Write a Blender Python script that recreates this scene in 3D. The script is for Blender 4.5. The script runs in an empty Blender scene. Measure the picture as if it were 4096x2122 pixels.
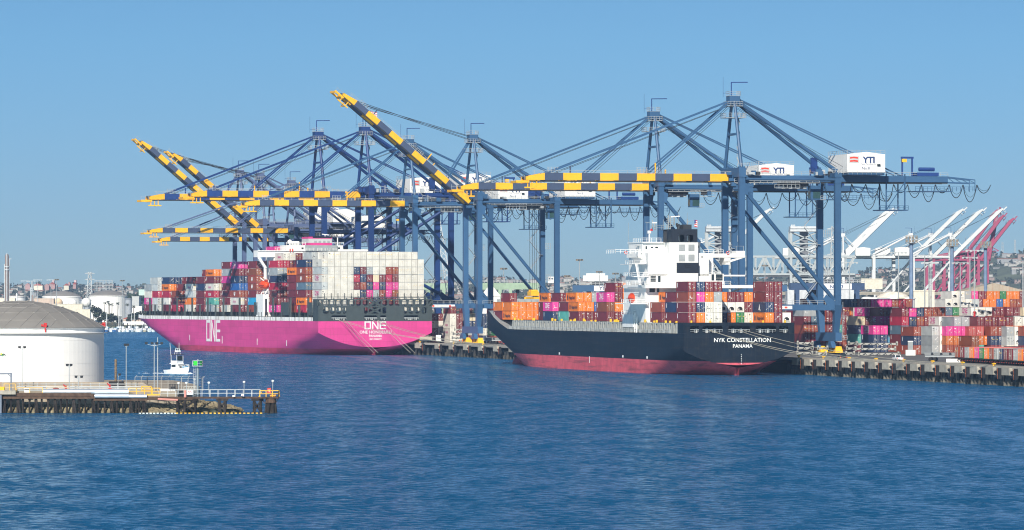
import bpy, math, random
from mathutils import Vector
R = random.Random(7)
HAZE = 4.2e-5
C = bpy.context.scene.collection
scene = bpy.context.scene
# ---------------------------------------------------------------- camera, sky, sun, exposure
F, HC, YH = 19000.0, 21.0, 1202.0          # focal length in photo pixels, eye height, horizon row
cam = bpy.data.cameras.new('camera'); camo = bpy.data.objects.new('camera', cam); C.objects.link(camo)
cam.sensor_width = 36.0; cam.lens = 36.0 * F / 4096.0
cam.clip_start = 5.0; cam.clip_end = 60000.0
camo.location = (0, 0, HC)
camo.rotation_euler = (math.radians(90) + math.atan((YH - 1061) / F), 0, 0)
scene.camera = camo
SUN_EL, SUN_AZ = math.radians(32), math.radians(180 + 13)   # azimuth clockwise from +Y (behind the camera, a little left)
w = bpy.data.worlds.new('World'); scene.world = w; w.use_nodes = True
nt = w.node_tree; bg = nt.nodes['Background']
sky = nt.nodes.new('ShaderNodeTexSky'); sky.sky_type = 'NISHITA'; sky.sun_disc = False
sky.sun_elevation = SUN_EL; sky.sun_rotation = SUN_AZ
sky.altitude = 0; sky.air_density = 1.0; sky.dust_density = 0.45; sky.ozone_density = 3.0
tint = nt.nodes.new('ShaderNodeMix'); tint.data_type = 'RGBA'; tint.blend_type = 'MULTIPLY'; tint.inputs[0].default_value = 1.0
sz_ = nt.nodes.new('ShaderNodeSeparateXYZ'); zr_ = nt.nodes.new('ShaderNodeValToRGB')     # dustier, duller air low over the port
zr_.color_ramp.elements[0].position = 0.0; zr_.color_ramp.elements[0].color = (.52, .625, .81, 1)
zr_.color_ramp.elements[1].position = 0.055; zr_.color_ramp.elements[1].color = (.55, .83, .98, 1)
nt.links.new(zr_.outputs[0], tint.inputs[7])
# look a little higher into the sky dome than the bare horizon, where the model is whitest
geo = nt.nodes.new('ShaderNodeTexCoord'); add = nt.nodes.new('ShaderNodeVectorMath'); add.operation = 'MULTIPLY_ADD'
add.inputs[1].default_value = (1, 1, 2.2); add.inputs[2].default_value = (0, 0, 0.03)
nt.links.new(geo.outputs['Generated'], add.inputs[0]); nt.links.new(geo.outputs['Generated'], sz_.inputs[0]); nt.links.new(sz_.outputs[2], zr_.inputs[0]); nt.links.new(add.outputs[0], sky.inputs[0])
nt.links.new(sky.outputs[0], tint.inputs[6]); nt.links.new(tint.outputs[2], bg.inputs[0])
bg.inputs[1].default_value = 0.078
sl = bpy.data.lights.new('sun', 'SUN'); sl.energy = 5.0; sl.angle = math.radians(0.53); sl.color = (1.0, 0.93, 0.82)
so = bpy.data.objects.new('sun', sl); C.objects.link(so)
sd = Vector((math.sin(SUN_AZ) * math.cos(SUN_EL), math.cos(SUN_AZ) * math.cos(SUN_EL), math.sin(SUN_EL)))
so.rotation_euler = sd.to_track_quat('Z', 'Y').to_euler(); so.location = sd * 900
vs = scene.view_settings; vs.view_transform = 'Standard'; vs.look = 'None'; vs.exposure = 0.30; vs.gamma = 1.0
scene.cycles.use_denoising = True; scene.cycles.denoiser = 'OPENIMAGEDENOISE'; scene.cycles.denoising_prefilter = 'ACCURATE'; scene.cycles.filter_width = 1.1; scene.cycles.sample_clamp_indirect = 2.0; scene.cycles.sample_clamp_direct = 12.0
scene.cycles.max_bounces = 6; scene.cycles.volume_bounces = 1; scene.cycles.transparent_max_bounces = 8
# ---------------------------------------------------------------- helpers
def PX(px, D): return (px - 2048) * D / F
def PZ(py, D): return HC + (YH - py) * D / F
def P(px, py, D): return Vector((PX(px, D), D, PZ(py, D)))
def DG(py, z): return (HC - z) * F / (py - YH)          # distance of a ground point seen at row py
MATS = {}
def mat(name, col, rough=0.6, metal=0.0, var=0.12, scale=0.6, streak=0.0, dirt=(0.12, 0.09, 0.07), bump=0.0, rib=0.0, spec=0.4, smear=0.0, plates=0.0):
    if name in MATS: return MATS[name]
    m = bpy.data.materials.new(name); m.use_nodes = True; n = m.node_tree; b = n.nodes['Principled BSDF']
    b.inputs['Roughness'].default_value = rough; b.inputs['Metallic'].default_value = metal
    b.inputs['Specular IOR Level'].default_value = spec
    tc = n.nodes.new('ShaderNodeTexCoord'); no = n.nodes.new('ShaderNodeTexNoise'); no.inputs['Scale'].default_value = scale; no.inputs['Detail'].default_value = 4
    n.links.new(tc.outputs['Object'], no.inputs['Vector'])
    ra = n.nodes.new('ShaderNodeValToRGB')
    ra.color_ramp.elements[0].position = 0.32; ra.color_ramp.elements[1].position = 0.68
    lo = tuple(c * (1 - var) for c in col); hi = tuple(min(1, c * (1 + var)) for c in col)
    ra.color_ramp.elements[0].color = (*lo, 1); ra.color_ramp.elements[1].color = (*hi, 1)
    n.links.new(no.outputs[0], ra.inputs[0]); out = ra.outputs[0]
    oi = n.nodes.new('ShaderNodeObjectInfo')                    # small tone change from piece to piece
    hs = n.nodes.new('ShaderNodeHueSaturation'); mr = n.nodes.new('ShaderNodeMapRange')
    mr.inputs[3].default_value = 1 - var * 0.9; mr.inputs[4].default_value = 1 + var * 0.9
    n.links.new(oi.outputs['Random'], mr.inputs[0]); n.links.new(mr.outputs[0], hs.inputs['Value']); n.links.new(out, hs.inputs['Color']); out = hs.outputs[0]
    if streak:
        mp = n.nodes.new('ShaderNodeMapping'); mp.inputs['Scale'].default_value = (1.6, 1.6, 0.13)
        n2 = n.nodes.new('ShaderNodeTexNoise'); n2.inputs['Scale'].default_value = 1.1; n2.inputs['Detail'].default_value = 6
        n.links.new(tc.outputs['Object'], mp.inputs[0]); n.links.new(mp.outputs[0], n2.inputs['Vector'])
        r2 = n.nodes.new('ShaderNodeMapRange'); r2.inputs[1].default_value = 0.54; r2.inputs[2].default_value = 0.78; r2.inputs[4].default_value = streak
        n.links.new(n2.outputs[0], r2.inputs[0])
        mx = n.nodes.new('ShaderNodeMix'); mx.data_type = 'RGBA'; mx.inputs[7].default_value = (*dirt, 1)
        n.links.new(r2.outputs[0], mx.inputs[0]); n.links.new(out, mx.inputs[6]); out = mx.outputs[2]
    if plates:                                                   # welded shell plates, each a slightly different tone
        sp = n.nodes.new('ShaderNodeSeparateXYZ'); n.links.new(tc.outputs['Object'], sp.inputs[0]); cb_ = n.nodes.new('ShaderNodeCombineXYZ')
        ad = n.nodes.new('ShaderNodeMath'); n.links.new(sp.outputs[0], ad.inputs[0]); n.links.new(sp.outputs[1], ad.inputs[1])
        n.links.new(ad.outputs[0], cb_.inputs[0]); n.links.new(sp.outputs[2], cb_.inputs[1])
        bk = n.nodes.new('ShaderNodeTexBrick'); bk.inputs['Scale'].default_value = 1.0; bk.inputs['Brick Width'].default_value = 11.0; bk.inputs['Row Height'].default_value = 2.6; bk.inputs['Mortar Size'].default_value = .06
        bk.inputs['Color1'].default_value = (1 - plates,) * 3 + (1,); bk.inputs['Color2'].default_value = (1 + plates,) * 3 + (1,); bk.inputs['Mortar'].default_value = (1 - plates * 2.5,) * 3 + (1,)
        n.links.new(cb_.outputs[0], bk.inputs['Vector']); mx = n.nodes.new('ShaderNodeMix'); mx.data_type = 'RGBA'; mx.blend_type = 'MULTIPLY'; mx.inputs[0].default_value = 1.0
        n.links.new(out, mx.inputs[6]); n.links.new(bk.outputs[0], mx.inputs[7]); out = mx.outputs[2]
    if smear:                                                    # long horizontal rub marks
        mp = n.nodes.new('ShaderNodeMapping'); mp.inputs['Scale'].default_value = (.3, .035, .75)
        n2 = n.nodes.new('ShaderNodeTexNoise'); n2.inputs['Scale'].default_value = 1.3; n2.inputs['Detail'].default_value = 7; n2.inputs['Roughness'].default_value = .65
        n.links.new(tc.outputs['Object'], mp.inputs[0]); n.links.new(mp.outputs[0], n2.inputs['Vector'])
        r2 = n.nodes.new('ShaderNodeMapRange'); r2.inputs[1].default_value = 0.52; r2.inputs[2].default_value = 0.66; r2.inputs[4].default_value = smear
        n.links.new(n2.outputs[0], r2.inputs[0]); mx = n.nodes.new('ShaderNodeMix'); mx.data_type = 'RGBA'; mx.inputs[7].default_value = (*dirt, 1)
        n.links.new(r2.outputs[0], mx.inputs[0]); n.links.new(out, mx.inputs[6]); out = mx.outputs[2]
    n.links.new(out, b.inputs['Base Color'])
    if rib or bump:
        bp = n.nodes.new('ShaderNodeBump')
        if rib:
            sp = n.nodes.new('ShaderNodeSeparateXYZ'); n.links.new(tc.outputs['Object'], sp.inputs[0])
            ad = n.nodes.new('ShaderNodeMath'); n.links.new(sp.outputs[0], ad.inputs[0]); n.links.new(sp.outputs[1], ad.inputs[1])
            mu = n.nodes.new('ShaderNodeMath'); mu.operation = 'MULTIPLY'; mu.inputs[1].default_value = 6.283 / rib; n.links.new(ad.outputs[0], mu.inputs[0])
            si = n.nodes.new('ShaderNodeMath'); si.operation = 'SINE'; n.links.new(mu.outputs[0], si.inputs[0])
            bp.inputs['Distance'].default_value = 0.04; bp.inputs['Strength'].default_value = 0.7; n.links.new(si.outputs[0], bp.inputs['Height'])
        else:
            bp.inputs['Distance'].default_value = bump; bp.inputs['Strength'].default_value = 0.6; n.links.new(no.outputs[0], bp.inputs['Height'])
        n.links.new(bp.outputs[0], b.inputs['Normal'])
    MATS[name] = m
    return m
class MB:
    def __init__(s): s.v = []; s.f = []; s.m = []
    def face(s, pts, m=0):
        k = len(s.v); s.v += [tuple(p) for p in pts]; s.f.append(tuple(range(k, k + len(pts)))); s.m.append(m)
    def hexa(s, p, m=0):                                      # p: 8 points, bottom ring then top ring
        k = len(s.v); s.v += [tuple(q) for q in p]
        for f in ((3, 2, 1, 0), (4, 5, 6, 7), (0, 1, 5, 4), (1, 2, 6, 5), (2, 3, 7, 6), (3, 0, 4, 7)):
            s.f.append(tuple(k + i for i in f)); s.m.append(m)
        return s
    def box(s, x0, x1, y0, y1, z0, z1, m=0):
        return s.hexa([(x0, y0, z0), (x1, y0, z0), (x1, y1, z0), (x0, y1, z0), (x0, y0, z1), (x1, y0, z1), (x1, y1, z1), (x0, y1, z1)], m)
    def cbox(s, c, d, m=0, rz=0.0):
        x, y, z = c; a, b, h = d[0] / 2, d[1] / 2, d[2]; cs, sn = math.cos(rz), math.sin(rz)
        q = [(x + i * cs - j * sn, y + i * sn + j * cs) for i, j in ((-a, -b), (a, -b), (a, b), (-a, b))]
        return s.hexa([(*p, z) for p in q] + [(*p, z + h) for p in q], m)
    def bar(s, p, q, w, h=None, m=0, w2=None):
        p = Vector(p); q = Vector(q); d = (q - p); h = h or w
        if d.length < 1e-6: return s
        d.normalize(); up = Vector((0, 0, 1)) if abs(d.z) < 0.95 else Vector((0, 1, 0))
        a = d.cross(up).normalized(); b = a.cross(d).normalized(); k = (w2 or w) / w
        def ring(o, t): return [o + a * (i * w / 2 * t) + b * (j * h / 2 * t) for i, j in ((-1, -1), (1, -1), (1, 1), (-1, 1))]
        return s.hexa(ring(p, 1) + ring(q, k), m)
    def tube(s, p, q, r, n=8, m=0, r2=None, cap=True):
        p = Vector(p); q = Vector(q); d = (q - p)
        if d.length < 1e-6: return s
        d.normalize(); up = Vector((0, 0, 1)) if abs(d.z) < 0.95 else Vector((0, 1, 0))
        a = d.cross(up).normalized(); b = a.cross(d).normalized(); r2 = r if r2 is None else r2
        k = len(s.v)
        for o, rr in ((p, r), (q, r2)):
            for i in range(n):
                t = 2 * math.pi * i / n; s.v.append(tuple(o + a * (math.cos(t) * rr) + b * (math.sin(t) * rr)))
        for i in range(n):
            j = (i + 1) % n; s.f.append((k + i, k + j, k + n + j, k + n + i)); s.m.append(m)
        if cap:
            s.f.append(tuple(k + n - 1 - i for i in range(n))); s.m.append(m)
            s.f.append(tuple(k + n + i for i in range(n))); s.m.append(m)
        return s
    def path(s, pts, r, n=5, m=0):
        for a, b in zip(pts[:-1], pts[1:]): s.tube(a, b, r, n, m, cap=False)
        return s
    def lathe(s, prof, n=24, m=0, c=(0, 0, 0), cap=True):     # prof: (radius, z)
        k = len(s.v)
        for r, z in prof:
            for i in range(n):
                t = 2 * math.pi * i / n; s.v.append((c[0] + r * math.cos(t), c[1] + r * math.sin(t), c[2] + z))
        for j in range(len(prof) - 1):
            for i in range(n):
                a = k + j * n; s.f.append((a + i, a + (i + 1) % n, a + n + (i + 1) % n, a + n + i)); s.m.append(m)
        if cap:
            s.f.append(tuple(k + n - 1 - i for i in range(n))); s.m.append(m)
            a = k + (len(prof) - 1) * n; s.f.append(tuple(a + i for i in range(n))); s.m.append(m)
        return s
    def prism(s, poly, o, xd, yd, th, m=0):                   # polygon in the plane (xd, yd) at o, extruded by th along xd x yd
        o = Vector(o); xd = Vector(xd); yd = Vector(yd); nd = xd.cross(yd).normalized() * th; k = len(s.v); n = len(poly)
        for off in (Vector((0, 0, 0)), nd):
            for a, b in poly: s.v.append(tuple(o + xd * a + yd * b + off))
        s.f.append(tuple(k + n - 1 - i for i in range(n))); s.m.append(m)
        s.f.append(tuple(k + n + i for i in range(n))); s.m.append(m)
        for i in range(n):
            j = (i + 1) % n; s.f.append((k + i, k + j, k + n + j, k + n + i)); s.m.append(m)
        return s
    def rail(s, pts, h=1.05, step=2.0, r=0.035, m=0, mid=True):   # handrail along a polyline
        for a, b in zip(pts[:-1], pts[1:]):
            a = Vector(a); b = Vector(b); n = max(1, int((b - a).length / step))
            s.bar(a + Vector((0, 0, h)), b + Vector((0, 0, h)), 2 * r, m=m)
            if mid: s.bar(a + Vector((0, 0, h * .5)), b + Vector((0, 0, h * .5)), 1.6 * r, m=m)
            for i in range(n + 1):
                p = a.lerp(b, i / n); s.bar(p, p + Vector((0, 0, h)), 2 * r, m=m)
        return s
    def text(s, txt, size, o, xd, yd, m=0, th=0.02, bold=0.0, center=True):
        o = Vector(o); xd = Vector(xd).normalized(); yd = Vector(yd).normalized(); nd = xd.cross(yd)
        vs_, fs_, wd = glyphs(txt, bold)
        off = -wd / 2 if center else 0; k = len(s.v)
        for x, y in vs_: s.v.append(tuple(o + xd * ((x + off) * size) + yd * (y * size) + nd * th))
        for f in fs_: s.f.append(tuple(k + i for i in f)); s.m.append(m)
        return s
    def add(s, other, M=None):
        k = len(s.v); s.v += [tuple(M @ Vector(p)) for p in other.v] if M else other.v
        s.f += [tuple(k + i for i in f) for f in other.f]; s.m += other.m
        return s
    def mesh(s, name, mats, smooth=False):
        me = bpy.data.meshes.new(name); me.from_pydata([tuple(p) for p in s.v], [], s.f)
        for m in mats: me.materials.append(m)
        me.polygons.foreach_set('material_index', s.m)
        if smooth: me.polygons.foreach_set('use_smooth', [True] * len(s.f))
        me.update(); return me
    def each(s, name, mats, parent=None):                     # one object for every separate piece
        root = list(range(len(s.v)))
        def fd(i):
            while root[i] != i: root[i] = root[root[i]]; i = root[i]
            return i
        for f in s.f:
            for q in f[1:]: root[fd(q)] = fd(f[0])
        gr = {}
        for f, mi in zip(s.f, s.m): gr.setdefault(fd(f[0]), []).append((f, mi))
        for fs in gr.values():
            q = MB(); ix = {}
            for f, mi in fs:
                for i in f:
                    if i not in ix: ix[i] = len(q.v); q.v.append(s.v[i])
                q.f.append(tuple(ix[i] for i in f)); q.m.append(mi)
            q.build(name, mats, parent)
    def build(s, name, mats, parent=None, loc=(0, 0, 0), rz=0.0, smooth=False):
        if not isinstance(mats, (list, tuple)): mats = [mats]
        o = bpy.data.objects.new(name, s.mesh(name, mats, smooth)); C.objects.link(o)
        o.location = loc; o.rotation_euler = (0, 0, rz)
        if parent is not None: o.parent = parent
        return o
GL = {}
def glyphs(txt, bold):
    k = (txt, bold)
    if k in GL: return GL[k]
    cu = bpy.data.curves.new('t', 'FONT'); cu.body = txt; cu.size = 1.0; cu.offset = bold; cu.resolution_u = 2
    ob = bpy.data.objects.new('t', cu); C.objects.link(ob)
    dg = bpy.context.evaluated_depsgraph_get(); me = bpy.data.meshes.new_from_object(ob.evaluated_get(dg))
    vs_ = [(v.co.x, v.co.y) for v in me.vertices]; fs_ = [tuple(p.vertices) for p in me.polygons]
    wd = max([v[0] for v in vs_] or [1])
    bpy.data.objects.remove(ob); bpy.data.curves.remove(cu); bpy.data.meshes.remove(me)
    GL[k] = (vs_, fs_, wd); return GL[k]
def block_one(s, o, xd, yd, h, wd, m=0, th=0.05, k=0.16):     # square block letters O N E
    o = Vector(o); xd = Vector(xd).normalized(); yd = Vector(yd).normalized(); t = h * k; lw = wd * 0.30; g = (wd - 3 * lw) / 2
    def rc(a, b, c, d): s.prism([(a, c), (b, c), (b, d), (a, d)], o, xd, yd, th, m)
    x = -wd / 2
    rc(x, x + t, 0, h); rc(x + lw - t, x + lw, 0, h); rc(x + t, x + lw - t, 0, t); rc(x + t, x + lw - t, h - t, h)
    x += lw + g
    rc(x, x + t, 0, h); rc(x + lw - t, x + lw, 0, h)
    s.prism([(x + t, h), (x + t, h - 1.6 * t), (x + lw - t, 0), (x + lw - t, 1.6 * t)][::-1], o, xd, yd, th, m)
    x += lw + g
    rc(x, x + t, 0, h); rc(x + t, x + lw, 0, t); rc(x + t, x + lw, h - t, h); rc(x + t, x + lw, h / 2 - t / 2, h / 2 + t / 2)
def tag(o, label=None, cat=None, group=None, kind=None):
    if label: o['label'] = label
    if cat: o['category'] = cat
    if group: o['group'] = group
    if kind: o['kind'] = kind
    return o
def thing(name, label, cat, loc=(0, 0, 0), rz=0.0, group=None):
    o = bpy.data.objects.new(name, None); C.objects.link(o); o.location = loc; o.rotation_euler = (0, 0, rz); o.empty_display_size = 0.5
    return tag(o, label, cat, group)
def copy_tree(o, parent=None, loc=None, rz=None, label=None):
    c = o.copy(); C.objects.link(c); c.parent = parent
    if loc is not None: c.location = loc
    if rz is not None: c.rotation_euler = (0, 0, rz)
    if label: c['label'] = label
    for ch in [q for q in ALLKIDS(o)]: copy_tree(ch, c)
    return c
def ALLKIDS(o): return [q for q in C.objects if q.parent == o]
ORD = ['zeroth', 'first', 'second', 'third', 'fourth', 'fifth', 'sixth', 'seventh', 'eighth', 'ninth', 'tenth', 'eleventh', 'twelfth', 'thirteenth', 'fourteenth', 'fifteenth', 'sixteenth', 'seventeenth', 'eighteenth', 'nineteenth', 'twentieth']
# ---------------------------------------------------------------- shared materials
white = mat('white_paint', (.80, .80, .77), .5, var=.05, streak=.18, dirt=(.35, .25, .17))
whitec = mat('white_steel', (.82, .82, .80), .5, var=.04)
grey = mat('grey_paint', (.30, .33, .34), .6, var=.1)
ltgrey = mat('light_grey_paint', (.50, .52, .52), .55, var=.08)
galv = mat('galvanised_steel', (.42, .45, .46), .45, .3, var=.12)
dark = mat('dark_steel', (.03, .032, .036), .6)
black = mat('black_rubber', (.012, .012, .013), .7)
glass = mat('dark_glass', (.02, .03, .035), .12, var=.05, spec=.6)
red = mat('red_paint', (.55, .02, .02), .5); redp = mat('signal_red', (.75, .06, .03), .5)
yel = mat('yellow_paint', (.86, .48, .02), .5, var=.07, streak=.15, dirt=(.2, .1, .03))
orange = mat('orange_paint', (.80, .18, .02), .5)
conc = mat('concrete', (.37, .34, .28), .85, var=.16, scale=.9, streak=.35, dirt=(.13, .11, .09))
wood = mat('weathered_timber', (.085, .05, .032), .85, var=.35, scale=1.5)
# ---------------------------------------------------------------- water
WATER_BODY = (.009, .098, .228, 1)
wm = bpy.data.materials.new('harbour_water'); wm.use_nodes = True; n = wm.node_tree; b = n.nodes['Principled BSDF']
b.inputs['Base Color'].default_value = (.003, .035, .095, 1); b.inputs['Roughness'].default_value = .10; b.inputs['IOR'].default_value = 1.33
tc = n.nodes.new('ShaderNodeTexCoord')
def wave_noise(scale, sx, sy, det, rot=0.0):
    mp = n.nodes.new('ShaderNodeMapping'); mp.inputs['Scale'].default_value = (sx, sy, 1); mp.inputs['Rotation'].default_value = (0, 0, rot)
    no = n.nodes.new('ShaderNodeTexNoise'); no.inputs['Scale'].default_value = scale; no.inputs['Detail'].default_value = det; no.inputs['Roughness'].default_value = .6
    n.links.new(tc.outputs['Object'], mp.inputs[0]); n.links.new(mp.outputs[0], no.inputs['Vector']); return no.outputs[0]
def math2(op, a, c):
    k = n.nodes.new('ShaderNodeMath'); k.operation = op
    for i, q in enumerate((a, c)):
        if isinstance(q, (int, float)): k.inputs[i].default_value = q
        else: n.links.new(q, k.inputs[i])
    return k.outputs[0]
n1 = wave_noise(1.1, .62, .40, 7, .08); n2 = wave_noise(.16, 1.0, .32, 4, -.2); n3 = wave_noise(.016, 1.0, .20, 4, .1); n4 = wave_noise(.0035, 1.0, .35, 3, -.15)
hgt = math2('ADD', n1, math2('MULTIPLY', n2, 2.0))
bp = n.nodes.new('ShaderNodeBump'); bp.inputs['Strength'].default_value = 1.0; bp.inputs['Distance'].default_value = .8
n.links.new(hgt, bp.inputs['Height'])
b.inputs['Base Color'].default_value = WATER_BODY; b.inputs['Roughness'].default_value = .6; b.inputs['Specular IOR Level'].default_value = 0.0
n.links.new(bp.outputs[0], b.inputs['Normal'])
gl = n.nodes.new('ShaderNodeBsdfGlossy'); gl.inputs['Roughness'].default_value = .14; gl.inputs['Color'].default_value = (.60, .86, 1, 1); n.links.new(bp.outputs[0], gl.inputs['Normal'])
# rough water: the share of facets that mirror the sky varies with the ripples and the gusts
mixv = math2('ADD', math2('ADD', math2('MULTIPLY', math2('SUBTRACT', n1, .5), 4.6), math2('MULTIPLY', math2('SUBTRACT', n2, .5), 2.6)), math2('ADD', math2('MULTIPLY', math2('SUBTRACT', n3, .5), .75), math2('MULTIPLY', math2('SUBTRACT', n4, .5), .7)))
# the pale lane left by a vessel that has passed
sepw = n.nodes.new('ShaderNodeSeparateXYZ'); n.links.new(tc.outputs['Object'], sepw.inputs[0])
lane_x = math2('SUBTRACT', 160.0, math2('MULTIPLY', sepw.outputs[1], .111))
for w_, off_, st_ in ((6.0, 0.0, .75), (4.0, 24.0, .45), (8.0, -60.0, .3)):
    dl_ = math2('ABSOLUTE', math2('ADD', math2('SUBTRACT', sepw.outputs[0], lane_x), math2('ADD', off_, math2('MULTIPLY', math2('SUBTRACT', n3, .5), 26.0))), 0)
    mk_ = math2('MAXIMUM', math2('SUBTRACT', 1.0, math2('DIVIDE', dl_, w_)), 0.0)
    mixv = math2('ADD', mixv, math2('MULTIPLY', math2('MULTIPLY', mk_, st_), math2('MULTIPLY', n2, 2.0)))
fr_ = math2('ADD', mixv, .43); cl = n.nodes.new('ShaderNodeClamp'); cl.inputs[1].default_value = .03; cl.inputs[2].default_value = .9; n.links.new(fr_, cl.inputs[0])
ms = n.nodes.new('ShaderNodeMixShader'); n.links.new(cl.outputs[0], ms.inputs[0]); n.links.new(b.outputs[0], ms.inputs[1]); n.links.new(gl.outputs[0], ms.inputs[2])
n.links.new(ms.outputs[0], [q for q in n.nodes if q.type == 'OUTPUT_MATERIAL'][0].inputs[0])
m_ = MB(); m_.face([(-2500, -300, 0), (2500, -300, 0), (2500, 3600, 0), (-2500, 3600, 0)])
tag(m_.build('water', wm), kind='structure')
# ---------------------------------------------------------------- terminal ground and the far land
QL = [(160, 960), (124, 1151), (78.7, 1357), (-28.5, 1801), (-148, 2140), (-152, 2420)]     # quay edge, near to far
ZQ = 4.5
asph = mat('asphalt', (.115, .11, .105), .9, var=.22, scale=.05)
apron = mat('pale_concrete_apron', (.33, .31, .28), .9, var=.15, scale=.2)
m_ = MB()
pts = [(x + 1.2, y) for x, y in QL]
for (x0, y0), (x1, y1) in zip(pts[:-1], pts[1:]):
    m_.face([(x0, y0, ZQ), (2600, y0, ZQ), (2600, y1, ZQ), (x1, y1, ZQ)])
m_.face([(-150.8, 2420, ZQ), (2600, 2420, ZQ), (2600, 3230, ZQ), (-150.8, 3230, ZQ)])
tag(m_.build('terminal_ground', asph), kind='structure')
m_ = MB()
for (x0, y0), (x1, y1) in zip(QL[:-1], QL[1:]):
    m_.hexa([(x0, y0, 4.0), (x0 + 9, y0 + 1.5, 4.0), (x1 + 9, y1 + 1.5, 4.0), (x1, y1, 4.0), (x0, y0, ZQ + .02), (x0 + 9, y0 + 1.5, ZQ + .02), (x1 + 9, y1 + 1.5, ZQ + .02), (x1, y1, ZQ + .02)])
tag(m_.build('quay_apron', apron), kind='structure')
SKY = [(-1400, 1158), (0, 1156), (600, 1156), (1700, 1132), (2300, 1126), (2600, 1120), (3300, 1108), (3600, 1092), (3800, 1058), (3950, 1022), (4096, 1012), (5600, 1000)]
def ground_h(x, y):                                               # far land: a plain, then low hills
    px = 2048 + F * x / y; s = SKY[-1][1]
    for (a, p), (c, q) in zip(SKY[:-1], SKY[1:]):
        if px < c: s = p + (q - p) * max(0, px - a) / (c - a); break
    top = 21 + (YH - s) * 8000 / F
    t = max(0, min(1, (y - 3228) / 400)); hill = max(0, min(1, (y - 4700) / 3300)) ** 1.5
    return 3.2 + 1.5 * t + hill * (top - 4.7) * (1 + .05 * math.sin(px * .02) + .03 * math.sin(px * .051 + y * .003))
g = MB(); ny, nx = 46, 150
for j in range(ny):
    y = 3228 + (9500 - 3228) * (j / (ny - 1)) ** 1.5
    for i in range(nx):
        x = (-.16 + .32 * i / (nx - 1)) * y; g.v.append((x, y, 0 if False else ground_h(x, y) + (R.random() - .5) * min(5, (y - 3228) * .0012)))
for j in range(ny - 1):
    for i in range(nx - 1):
        a = j * nx + i; g.f.append((a, a + 1, a + nx + 1, a + nx)); g.m.append(0)
k = len(g.v)
for i in range(nx - 1):                                           # bank down to the water
    a, c = g.v[i], g.v[i + 1]; g.face([(a[0], a[1] - 6, -.5), (c[0], c[1] - 6, -.5), c, a])
scrub = mat('scrub_hillside', (.075, .085, .05), .95, var=.5, scale=.006)
tag(g.build('far_land', scrub), kind='structure')
# ---------------------------------------------------------------- ships
class Frame:
    def __init__(s, X0, Y0, th): s.X0, s.Y0, s.th = X0, Y0, th; s.s, s.c = math.sin(th), math.cos(th)
    def w(s, u, v, z=0.0): return Vector((s.X0 + v * s.c - u * s.s, s.Y0 + v * s.s + u * s.c, z))
    def u_at(s, px, v):
        k = (px - 2048) / F; return (s.X0 + v * s.c - k * (s.Y0 + v * s.s)) / (s.s + k * s.c)
    def v_at(s, px, u):
        k = (px - 2048) / F; return (s.X0 - u * s.s - k * (s.Y0 + u * s.c)) / (k * s.s - s.c)
    def z_at(s, py, u, v=0.0): return PZ(py, s.w(u, v).y)
BS = Frame(63.4, 1326, .2355); PS = Frame(-52.3, 1818, .335)
def hull(root, L, B, zd, zk0, zt0, uk, zb, Lw, mats, zbow, full0, full1, pz_=1.0, s0=.86, s1=.14):
    H = B / 2
    levels = [-1.5, 0, zb * .5, zb, zb + 1.2, zb + 2.6, zb + 4.2, zb + 6, zb + 7.6, None]
    def sheer(u): t = max(0, (u - s0 * L) / (s1 * L)); return zd + (zbow - zd) * min(1, t) ** 1.2
    S = [0, .012, .025, .04, .06, .085, .11, .15, .2, .26, .34, .42, .5, .58, .64, .7, .74, .78, .81, .84, .865, .89, .91, .93, .945, .96, .972, .982, .99, .996, 1]
    rows = []
    for lv in levels:
        row = []
        for sj in S:
            z = lv; zz = zd if lv is None else lv; t = max(0, zz / zd)
            ue = Lw + (L - Lw) * t ** 1.35; u = sj * ue
            if lv is None: z = sheer(u)
            uf = L * (full0 + (full1 - full0) * t); a = max(0, (u - uf) / (ue - uf)); p = 1.7 + pz_ * t
            h = H * (1 - a ** p) if a < 1 else 0
            zk = zk0 * (1 - u / uk) - .3 * u / uk; zt = zt0 - .26 * u
            if zz < zk:
                h *= 0 if zz <= zt else ((zz - zt) / (zk - zt)) ** .46
            row.append((h, u, z))
        rows.append(row)
    m = MB(); nS = len(S)
    for sgn in (-1, 1):
        k = len(m.v)
        for row in rows:
            for h, u, z in row: m.v.append((sgn * h, u, z))
        for i in range(len(rows) - 1):
            for j in range(nS - 1):
                q = (k + i * nS + j, k + i * nS + j + 1, k + (i + 1) * nS + j + 1, k + (i + 1) * nS + j)
                m.f.append(q if sgn > 0 else q[::-1]); m.m.append(1 if i < 3 else 0)
    m.build('hull', mats, root, smooth=True)
    zz = [zt0 + (zk0 - zt0) * (q / 14) ** 2.17 for q in range(15)] + [zd]
    hs = [H * ((z - zt0) / (zk0 - zt0)) ** .46 if z < zk0 else H for z in zz]
    tr = MB()
    for i in range(len(zz) - 1):
        tr.face([(-hs[i], -.02, zz[i]), (hs[i], -.02, zz[i]), (hs[i + 1], -.02, zz[i + 1]), (-hs[i + 1], -.02, zz[i + 1])], 1 if zz[i + 1] < zb * .9 else 0)
    tr.build('transom', mats, root)
    d = MB(); top = rows[-1]
    for j in range(nS - 1):
        a, c = top[j], top[j + 1]
        d.face([(-a[0], a[1], a[2] - .05), (a[0], a[1], a[2] - .05), (c[0], c[1], c[2] - .05), (-c[0], c[1], c[2] - .05)])
    d.build('deck', [grey], root)
    r = MB(); r.box(-.35, .35, 3.2, 9.5, -2, zt0 - 1.2, 0); r.build('rudder', [mats[1]], root)
    return sheer
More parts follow.
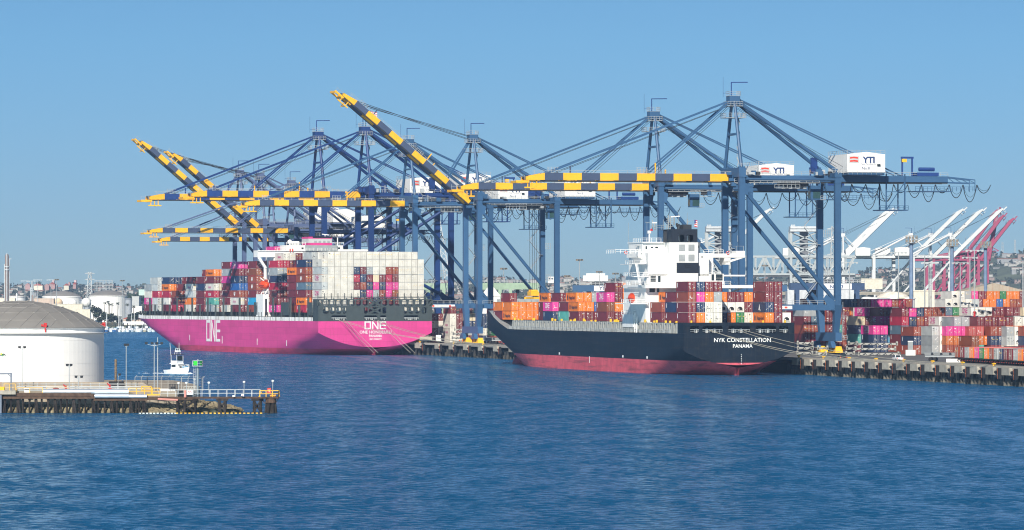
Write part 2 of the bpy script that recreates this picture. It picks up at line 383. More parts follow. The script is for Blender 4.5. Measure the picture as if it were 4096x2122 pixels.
def winwall(m, x0, x1, z0, z1, y, th, holes, mi=0):
    """a wall in the x-z plane with cut-away rounded openings; holes sorted by x: (xa, xb, za, zb), one row"""
    zs = sorted({h[2] for h in holes}); za = min(h[2] for h in holes); zb = max(h[3] for h in holes)
    m.box(x0, x1, y, y + th, z0, za, mi); m.box(x0, x1, y, y + th, zb, z1, mi); x = x0
    for a, c, p, q in holes:
        m.box(x, a, y, y + th, za, zb, mi); x = c
        if p > za: m.box(a, c, y, y + th, za, p, mi)
        r = min(.55, (c - a) * .28, (q - p) * .3)
        for sx, X in ((1, a), (-1, c)):
            for sz, Z in ((1, p), (-1, q)):
                po = [(X, Z), (X + sx * r, Z), (X + sx * r * .3, Z + sz * r * .3), (X, Z + sz * r)]
                if sx * sz < 0: po = po[::-1]
                m.prism([(u_, w_) for u_, w_ in po], (0, y + th - .01, 0), (1, 0, 0), (0, 0, 1), th - .02, mi)
    m.box(x, x1, y, y + th, za, zb, mi)
def winch(m, x, z, y=2.5):
    m.tube((x - .8, y, z + .7), (x + .8, y, z + .7), .62, 10, 1); m.box(x - 1.3, x - .9, y - .7, y + .7, z, z + 1.4, 0); m.box(x + .9, x + 1.3, y - .7, y + .7, z, z + 1.4, 0)
# ---- the navy ship
navyhull = mat('navy_hull_paint', (.0032, .0095, .0195), .55, spec=.25, var=.16, scale=.12, streak=.4, dirt=(.05, .04, .035), smear=.3, plates=.13)
boot = mat('red_boot_topping', (.58, .085, .115), .65, var=.15, scale=.25, streak=.45, dirt=(.17, .05, .06), smear=.75)
B_ = thing('container_ship', 'navy hulled container ship with red boot topping and tall white deckhouse, moored at the quay', 'ship', (63.4, 1326, 0), .2355)
BH = 16.1
bsheer = hull(B_, 285, 32.2, 11.7, 6.9, 2.9, 45, 4.0, 253, [navyhull, boot], 17.6, .56, .78, .5, .735, .11)
m = MB(); m.lathe([(.05, -3.6), (1.1, -3.4), (2.2, -2.4), (2.75, 0), (2.55, 2.5), (2.3, 6)], 16)
mm = MB(); mm.v = [(p[0], p[2] + 273 - 2, p[1] * 1.1 - .3) for p in m.v]; mm.v = [(x, 535 - y - 4, z) for x, y, z in mm.v]; mm.f = m.f; mm.m = m.m
mm.build('bulbous_bow', [boot], B_, smooth=True)
m = MB(); xs = lambda p: BS.v_at(p, 0)
hl = [(xs(2450 + a / 1.9075), xs(2450 + c / 1.9075), 11.9, 13.9) for a, c in ((592, 660), (686, 842), (884, 1048), (1093, 1248), (1272, 1340))]
winwall(m, -BH, BH, 11.72, 14.75, 0, .35, hl)
m.box(-BH, -BH + .35, .35, 6, 11.72, 14.75); m.box(BH - .35, BH, .35, 26, 11.72, 14.75); m.box(-BH + .35, BH - .35, .35, 13, 14.35, 14.7)
m.build('stern_bulwark', [navyhull], B_)
m = MB()
for a, c, p, q in hl:
    m.rail([(a, .2, p), (c, .2, p)], .95, .9, .05, 2)
    n_ = max(1, int((c - a) / 3.4))
    for i in range(n_): winch(m, a + (i + .5) * (c - a) / n_, p - .1)
m.build('mooring_gear', [ltgrey, dark, galv], B_)
m = MB(); m.box(-BH + .5, BH - .5, 8, 8.4, 11.72, 14.3); m.build('mooring_deck_wall', [grey], B_)
m = MB(); m.text('NYK CONSTELLATION', 1.62, (.9, -.05, 9.35), (1, 0, 0), (0, 0, 1), bold=.012); m.text('PANAMA', 1.42, (1.0, -.05, 7.75), (1, 0, 0), (0, 0, 1), bold=.012)
m.build('lettering', [white], B_)
m = MB()
for i in range(6): m.box(.55, .75, -.06, -.03, 3.2 + i * .5, 3.4 + i * .5)
for px in (2240, 2494, 2591):
    uu = BS.u_at(px, -BH); m.box(-BH - .06, -BH - .02, uu, uu + 1.3, 4.3, 5.0)
uu = BS.u_at(2359, -BH); m.box(-BH - .06, -BH - .02, uu, uu + .5, 2.2, 4.2)
m.each('draft_mark', [white], B_)
m = MB()                                                          # grey passage pillars and dark hatch coamings between deck and containers
u = 6.5
while u < 207:
    for v in (-BH + .25, BH - .65):
        m.box(v, v + .4, u, u + 1.3, bsheer(u), 14.6); m.box(v, v + .4, u + 2.1, u + 2.5, bsheer(u), 14.6, 0)
        m.bar((v + .2, u + 3.9, bsheer(u)), (v + .2, u + 2.9, 14.3), .35)
    m.box(-BH + .4, -BH + 1.0, u - 2.5, u + 2.5, 14.2, 14.62)
    if int(u * 7) % 3: m.box(-BH + .5, -BH + 1.6, u + .2, u + 1.5, 12.4, 13.9, 1)
    u += 4.9
m.box(-13.6, 13.6, 6, 236, 11.6, 14.1, 1); m.build('deck_pillars', [mat('deck_grey', (.36, .37, .35), .7, var=.15, scale=.8, streak=.4, dirt=(.2, .13, .08)), dark], B_)  # coaming coloured dark, painting shade into the gaps between the pillars
m = MB()
u = 14
while u < 205: m.rail([(-BH + .12, u, bsheer(u)), (-BH + .12, u + 5, bsheer(u + 5))], 1.0, 1.25, .045); u += 5
m.build('railing', [ltgrey], B_)
m = MB()
for i in range(30):                                               # yellow lashing gear on the hatch edges
    u = 8 + R.random() * 198; m.box(-BH + .3, -BH + .8, u, u + .5, 14.65, 15.0 + R.random() * .5)
for v in (-14, -8.5, 3.2, 6.8, 13.2): m.box(v, v + .45, .1, .5, 14.75, 15.35)
m.each('lashing_gear', [yel], B_)
m = MB()                                                          # breakwater at the bow
m.box(-12.5, 11, 240, 240.5, 14.5, 21.4); [m.box(-12.5 + 2.2 * i, -12.2 + 2.2 * i, 239.6, 240, 14.5, 21.2, 0) for i in range(11)]
[m.box(-12.5, 11, 239.75, 240, 15.9 + 1.4 * i, 16.1 + 1.4 * i, 0) for i in range(4)]
m.build('breakwater', [grey], B_)
hv = lambda p, u=42: BS.v_at(p, u); hz = lambda p, u=42: BS.z_at(p, u)
uA = 42.0
m = MB()                                                          # white deckhouse
zpl = hz(1141)
m.box(hv(2588), hv(2880), uA + 1.5, 68, 11.7, zpl, 0)             # lower block
m.box(hv(2588), hv(2895), uA, 66, zpl, hz(1096), 0)
m.box(hv(2594), hv(2835), uA, 64, hz(1105), hz(1013), 0)          # upper block
m.box(hv(2835), hv(2868), uA + 4, 64, hz(1105), hz(1013), 0)
m.box(-16.1, 16.3, uA - 1.5, 66, zpl - .9, zpl, 0)                # wide deck
m.box(-14.5, 14.2, uA + .5, 66, hz(1106), hz(1100), 0)
m.box(-16.0, 16.0, 49, 62, hz(1030), hz(1014), 0)                 # bridge wings
m.box(hv(2588), hv(2820), 47, 62, hz(1014), hz(972), 0)           # wheelhouse
m.box(hv(2585), hv(2824), 46, 63, hz(972), hz(968), 0)
m.box(hv(2672), hv(2788), uA - 1.2, 58, hz(1141), hz(971), 0)     # engine casing
m.box(-16.3, hv(2588), uA + 2, 60, zpl - .5, zpl, 0)
for sg in (-1, 1):
    X = 16.0 * sg
    m.box(min(X, X - 2.6 * sg), max(X, X - 2.6 * sg), 48.9, 54, hz(1014), hz(1003), 0)
    m.hexa([(X, 49.2, hz(1030)), (X, 50.2, hz(1030)), (X * .62, 50.2, hz(1056)), (X * .62, 49.2, hz(1056)), (X, 49.2, hz(1024)), (X, 50.2, hz(1024)), (X * .62, 50.2, hz(1046)), (X * .62, 49.2, hz(1046))], 0)
    m.box(min(X * .62, X * .72), max(X * .62, X * .72), 49.2, 54, hz(1058), hz(1024), 0)
    m.box(min(X, X - 2.4 * sg), max(X, X - 2.4 * sg), 50, 53, hz(984), hz(983), 1)
    for dv in (.1, 2.3): m.bar((X - dv * sg, 50.1, hz(1004)), (X - dv * sg, 50.1, hz(984)), .12, m=1)
    m.bar((X * .93, 46, zpl - .5), (hv(2600) if sg < 0 else hv(2868), 46, zpl - 4.6), .5, m=0)
m.build('deckhouse', [white, grey], B_)
m = MB()
for z, (a, c), y in ((hz(1106), (2530, 2592), uA - .5), (zpl, (2520, 2592), uA - 1.3), (zpl, (2868, 2918), uA - 1.3), (hz(1014), (2487, 2588), 49), (hz(1014), (2822, 2920), 49), (hz(968), (2585, 2698), 46.5), (hz(968), (2790, 2822), 46.5), (hz(1141) - 5.2, (2522, 2590), uA), (hz(1105), (2835, 2885), uA + .5), (hz(1057), (2545, 2594), uA + 2)):
    m.rail([(hv(a), y, z), (hv(c), y, z)], 1.1, 1.3, .05); m.rail([(hv(a), y, z), (hv(a), y + 10, z)], 1.1, 2, .05)
for a, z0, z1 in ((2552, hz(1105), hz(1057)), (2560, zpl, hz(1106)), (2580, hz(1057), hz(1014))):       # stairs
    m.bar((hv(a), uA - .2, z0), (hv(a - 9), uA - .2, z1), .5, .12); m.bar((hv(a + 6), uA - .3, z0), (hv(a - 3), uA - .3, z1), .12)
m.box(hv(2532), hv(2590), uA - .6, uA + 2, hz(1108), hz(1105)); m.box(hv(2545), hv(2594), uA + 1.6, 60, hz(1058), hz(1056)); m.box(hv(2524), hv(2590), uA - .2, 60, hz(1141) - 5.5, hz(1141) - 5.2)
m.build('railing', [whitec], B_)
m = MB()                                                          # windows
def win(a, c, p, q, y, mi=0): m.box(hv(a), hv(c), y - .06, y + .02, hz(q), hz(p), mi)
for a, c, p, q, y in ((2602, 2623, 1105, 1128, uA), (2632, 2642, 1105, 1130, uA), (2846, 2856, 1098, 1123, uA), (2863, 2890, 1098, 1123, uA - .03), (2603, 2625, 1154, 1170, uA + 1.5), (2633, 2643, 1154, 1170, uA + 1.5), (2790, 2797, 982, 994, 47), (2800, 2815, 982, 994, 47), (2621, 2630, 987, 993, 47), (2639, 2651, 987, 994, 47), (2600, 2606, 985, 998, 47), (2838, 2842, 1024, 1032, uA + 4), (2806, 2810, 1025, 1032, uA), (2839, 2843, 1065, 1072, uA + 4)): win(a, c, p, q, y)
for k in range(3):
    for a, c in ((2602, 2623), (2863, 2890)): m.box(hv(a), hv(c), uA - .09, uA - .05, hz(1110 + 6 * k), hz(1109 + 6 * k), 1)
m.each('window', [glass, white], B_)
for a, c in ((2711, 2736), (2749, 2773)):
    for p, q in ((979, 1005), (1019, 1046)):
        m = MB(); m.box(hv(a), hv(c), uA - 1.3, uA - 1.18, hz(q), hz(p), 0)
        for i in range(9): m.box(hv(a) + .08, hv(c) - .08, uA - 1.4, uA - 1.3, hz(q) + .1 + i * .21, hz(q) + .19 + i * .21, 1)
        m.build('louvre', [grey, ltgrey], B_)
m = MB(); m.box(hv(2702), hv(2791), uA - 1.32, uA - 1.19, hz(1093), hz(1052)); m.box(hv(2734), hv(2757), uA - 1.36, uA - 1.32, hz(1072), hz(1060), 1); m.box(hv(2739), hv(2757), uA - 1.4, uA - 1.36, hz(1069), hz(1064), 0)
m.build('dark_panel', [mat('funnel_black', (.012, .017, .027), .5), mat('funnel_black_faded', (.006, .008, .012), .6)], B_)
fb = mat('funnel_black', (0, 0, 0)); sil = mat('bright_steel', (.5, .5, .48), .3, .6)
m = MB(); z0, z1 = hz(971), hz(920); a, c = hv(2684), hv(2787)
y0 = uA - .8
winwall(m, a, c, z0, z1, y0, .3, [(hv(2711), hv(2735), hz(968), hz(940)), (hv(2745), hv(2770), hz(968), hz(940))])
m.box(a, a + .3, y0 + .3, y0 + 9, z0, z1); m.box(c - .3, c, y0 + .3, y0 + 9, z0, z1); m.box(a, c, y0 + 8.7, y0 + 9, z0, z1); m.box(a, c, y0, y0 + 9, z1, z1 + .15)
m.box(hv(2738), hv(2771), y0 + 2, y0 + 6, z1 + .15, hz(899), 1); m.box(hv(2638), hv(2690), y0 + 1, y0 + 3, hz(922), hz(920), 0)
m.box(hv(2659), hv(2670), y0 + 1.5, y0 + 2.5, z0, hz(921), 1)
fn = m.build('funnel', [fb, dark], B_)
m = MB(); m.tube((hv(2757), y0 + 3, z0), (hv(2757), y0 + 3, hz(938)), .8, 12); m.tube((hv(2722), y0 + 3, z0), (hv(2722), y0 + 3, hz(938)), .5, 10)
m.path([(hv(2727), y0 + 4, z1), (hv(2727), y0 + 4, hz(905)), (hv(2723), y0 + 4, hz(900)), (hv(2717), y0 + 4, hz(901))], .55, 8, 1)
m.build('exhaust_pipe', [sil, dark], fn, smooth=False)
m = MB()                                                          # masts and radars
def mast(px, p0, p1, y, r=.12): m.tube((hv(px), y, hz(p0)), (hv(px), y, hz(p1)), r, 6)
mast(2711, 920, 860, 52, .22); mast(2719, 920, 862, 52, .14); mast(2741, 900, 866, 54, .22); mast(2779, 918, 875, 50, .18); mast(2646, 920, 880, 52, .14); mast(2656, 920, 892, 52, .2)
mast(2690, 920, 877, 52, .07); mast(2617, 968, 888, 50, .05); mast(2557, 1000, 890, 54, .05); mast(2759, 890, 852, 54, .06); mast(2779, 875, 850, 50, .05)
for z in (872, 880, 888, 896, 905): m.bar((hv(2702), 52, hz(z)), (hv(2728), 52, hz(z)), .14)
m.bar((hv(2617), 52, hz(888)), (hv(2650), 52, hz(893)), .12); m.bar((hv(2724), 54, hz(866)), (hv(2764), 54, hz(863)), .42, .3, m=1); m.bar((hv(2646), 52, hz(890)), (hv(2664), 52, hz(890)), .35, m=1)
m.bar((hv(2779), 50, hz(885)), (hv(2805), 50, hz(882)), .12); m.bar((hv(2785), 50, hz(884)), (hv(2779), 50, hz(895)), .1)
m.rail([(hv(2640), 51, hz(920)), (hv(2700), 51, hz(920))], 1.4, 1.2, .05)
m.tube((hv(2623), 49, hz(968)), (hv(2623), 49, hz(934)), .22, 8, 1); m.tube((hv(2623), 49, hz(934)), (hv(2623), 49, hz(923)), .55, 10, 1)
m.build('mast', [grey, whitec], B_)
m = MB(); m.hexa([(hv(2624), 49, hz(923)), (hv(2638), 49, hz(924)), (hv(2638), 49.2, hz(924)), (hv(2624), 49.2, hz(923)), (hv(2630), 49, hz(914)), (hv(2632), 49, hz(914)), (hv(2632), 49.2, hz(914)), (hv(2630), 49.2, hz(914))])
m.build('signal_flag', [red], B_)
def flag(px, py, w_, h_, D_y, root):
    m = MB()
    for i in range(7): m.prism([(0, i * h_ / 7), (w_, i * h_ / 7 - .25 * w_), (w_, (i + 1) * h_ / 7 - .25 * w_), (0, (i + 1) * h_ / 7)], (px, D_y, py), (1, 0, 0), (0, 0, 1), .02, i % 2)
    m.box(px - .01, px + w_ * .42, D_y - .06, D_y - .03, py + h_ * .45, py + h_ * .98, 2)
    m.build('flag', [red, white, mat('flag_blue', (.02, .04, .2), .7)], root)
flag(hv(2808), hz(906), .9, 2.0, 50, B_)
for px in (2503, 2911):
    m = MB(); X = hv(px, 49); k = len(m.v)
    for i in range(14):
        a_, c_ = 2 * math.pi * i / 14, 2 * math.pi * (i + 1) / 14
        m.tube((X + .42 * math.cos(a_), 48.82, hz(1011) + .42 * math.sin(a_)), (X + .42 * math.cos(c_), 48.82, hz(1011) + .42 * math.sin(c_)), .12, 6, 0 if i % 4 else 1, cap=False)
    m.build('lifebuoy', [redp, white], B_)
# white lifeboat stand on the port side
m = MB(); L0 = -BH + .15; uL = 55.0
m.box(L0, -12.4, uL, uL + 12, 13.2, 16.7, 0); m.box(L0 + 1.0, -13.4, uL - .05, uL + .2, 13.4, 16.2, 1)
m.box(L0, -11.6, uL - 1, uL + 13, 16.7, 16.9, 0)
for uu in (uL, uL + 9):
    m.bar((L0 + 4.2, uu, 16.9), (L0 + 4.4, uu, 23.6), .45); m.bar((L0 + 4.3, uu, 23.8), (L0 + 1.2, uu, 27), .5); m.bar((L0 + 2.2, uu, 16.9), (L0 + 4.2, uu, 23), .4)
m.rail([(L0, uL - 1, 16.9), (-11.8, uL - 1, 16.9)], 1.1, 1.2, .05); m.rail([(L0, uL - 1, 16.9), (L0, uL + 13, 16.9)], 1.1, 1.6, .05)
for i in range(2): m.tube((L0 + .1, uL - 2 - i * 2, 11.7), (L0 + .1, uL - 2 - i * 2, 17.3 - i), .28, 8)
m.build('lifeboat_stand', [white, glass], B_)
def lifeboat(loc, rz, label, Ln=8.0, r=1.5):
    t = thing('lifeboat', label, 'lifeboat', loc, rz, 'lifeboats on the container ships')
    m = MB(); N, K = 14, 12; rings = []
    for i in range(N + 1):
        s_ = -1 + 2 * i / N; rr = (1 - abs(s_) ** 2.6) ** .5 if abs(s_) < 1 else 0.02
        rings.append([(r * rr * math.cos(2 * math.pi * j / K), s_ * Ln / 2, r * .95 * rr * math.sin(2 * math.pi * j / K) * (1.15 if math.sin(2 * math.pi * j / K) > 0 else 1)) for j in range(K)])
    k = len(m.v)
    for q in rings: m.v += q
    for i in range(N):
        for j in range(K):
            m.f.append((k + i * K + j, k + i * K + (j + 1) % K, k + (i + 1) * K + (j + 1) % K, k + (i + 1) * K + j)); m.m.append(0)
    m.build('boat_body', [mat('lifeboat_orange', (.78, .075, .015), .45, var=.06)], t, smooth=True)
    m = MB(); m.box(-r * 1.03, r * 1.03, -Ln * .4, Ln * .4, -.08, .06); m.box(-.5, .5, -Ln * .38, -Ln * .22, r * .8, r * 1.35); m.build('fender_belt', [mat('lifeboat_dark_red', (.35, .03, .01), .5)], t)
    return t
p = BS.w(uL + 4, L0 + 1.6, 21.6); lifeboat(p, .2355, 'orange lifeboat hung beside the white deckhouse of the navy ship', 8.5, 1.7)
# ---- the magenta ship
magenta = mat('magenta_hull_paint', (.60, .047, .225), .5, var=.08, scale=.08, streak=.42, dirt=(.26, .06, .085), smear=.2, plates=.07)
pboot = mat('worn_magenta_boot', (.44, .035, .095), .6, var=.15, scale=.2, streak=.5, dirt=(.16, .035, .06), smear=.6)
M_ = thing('container_ship', 'magenta hulled container ship with big white ONE lettering, stacked high with containers', 'ship', (-52.3, 1818, 0), .335)
PH = 22.8
psheer = hull(M_, 300, 45.6, 13.0, 8.6, 3.0, 66, 2.3, 276, [magenta, pboot], 14.2, .60, .87)
lat = mat('dark_green_grey_paint', (.052, .066, .066), .6, var=.12, scale=.5, streak=.2, dirt=(.1, .07, .05))
m = MB(); zx = lambda a: PS.v_at(1150 + a / 2.4275, 0); zy = lambda y: PS.z_at(900 + y / 2.4275, 0)
row1 = [(285, 333), (345, 400), (412, 462), (474, 524), (536, 586), (602, 654), (668, 714), (730, 780), (790, 908), (922, 970), (984, 1030), (1044, 1092), (1112, 1162), (1176, 1224), (1240, 1286), (1302, 1352), (1364, 1415)]
row2 = [(345, 400), (412, 460), (474, 524), (536, 572), (744, 780), (790, 908), (922, 960), (1128, 1162), (1176, 1224), (1240, 1284), (1302, 1352)]
row3 = [(425, 572), (744, 872), (898, 960), (1130, 1274)]
zA, zB, zC, zD = zy(722), zy(794), zy(868), 13.0
winwall(m, -PH, PH, zB, zA, -.05, .5, [(zx(a), zx(c), zy(786), zy(732)) for a, c in row1])
winwall(m, -PH, PH, zC, zB, -.05, .5, [(zx(a), zx(c), zy(862), zy(802)) for a, c in row2])
winwall(m, -PH, PH, zD, zC, -.05, .5, [(zx(a), zx(c), zy(924), zy(880)) for a, c in row3])
for (a, c), (p, q) in (((790, 908), (786, 732)), ((790, 908), (862, 802))):
    m.bar((zx(a), .2, zy(p)), (zx(c), .2, zy(q)), .5, .7); m.bar((zx(a), .2, zy(q)), (zx(c), .2, zy(p)), .5, .7)
for (a, c) in ((285, 333), (1364, 1415)):
    m.bar((zx(a), .2, zy(732 if a < 500 else 786)), (zx(c), .2, zy(786 if a < 500 else 732)), .45, .7)
m.box(-PH, -PH + .6, .45, 7, 13.0, zA); m.box(PH - .6, PH, .45, 7, 13.0, zA)
m.rail([(-PH, .3, zA), (PH, .3, zA)], 1.1, 2.6, .06)
for i in range(18): m.bar((-PH + i * 2.66, .5, zA), (-PH + i * 2.66, .5, zA + 2.3), .22)
m.build('stern_gantry', [lat], M_)
m = MB()
for a, c in row3:
    m.rail([(zx(a), .3, zy(924)), (zx(c), .3, zy(924))], .9, .8, .06)
    n_ = max(1, int((zx(c) - zx(a)) / 2.8))
    for i in range(n_): winch(m, zx(a) + (i + .5) * (zx(c) - zx(a)) / n_, 12.98)
m.build('mooring_gear', [ltgrey, dark], M_)
m = MB(); m.box(-PH + .7, PH - .7, 7, 7.4, 13, 16.2); m.build('mooring_deck_wall', [dark], M_)
hw = mat('hull_white', (.74, .73, .70), .5, var=.06, streak=.25, dirt=(.5, .25, .3))
m = MB(); block_one(m, (zx(852), -.1, zy(1015)), (1, 0, 0), (0, 0, 1), zy(938) - zy(1015), zx(957) - zx(748), th=-.06)
m.text('ONE HONOLULU', 1.62, (zx(853), -.1, zy(1056)), (1, 0, 0), (0, 0, 1), bold=.015); m.text('PANAMA', 1.3, (zx(854), -.1, zy(1090)), (1, 0, 0), (0, 0, 1), bold=.03); m.text('IMO 9588079', .85, (zx(854), -.1, zy(1118)), (1, 0, 0), (0, 0, 1), bold=.02)
m.build('lettering', [hw], M_); m = MB()
ua, uc = PS.u_at(826, -PH), PS.u_at(881, -PH); hz0, hz1 = PS.z_at(1366, ua, -PH), PS.z_at(1281, ua, -PH)
block_one(m, (-PH - .09, (ua + uc) / 2, hz0), (0, -1, 0), (0, 0, 1), hz1 - hz0, ua - uc, th=-.06, k=.125)
m.build('lettering', [hw], M_); m = MB()
for px, a, c in ((760, 1340, 1362), (890, 1345, 1375), (1030, 1355, 1380), (1148, 1362, 1385)):
    uu = PS.u_at(px, -PH); m.box(-PH - .06, -PH - .02, uu, uu + .7, PS.z_at(c, uu, -PH), PS.z_at(a, uu, -PH))
m.each('draft_mark', [hw], M_)
m = MB(); u = 8.0                                                 # white bulwark strip and dark supports below the containers
while u < 283:
    for sg in (-1, 1):
        hb = PH if u < 262 else PH * (1 - ((u - 262) / 40) ** 2.2)
        X = sg * (hb - .1); zz = psheer(u)
        m.box(X - .05, X + .05, u, u + .8 + R.random() * .6, zz, zz + 1.45, 0)
        if int(u) % 3 == 0: m.box(X - .3 * (sg > 0), X + .3 * (sg < 0), u, u + .6, zz, 16.3, 1)
    u += 1.75
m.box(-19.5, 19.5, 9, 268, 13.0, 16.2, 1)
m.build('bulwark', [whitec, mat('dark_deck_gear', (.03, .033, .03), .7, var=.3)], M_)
m = MB()
for px in (508, 1010, 1150):
    pass
for i in range(22):                                               # lashing bridges between the bays
    u = 14 + 12.0 * i
    if 72 < u < 92 or u > 262: continue
    hb = min(PH, PH if u < 250 else PH - (u - 250) * .2)
    for v in (-hb + .1, hb - .7): m.box(v, v + .6, u, u + 1.0, 13.6, 19.2 if i % 2 else 22.0)
m.each('lashing_bridge', [lat], M_)
lb = [(1118, 1164), (1312, 1385), (1455, 1545)]
m = MB()
for a, c in ((1119, 1152), (1011, 1028), (1225, 1246)):          # dark pierced plates of the lashing platforms
    uu = PS.u_at(a, -PH) - 1; u2 = PS.u_at(c, -PH)
    if abs(uu - u2) < 60: m.box(-PH + .2, -PH + .5, min(uu, u2), max(uu, u2), 15.2, 20.2)
m.build('lashing_platform', [lat], M_)
uB = 83.0; pv = lambda p, u=83: PS.v_at(p, u); pz = lambda p, u=83: PS.z_at(p, u)
m = MB()
m.box(-PH, PH, uB, uB + 6, pz(1030), pz(1004), 0); m.box(-PH, PH, uB - .4, uB + 6, pz(1006), pz(1003), 0)
m.box(-16, 16, uB + .5, uB + 12, 13, pz(1030), 0)
m.box(pv(1146), pv(1222), uB, uB + 9, pz(1004), pz(982), 0); m.box(pv(1347), pv(1372), uB, uB + 9, pz(1004), pz(982), 0)
m.box(pv(1172), pv(1198), uB + .5, uB + 5, pz(982), pz(966), 0); m.box(pv(1372), pv(1480), uB, uB + 6, pz(1004), pz(998), 0)
m.bar((-PH + .4, uB + .6, pz(1030)), (-PH + 3.4, uB + .6, pz(1074)), 1.3, 1.0, 0); m.bar((-PH + 3.2, uB + .6, pz(1070)), (-PH + 3.4, uB + .6, 22), .9, .9, 0)
m.box(-PH + .2, -PH + 5.0, uB - 7, uB + 3, 14.6, 23.4, 0)
m.build('deckhouse', [white], M_)
m = MB(); m.box(pv(1220), pv(1348), uB - .6, uB + 10, pz(1005), pz(982), 0)
for a, c in ((1256, 1266), (1290, 1296), (1300, 1306), (1310, 1316), (1320, 1325)): m.box(pv(a), pv(c), uB - .66, uB - .6, pz(1001), pz(988 if a < 1270 else 992), 1)
m.build('engine_casing', [mat('casing_grey', (.30, .34, .35), .55), grey], M_)
m = MB(); a, c = pv(1233), pv(1327)
m.box(a, c, uB - .3, uB + 9, pz(982), pz(972.5), 0); m.box(a, c, uB - .3, uB + 9, pz(972.5), pz(956), 1); m.box(a, c, uB - .3, uB + 9, pz(956), pz(948), 0)
m.box(pv(1250), c - .2, uB - .5, uB + 8, pz(952), pz(946), 2)
for i in range(4): m.box(pv(1256 + 17.5 * i), pv(1266 + 17.5 * i), uB - .36, uB - .3, pz(972), pz(964), 3)
m.build('funnel', [magenta, ltgrey, fb, grey], M_)
m = MB()
m.rail([(pv(1146), uB, pz(982)), (pv(1222), uB, pz(982))], 1.2, 1.3, .06); m.rail([(pv(1328), uB, pz(982)), (pv(1375), uB, pz(982))], 1.2, 1.3, .06); m.rail([(pv(1222), uB - .6, pz(1005)), (pv(1346), uB - .6, pz(1005))], 1.1, 1.5, .05); m.rail([(pv(1110), uB, pz(1003)), (pv(1146), uB, pz(1003))], 1.1, 1.5, .05)
m.rail([(-PH + .2, uB - 7, 23.4), (-PH + 5, uB - 7, 23.4)], 1.1, 1, .06)
m.tube((pv(1165), uB + 2, pz(982)), (pv(1165), uB + 2, pz(972)), .3, 8); m.lathe([(.1, -.9), (.8, -.5), (1, 0), (.8, .6), (.1, 1)], 12, 0, (pv(1165), uB + 2, pz(969)))
for px in (1166, 1168): m.tube((pv(px + 192), uB + 3, pz(982)), (pv(px + 192), uB + 3, pz(950)), .12, 5)
m.bar((pv(1300), uB + 4, pz(937)), (pv(1326), uB + 4, pz(940)), .35); m.tube((pv(1312), uB + 4, pz(948)), (pv(1312), uB + 4, pz(938)), .2, 6)
m.build('railing', [whitec], M_)
m = MB(); m.box(pv(1206), pv(1214), uB - .06, uB + .02, pz(998), pz(991)); m.box(pv(1352), pv(1360), uB - .06, uB + .02, pz(997), pz(990)); m.box(-PH + 1, -PH + 1.8, uB - 7.08, uB - 6.98, 15, 21.6); m.each('window', [glass], M_)
m = MB(); [m.tube((pv(px), uB - .5, pz(1007)), (pv(px), uB - .5, pz(996)), .25, 6) for px in (1159, 1169)]; m.build('lifebuoy', [redp], M_)
p = PS.w(uB - 4.5, -PH + 1.4, PS.z_at(1142, uB - 3, -PH)); lifeboat(p, .335, 'orange lifeboat hung in white davits on the magenta ship', 8.5, 1.7)
m = MB(); q = PS.z_at(1142, uB - 3, -PH)
for uu in (uB - 7.2, uB - 1.5): m.bar((-PH + 3.6, uu, 23.4), (-PH + 3.2, uu, q + .8), .4); m.bar((-PH + 3.2, uu, q + .8), (-PH + .6, uu, q + 3), .4); m.bar((-PH + .9, uu, 23.4), (-PH + 2.6, uu, q - .6), .35)
m.build('davit', [whitec], M_)
# ---------------------------------------------------------------- shipping containers
KIND = {'M': ('maroon', (.175, .021, .030)), 'R': ('rust red', (.29, .058, .028)), 'O': ('orange', (.82, .20, .012)), 'P': ('pink', (.70, .042, .28)), 'N': ('navy blue', (.018, .038, .10)),
        'B': ('bright blue', (.02, .12, .40)), 'W': ('white', (.73, .70, .62)), 'G': ('grey', (.36, .39, .40)), 'K': ('crimson', (.42, .014, .05)), 'T': ('turquoise', (.10, .40, .34)),
        'E': ('green', (.02, .20, .065)), 'C': ('cream', (.72, .62, .42)), 'H': ('pale grey', (.52, .55, .54)), 'Y': ('cyan blue', (.02, .32, .58)), 'S': ('salmon red', (.48, .085, .075)),
        'X': ('white refrigerated', (.76, .74, .68)), 'D': ('brown', (.23, .06, .022)), 'L': ('slate blue', (.10, .16, .22)), 'F': ('ochre orange', (.50, .13, .02))}
def cmat(k): return mat('container_' + KIND[k][0].replace(' ', '_'), KIND[k][1], .55, var=.13, scale=.35, streak=.45, dirt=tuple(c * .45 + d for c, d in zip(KIND[k][1], (.06, .03, .02))))
rod = mat('lock_rod_steel', (.48, .46, .43), .5, .2); decal = mat('decal_white', (.8, .8, .78), .6); decaly = mat('decal_yellow', (.85, .55, .04), .6); decalp = mat('decal_magenta', (.55, .03, .25), .6); decald = mat('decal_dark', (.03, .03, .06), .6)
CW, CH, CL = 2.40, 2.80, 12.19
def body_mb(L=CL):
    m = MB(); a = CW / 2
    m.box(-a + .06, a - .06, .10, L - .05, .12, CH - .05)
    for x in (-a, a - .14):
        for y in (0, L - .16): m.box(x, x + .14, y, y + .16, 0, CH)
        for z in (0, CH - .13): m.box(x, x + .13, .16, L - .16, z, z + .13)
    for y in (.02, L - .13):
        for z in (.005, CH - .135): m.box(-a + .14, a - .14, y, y + .11, z, z + .13)
    return m
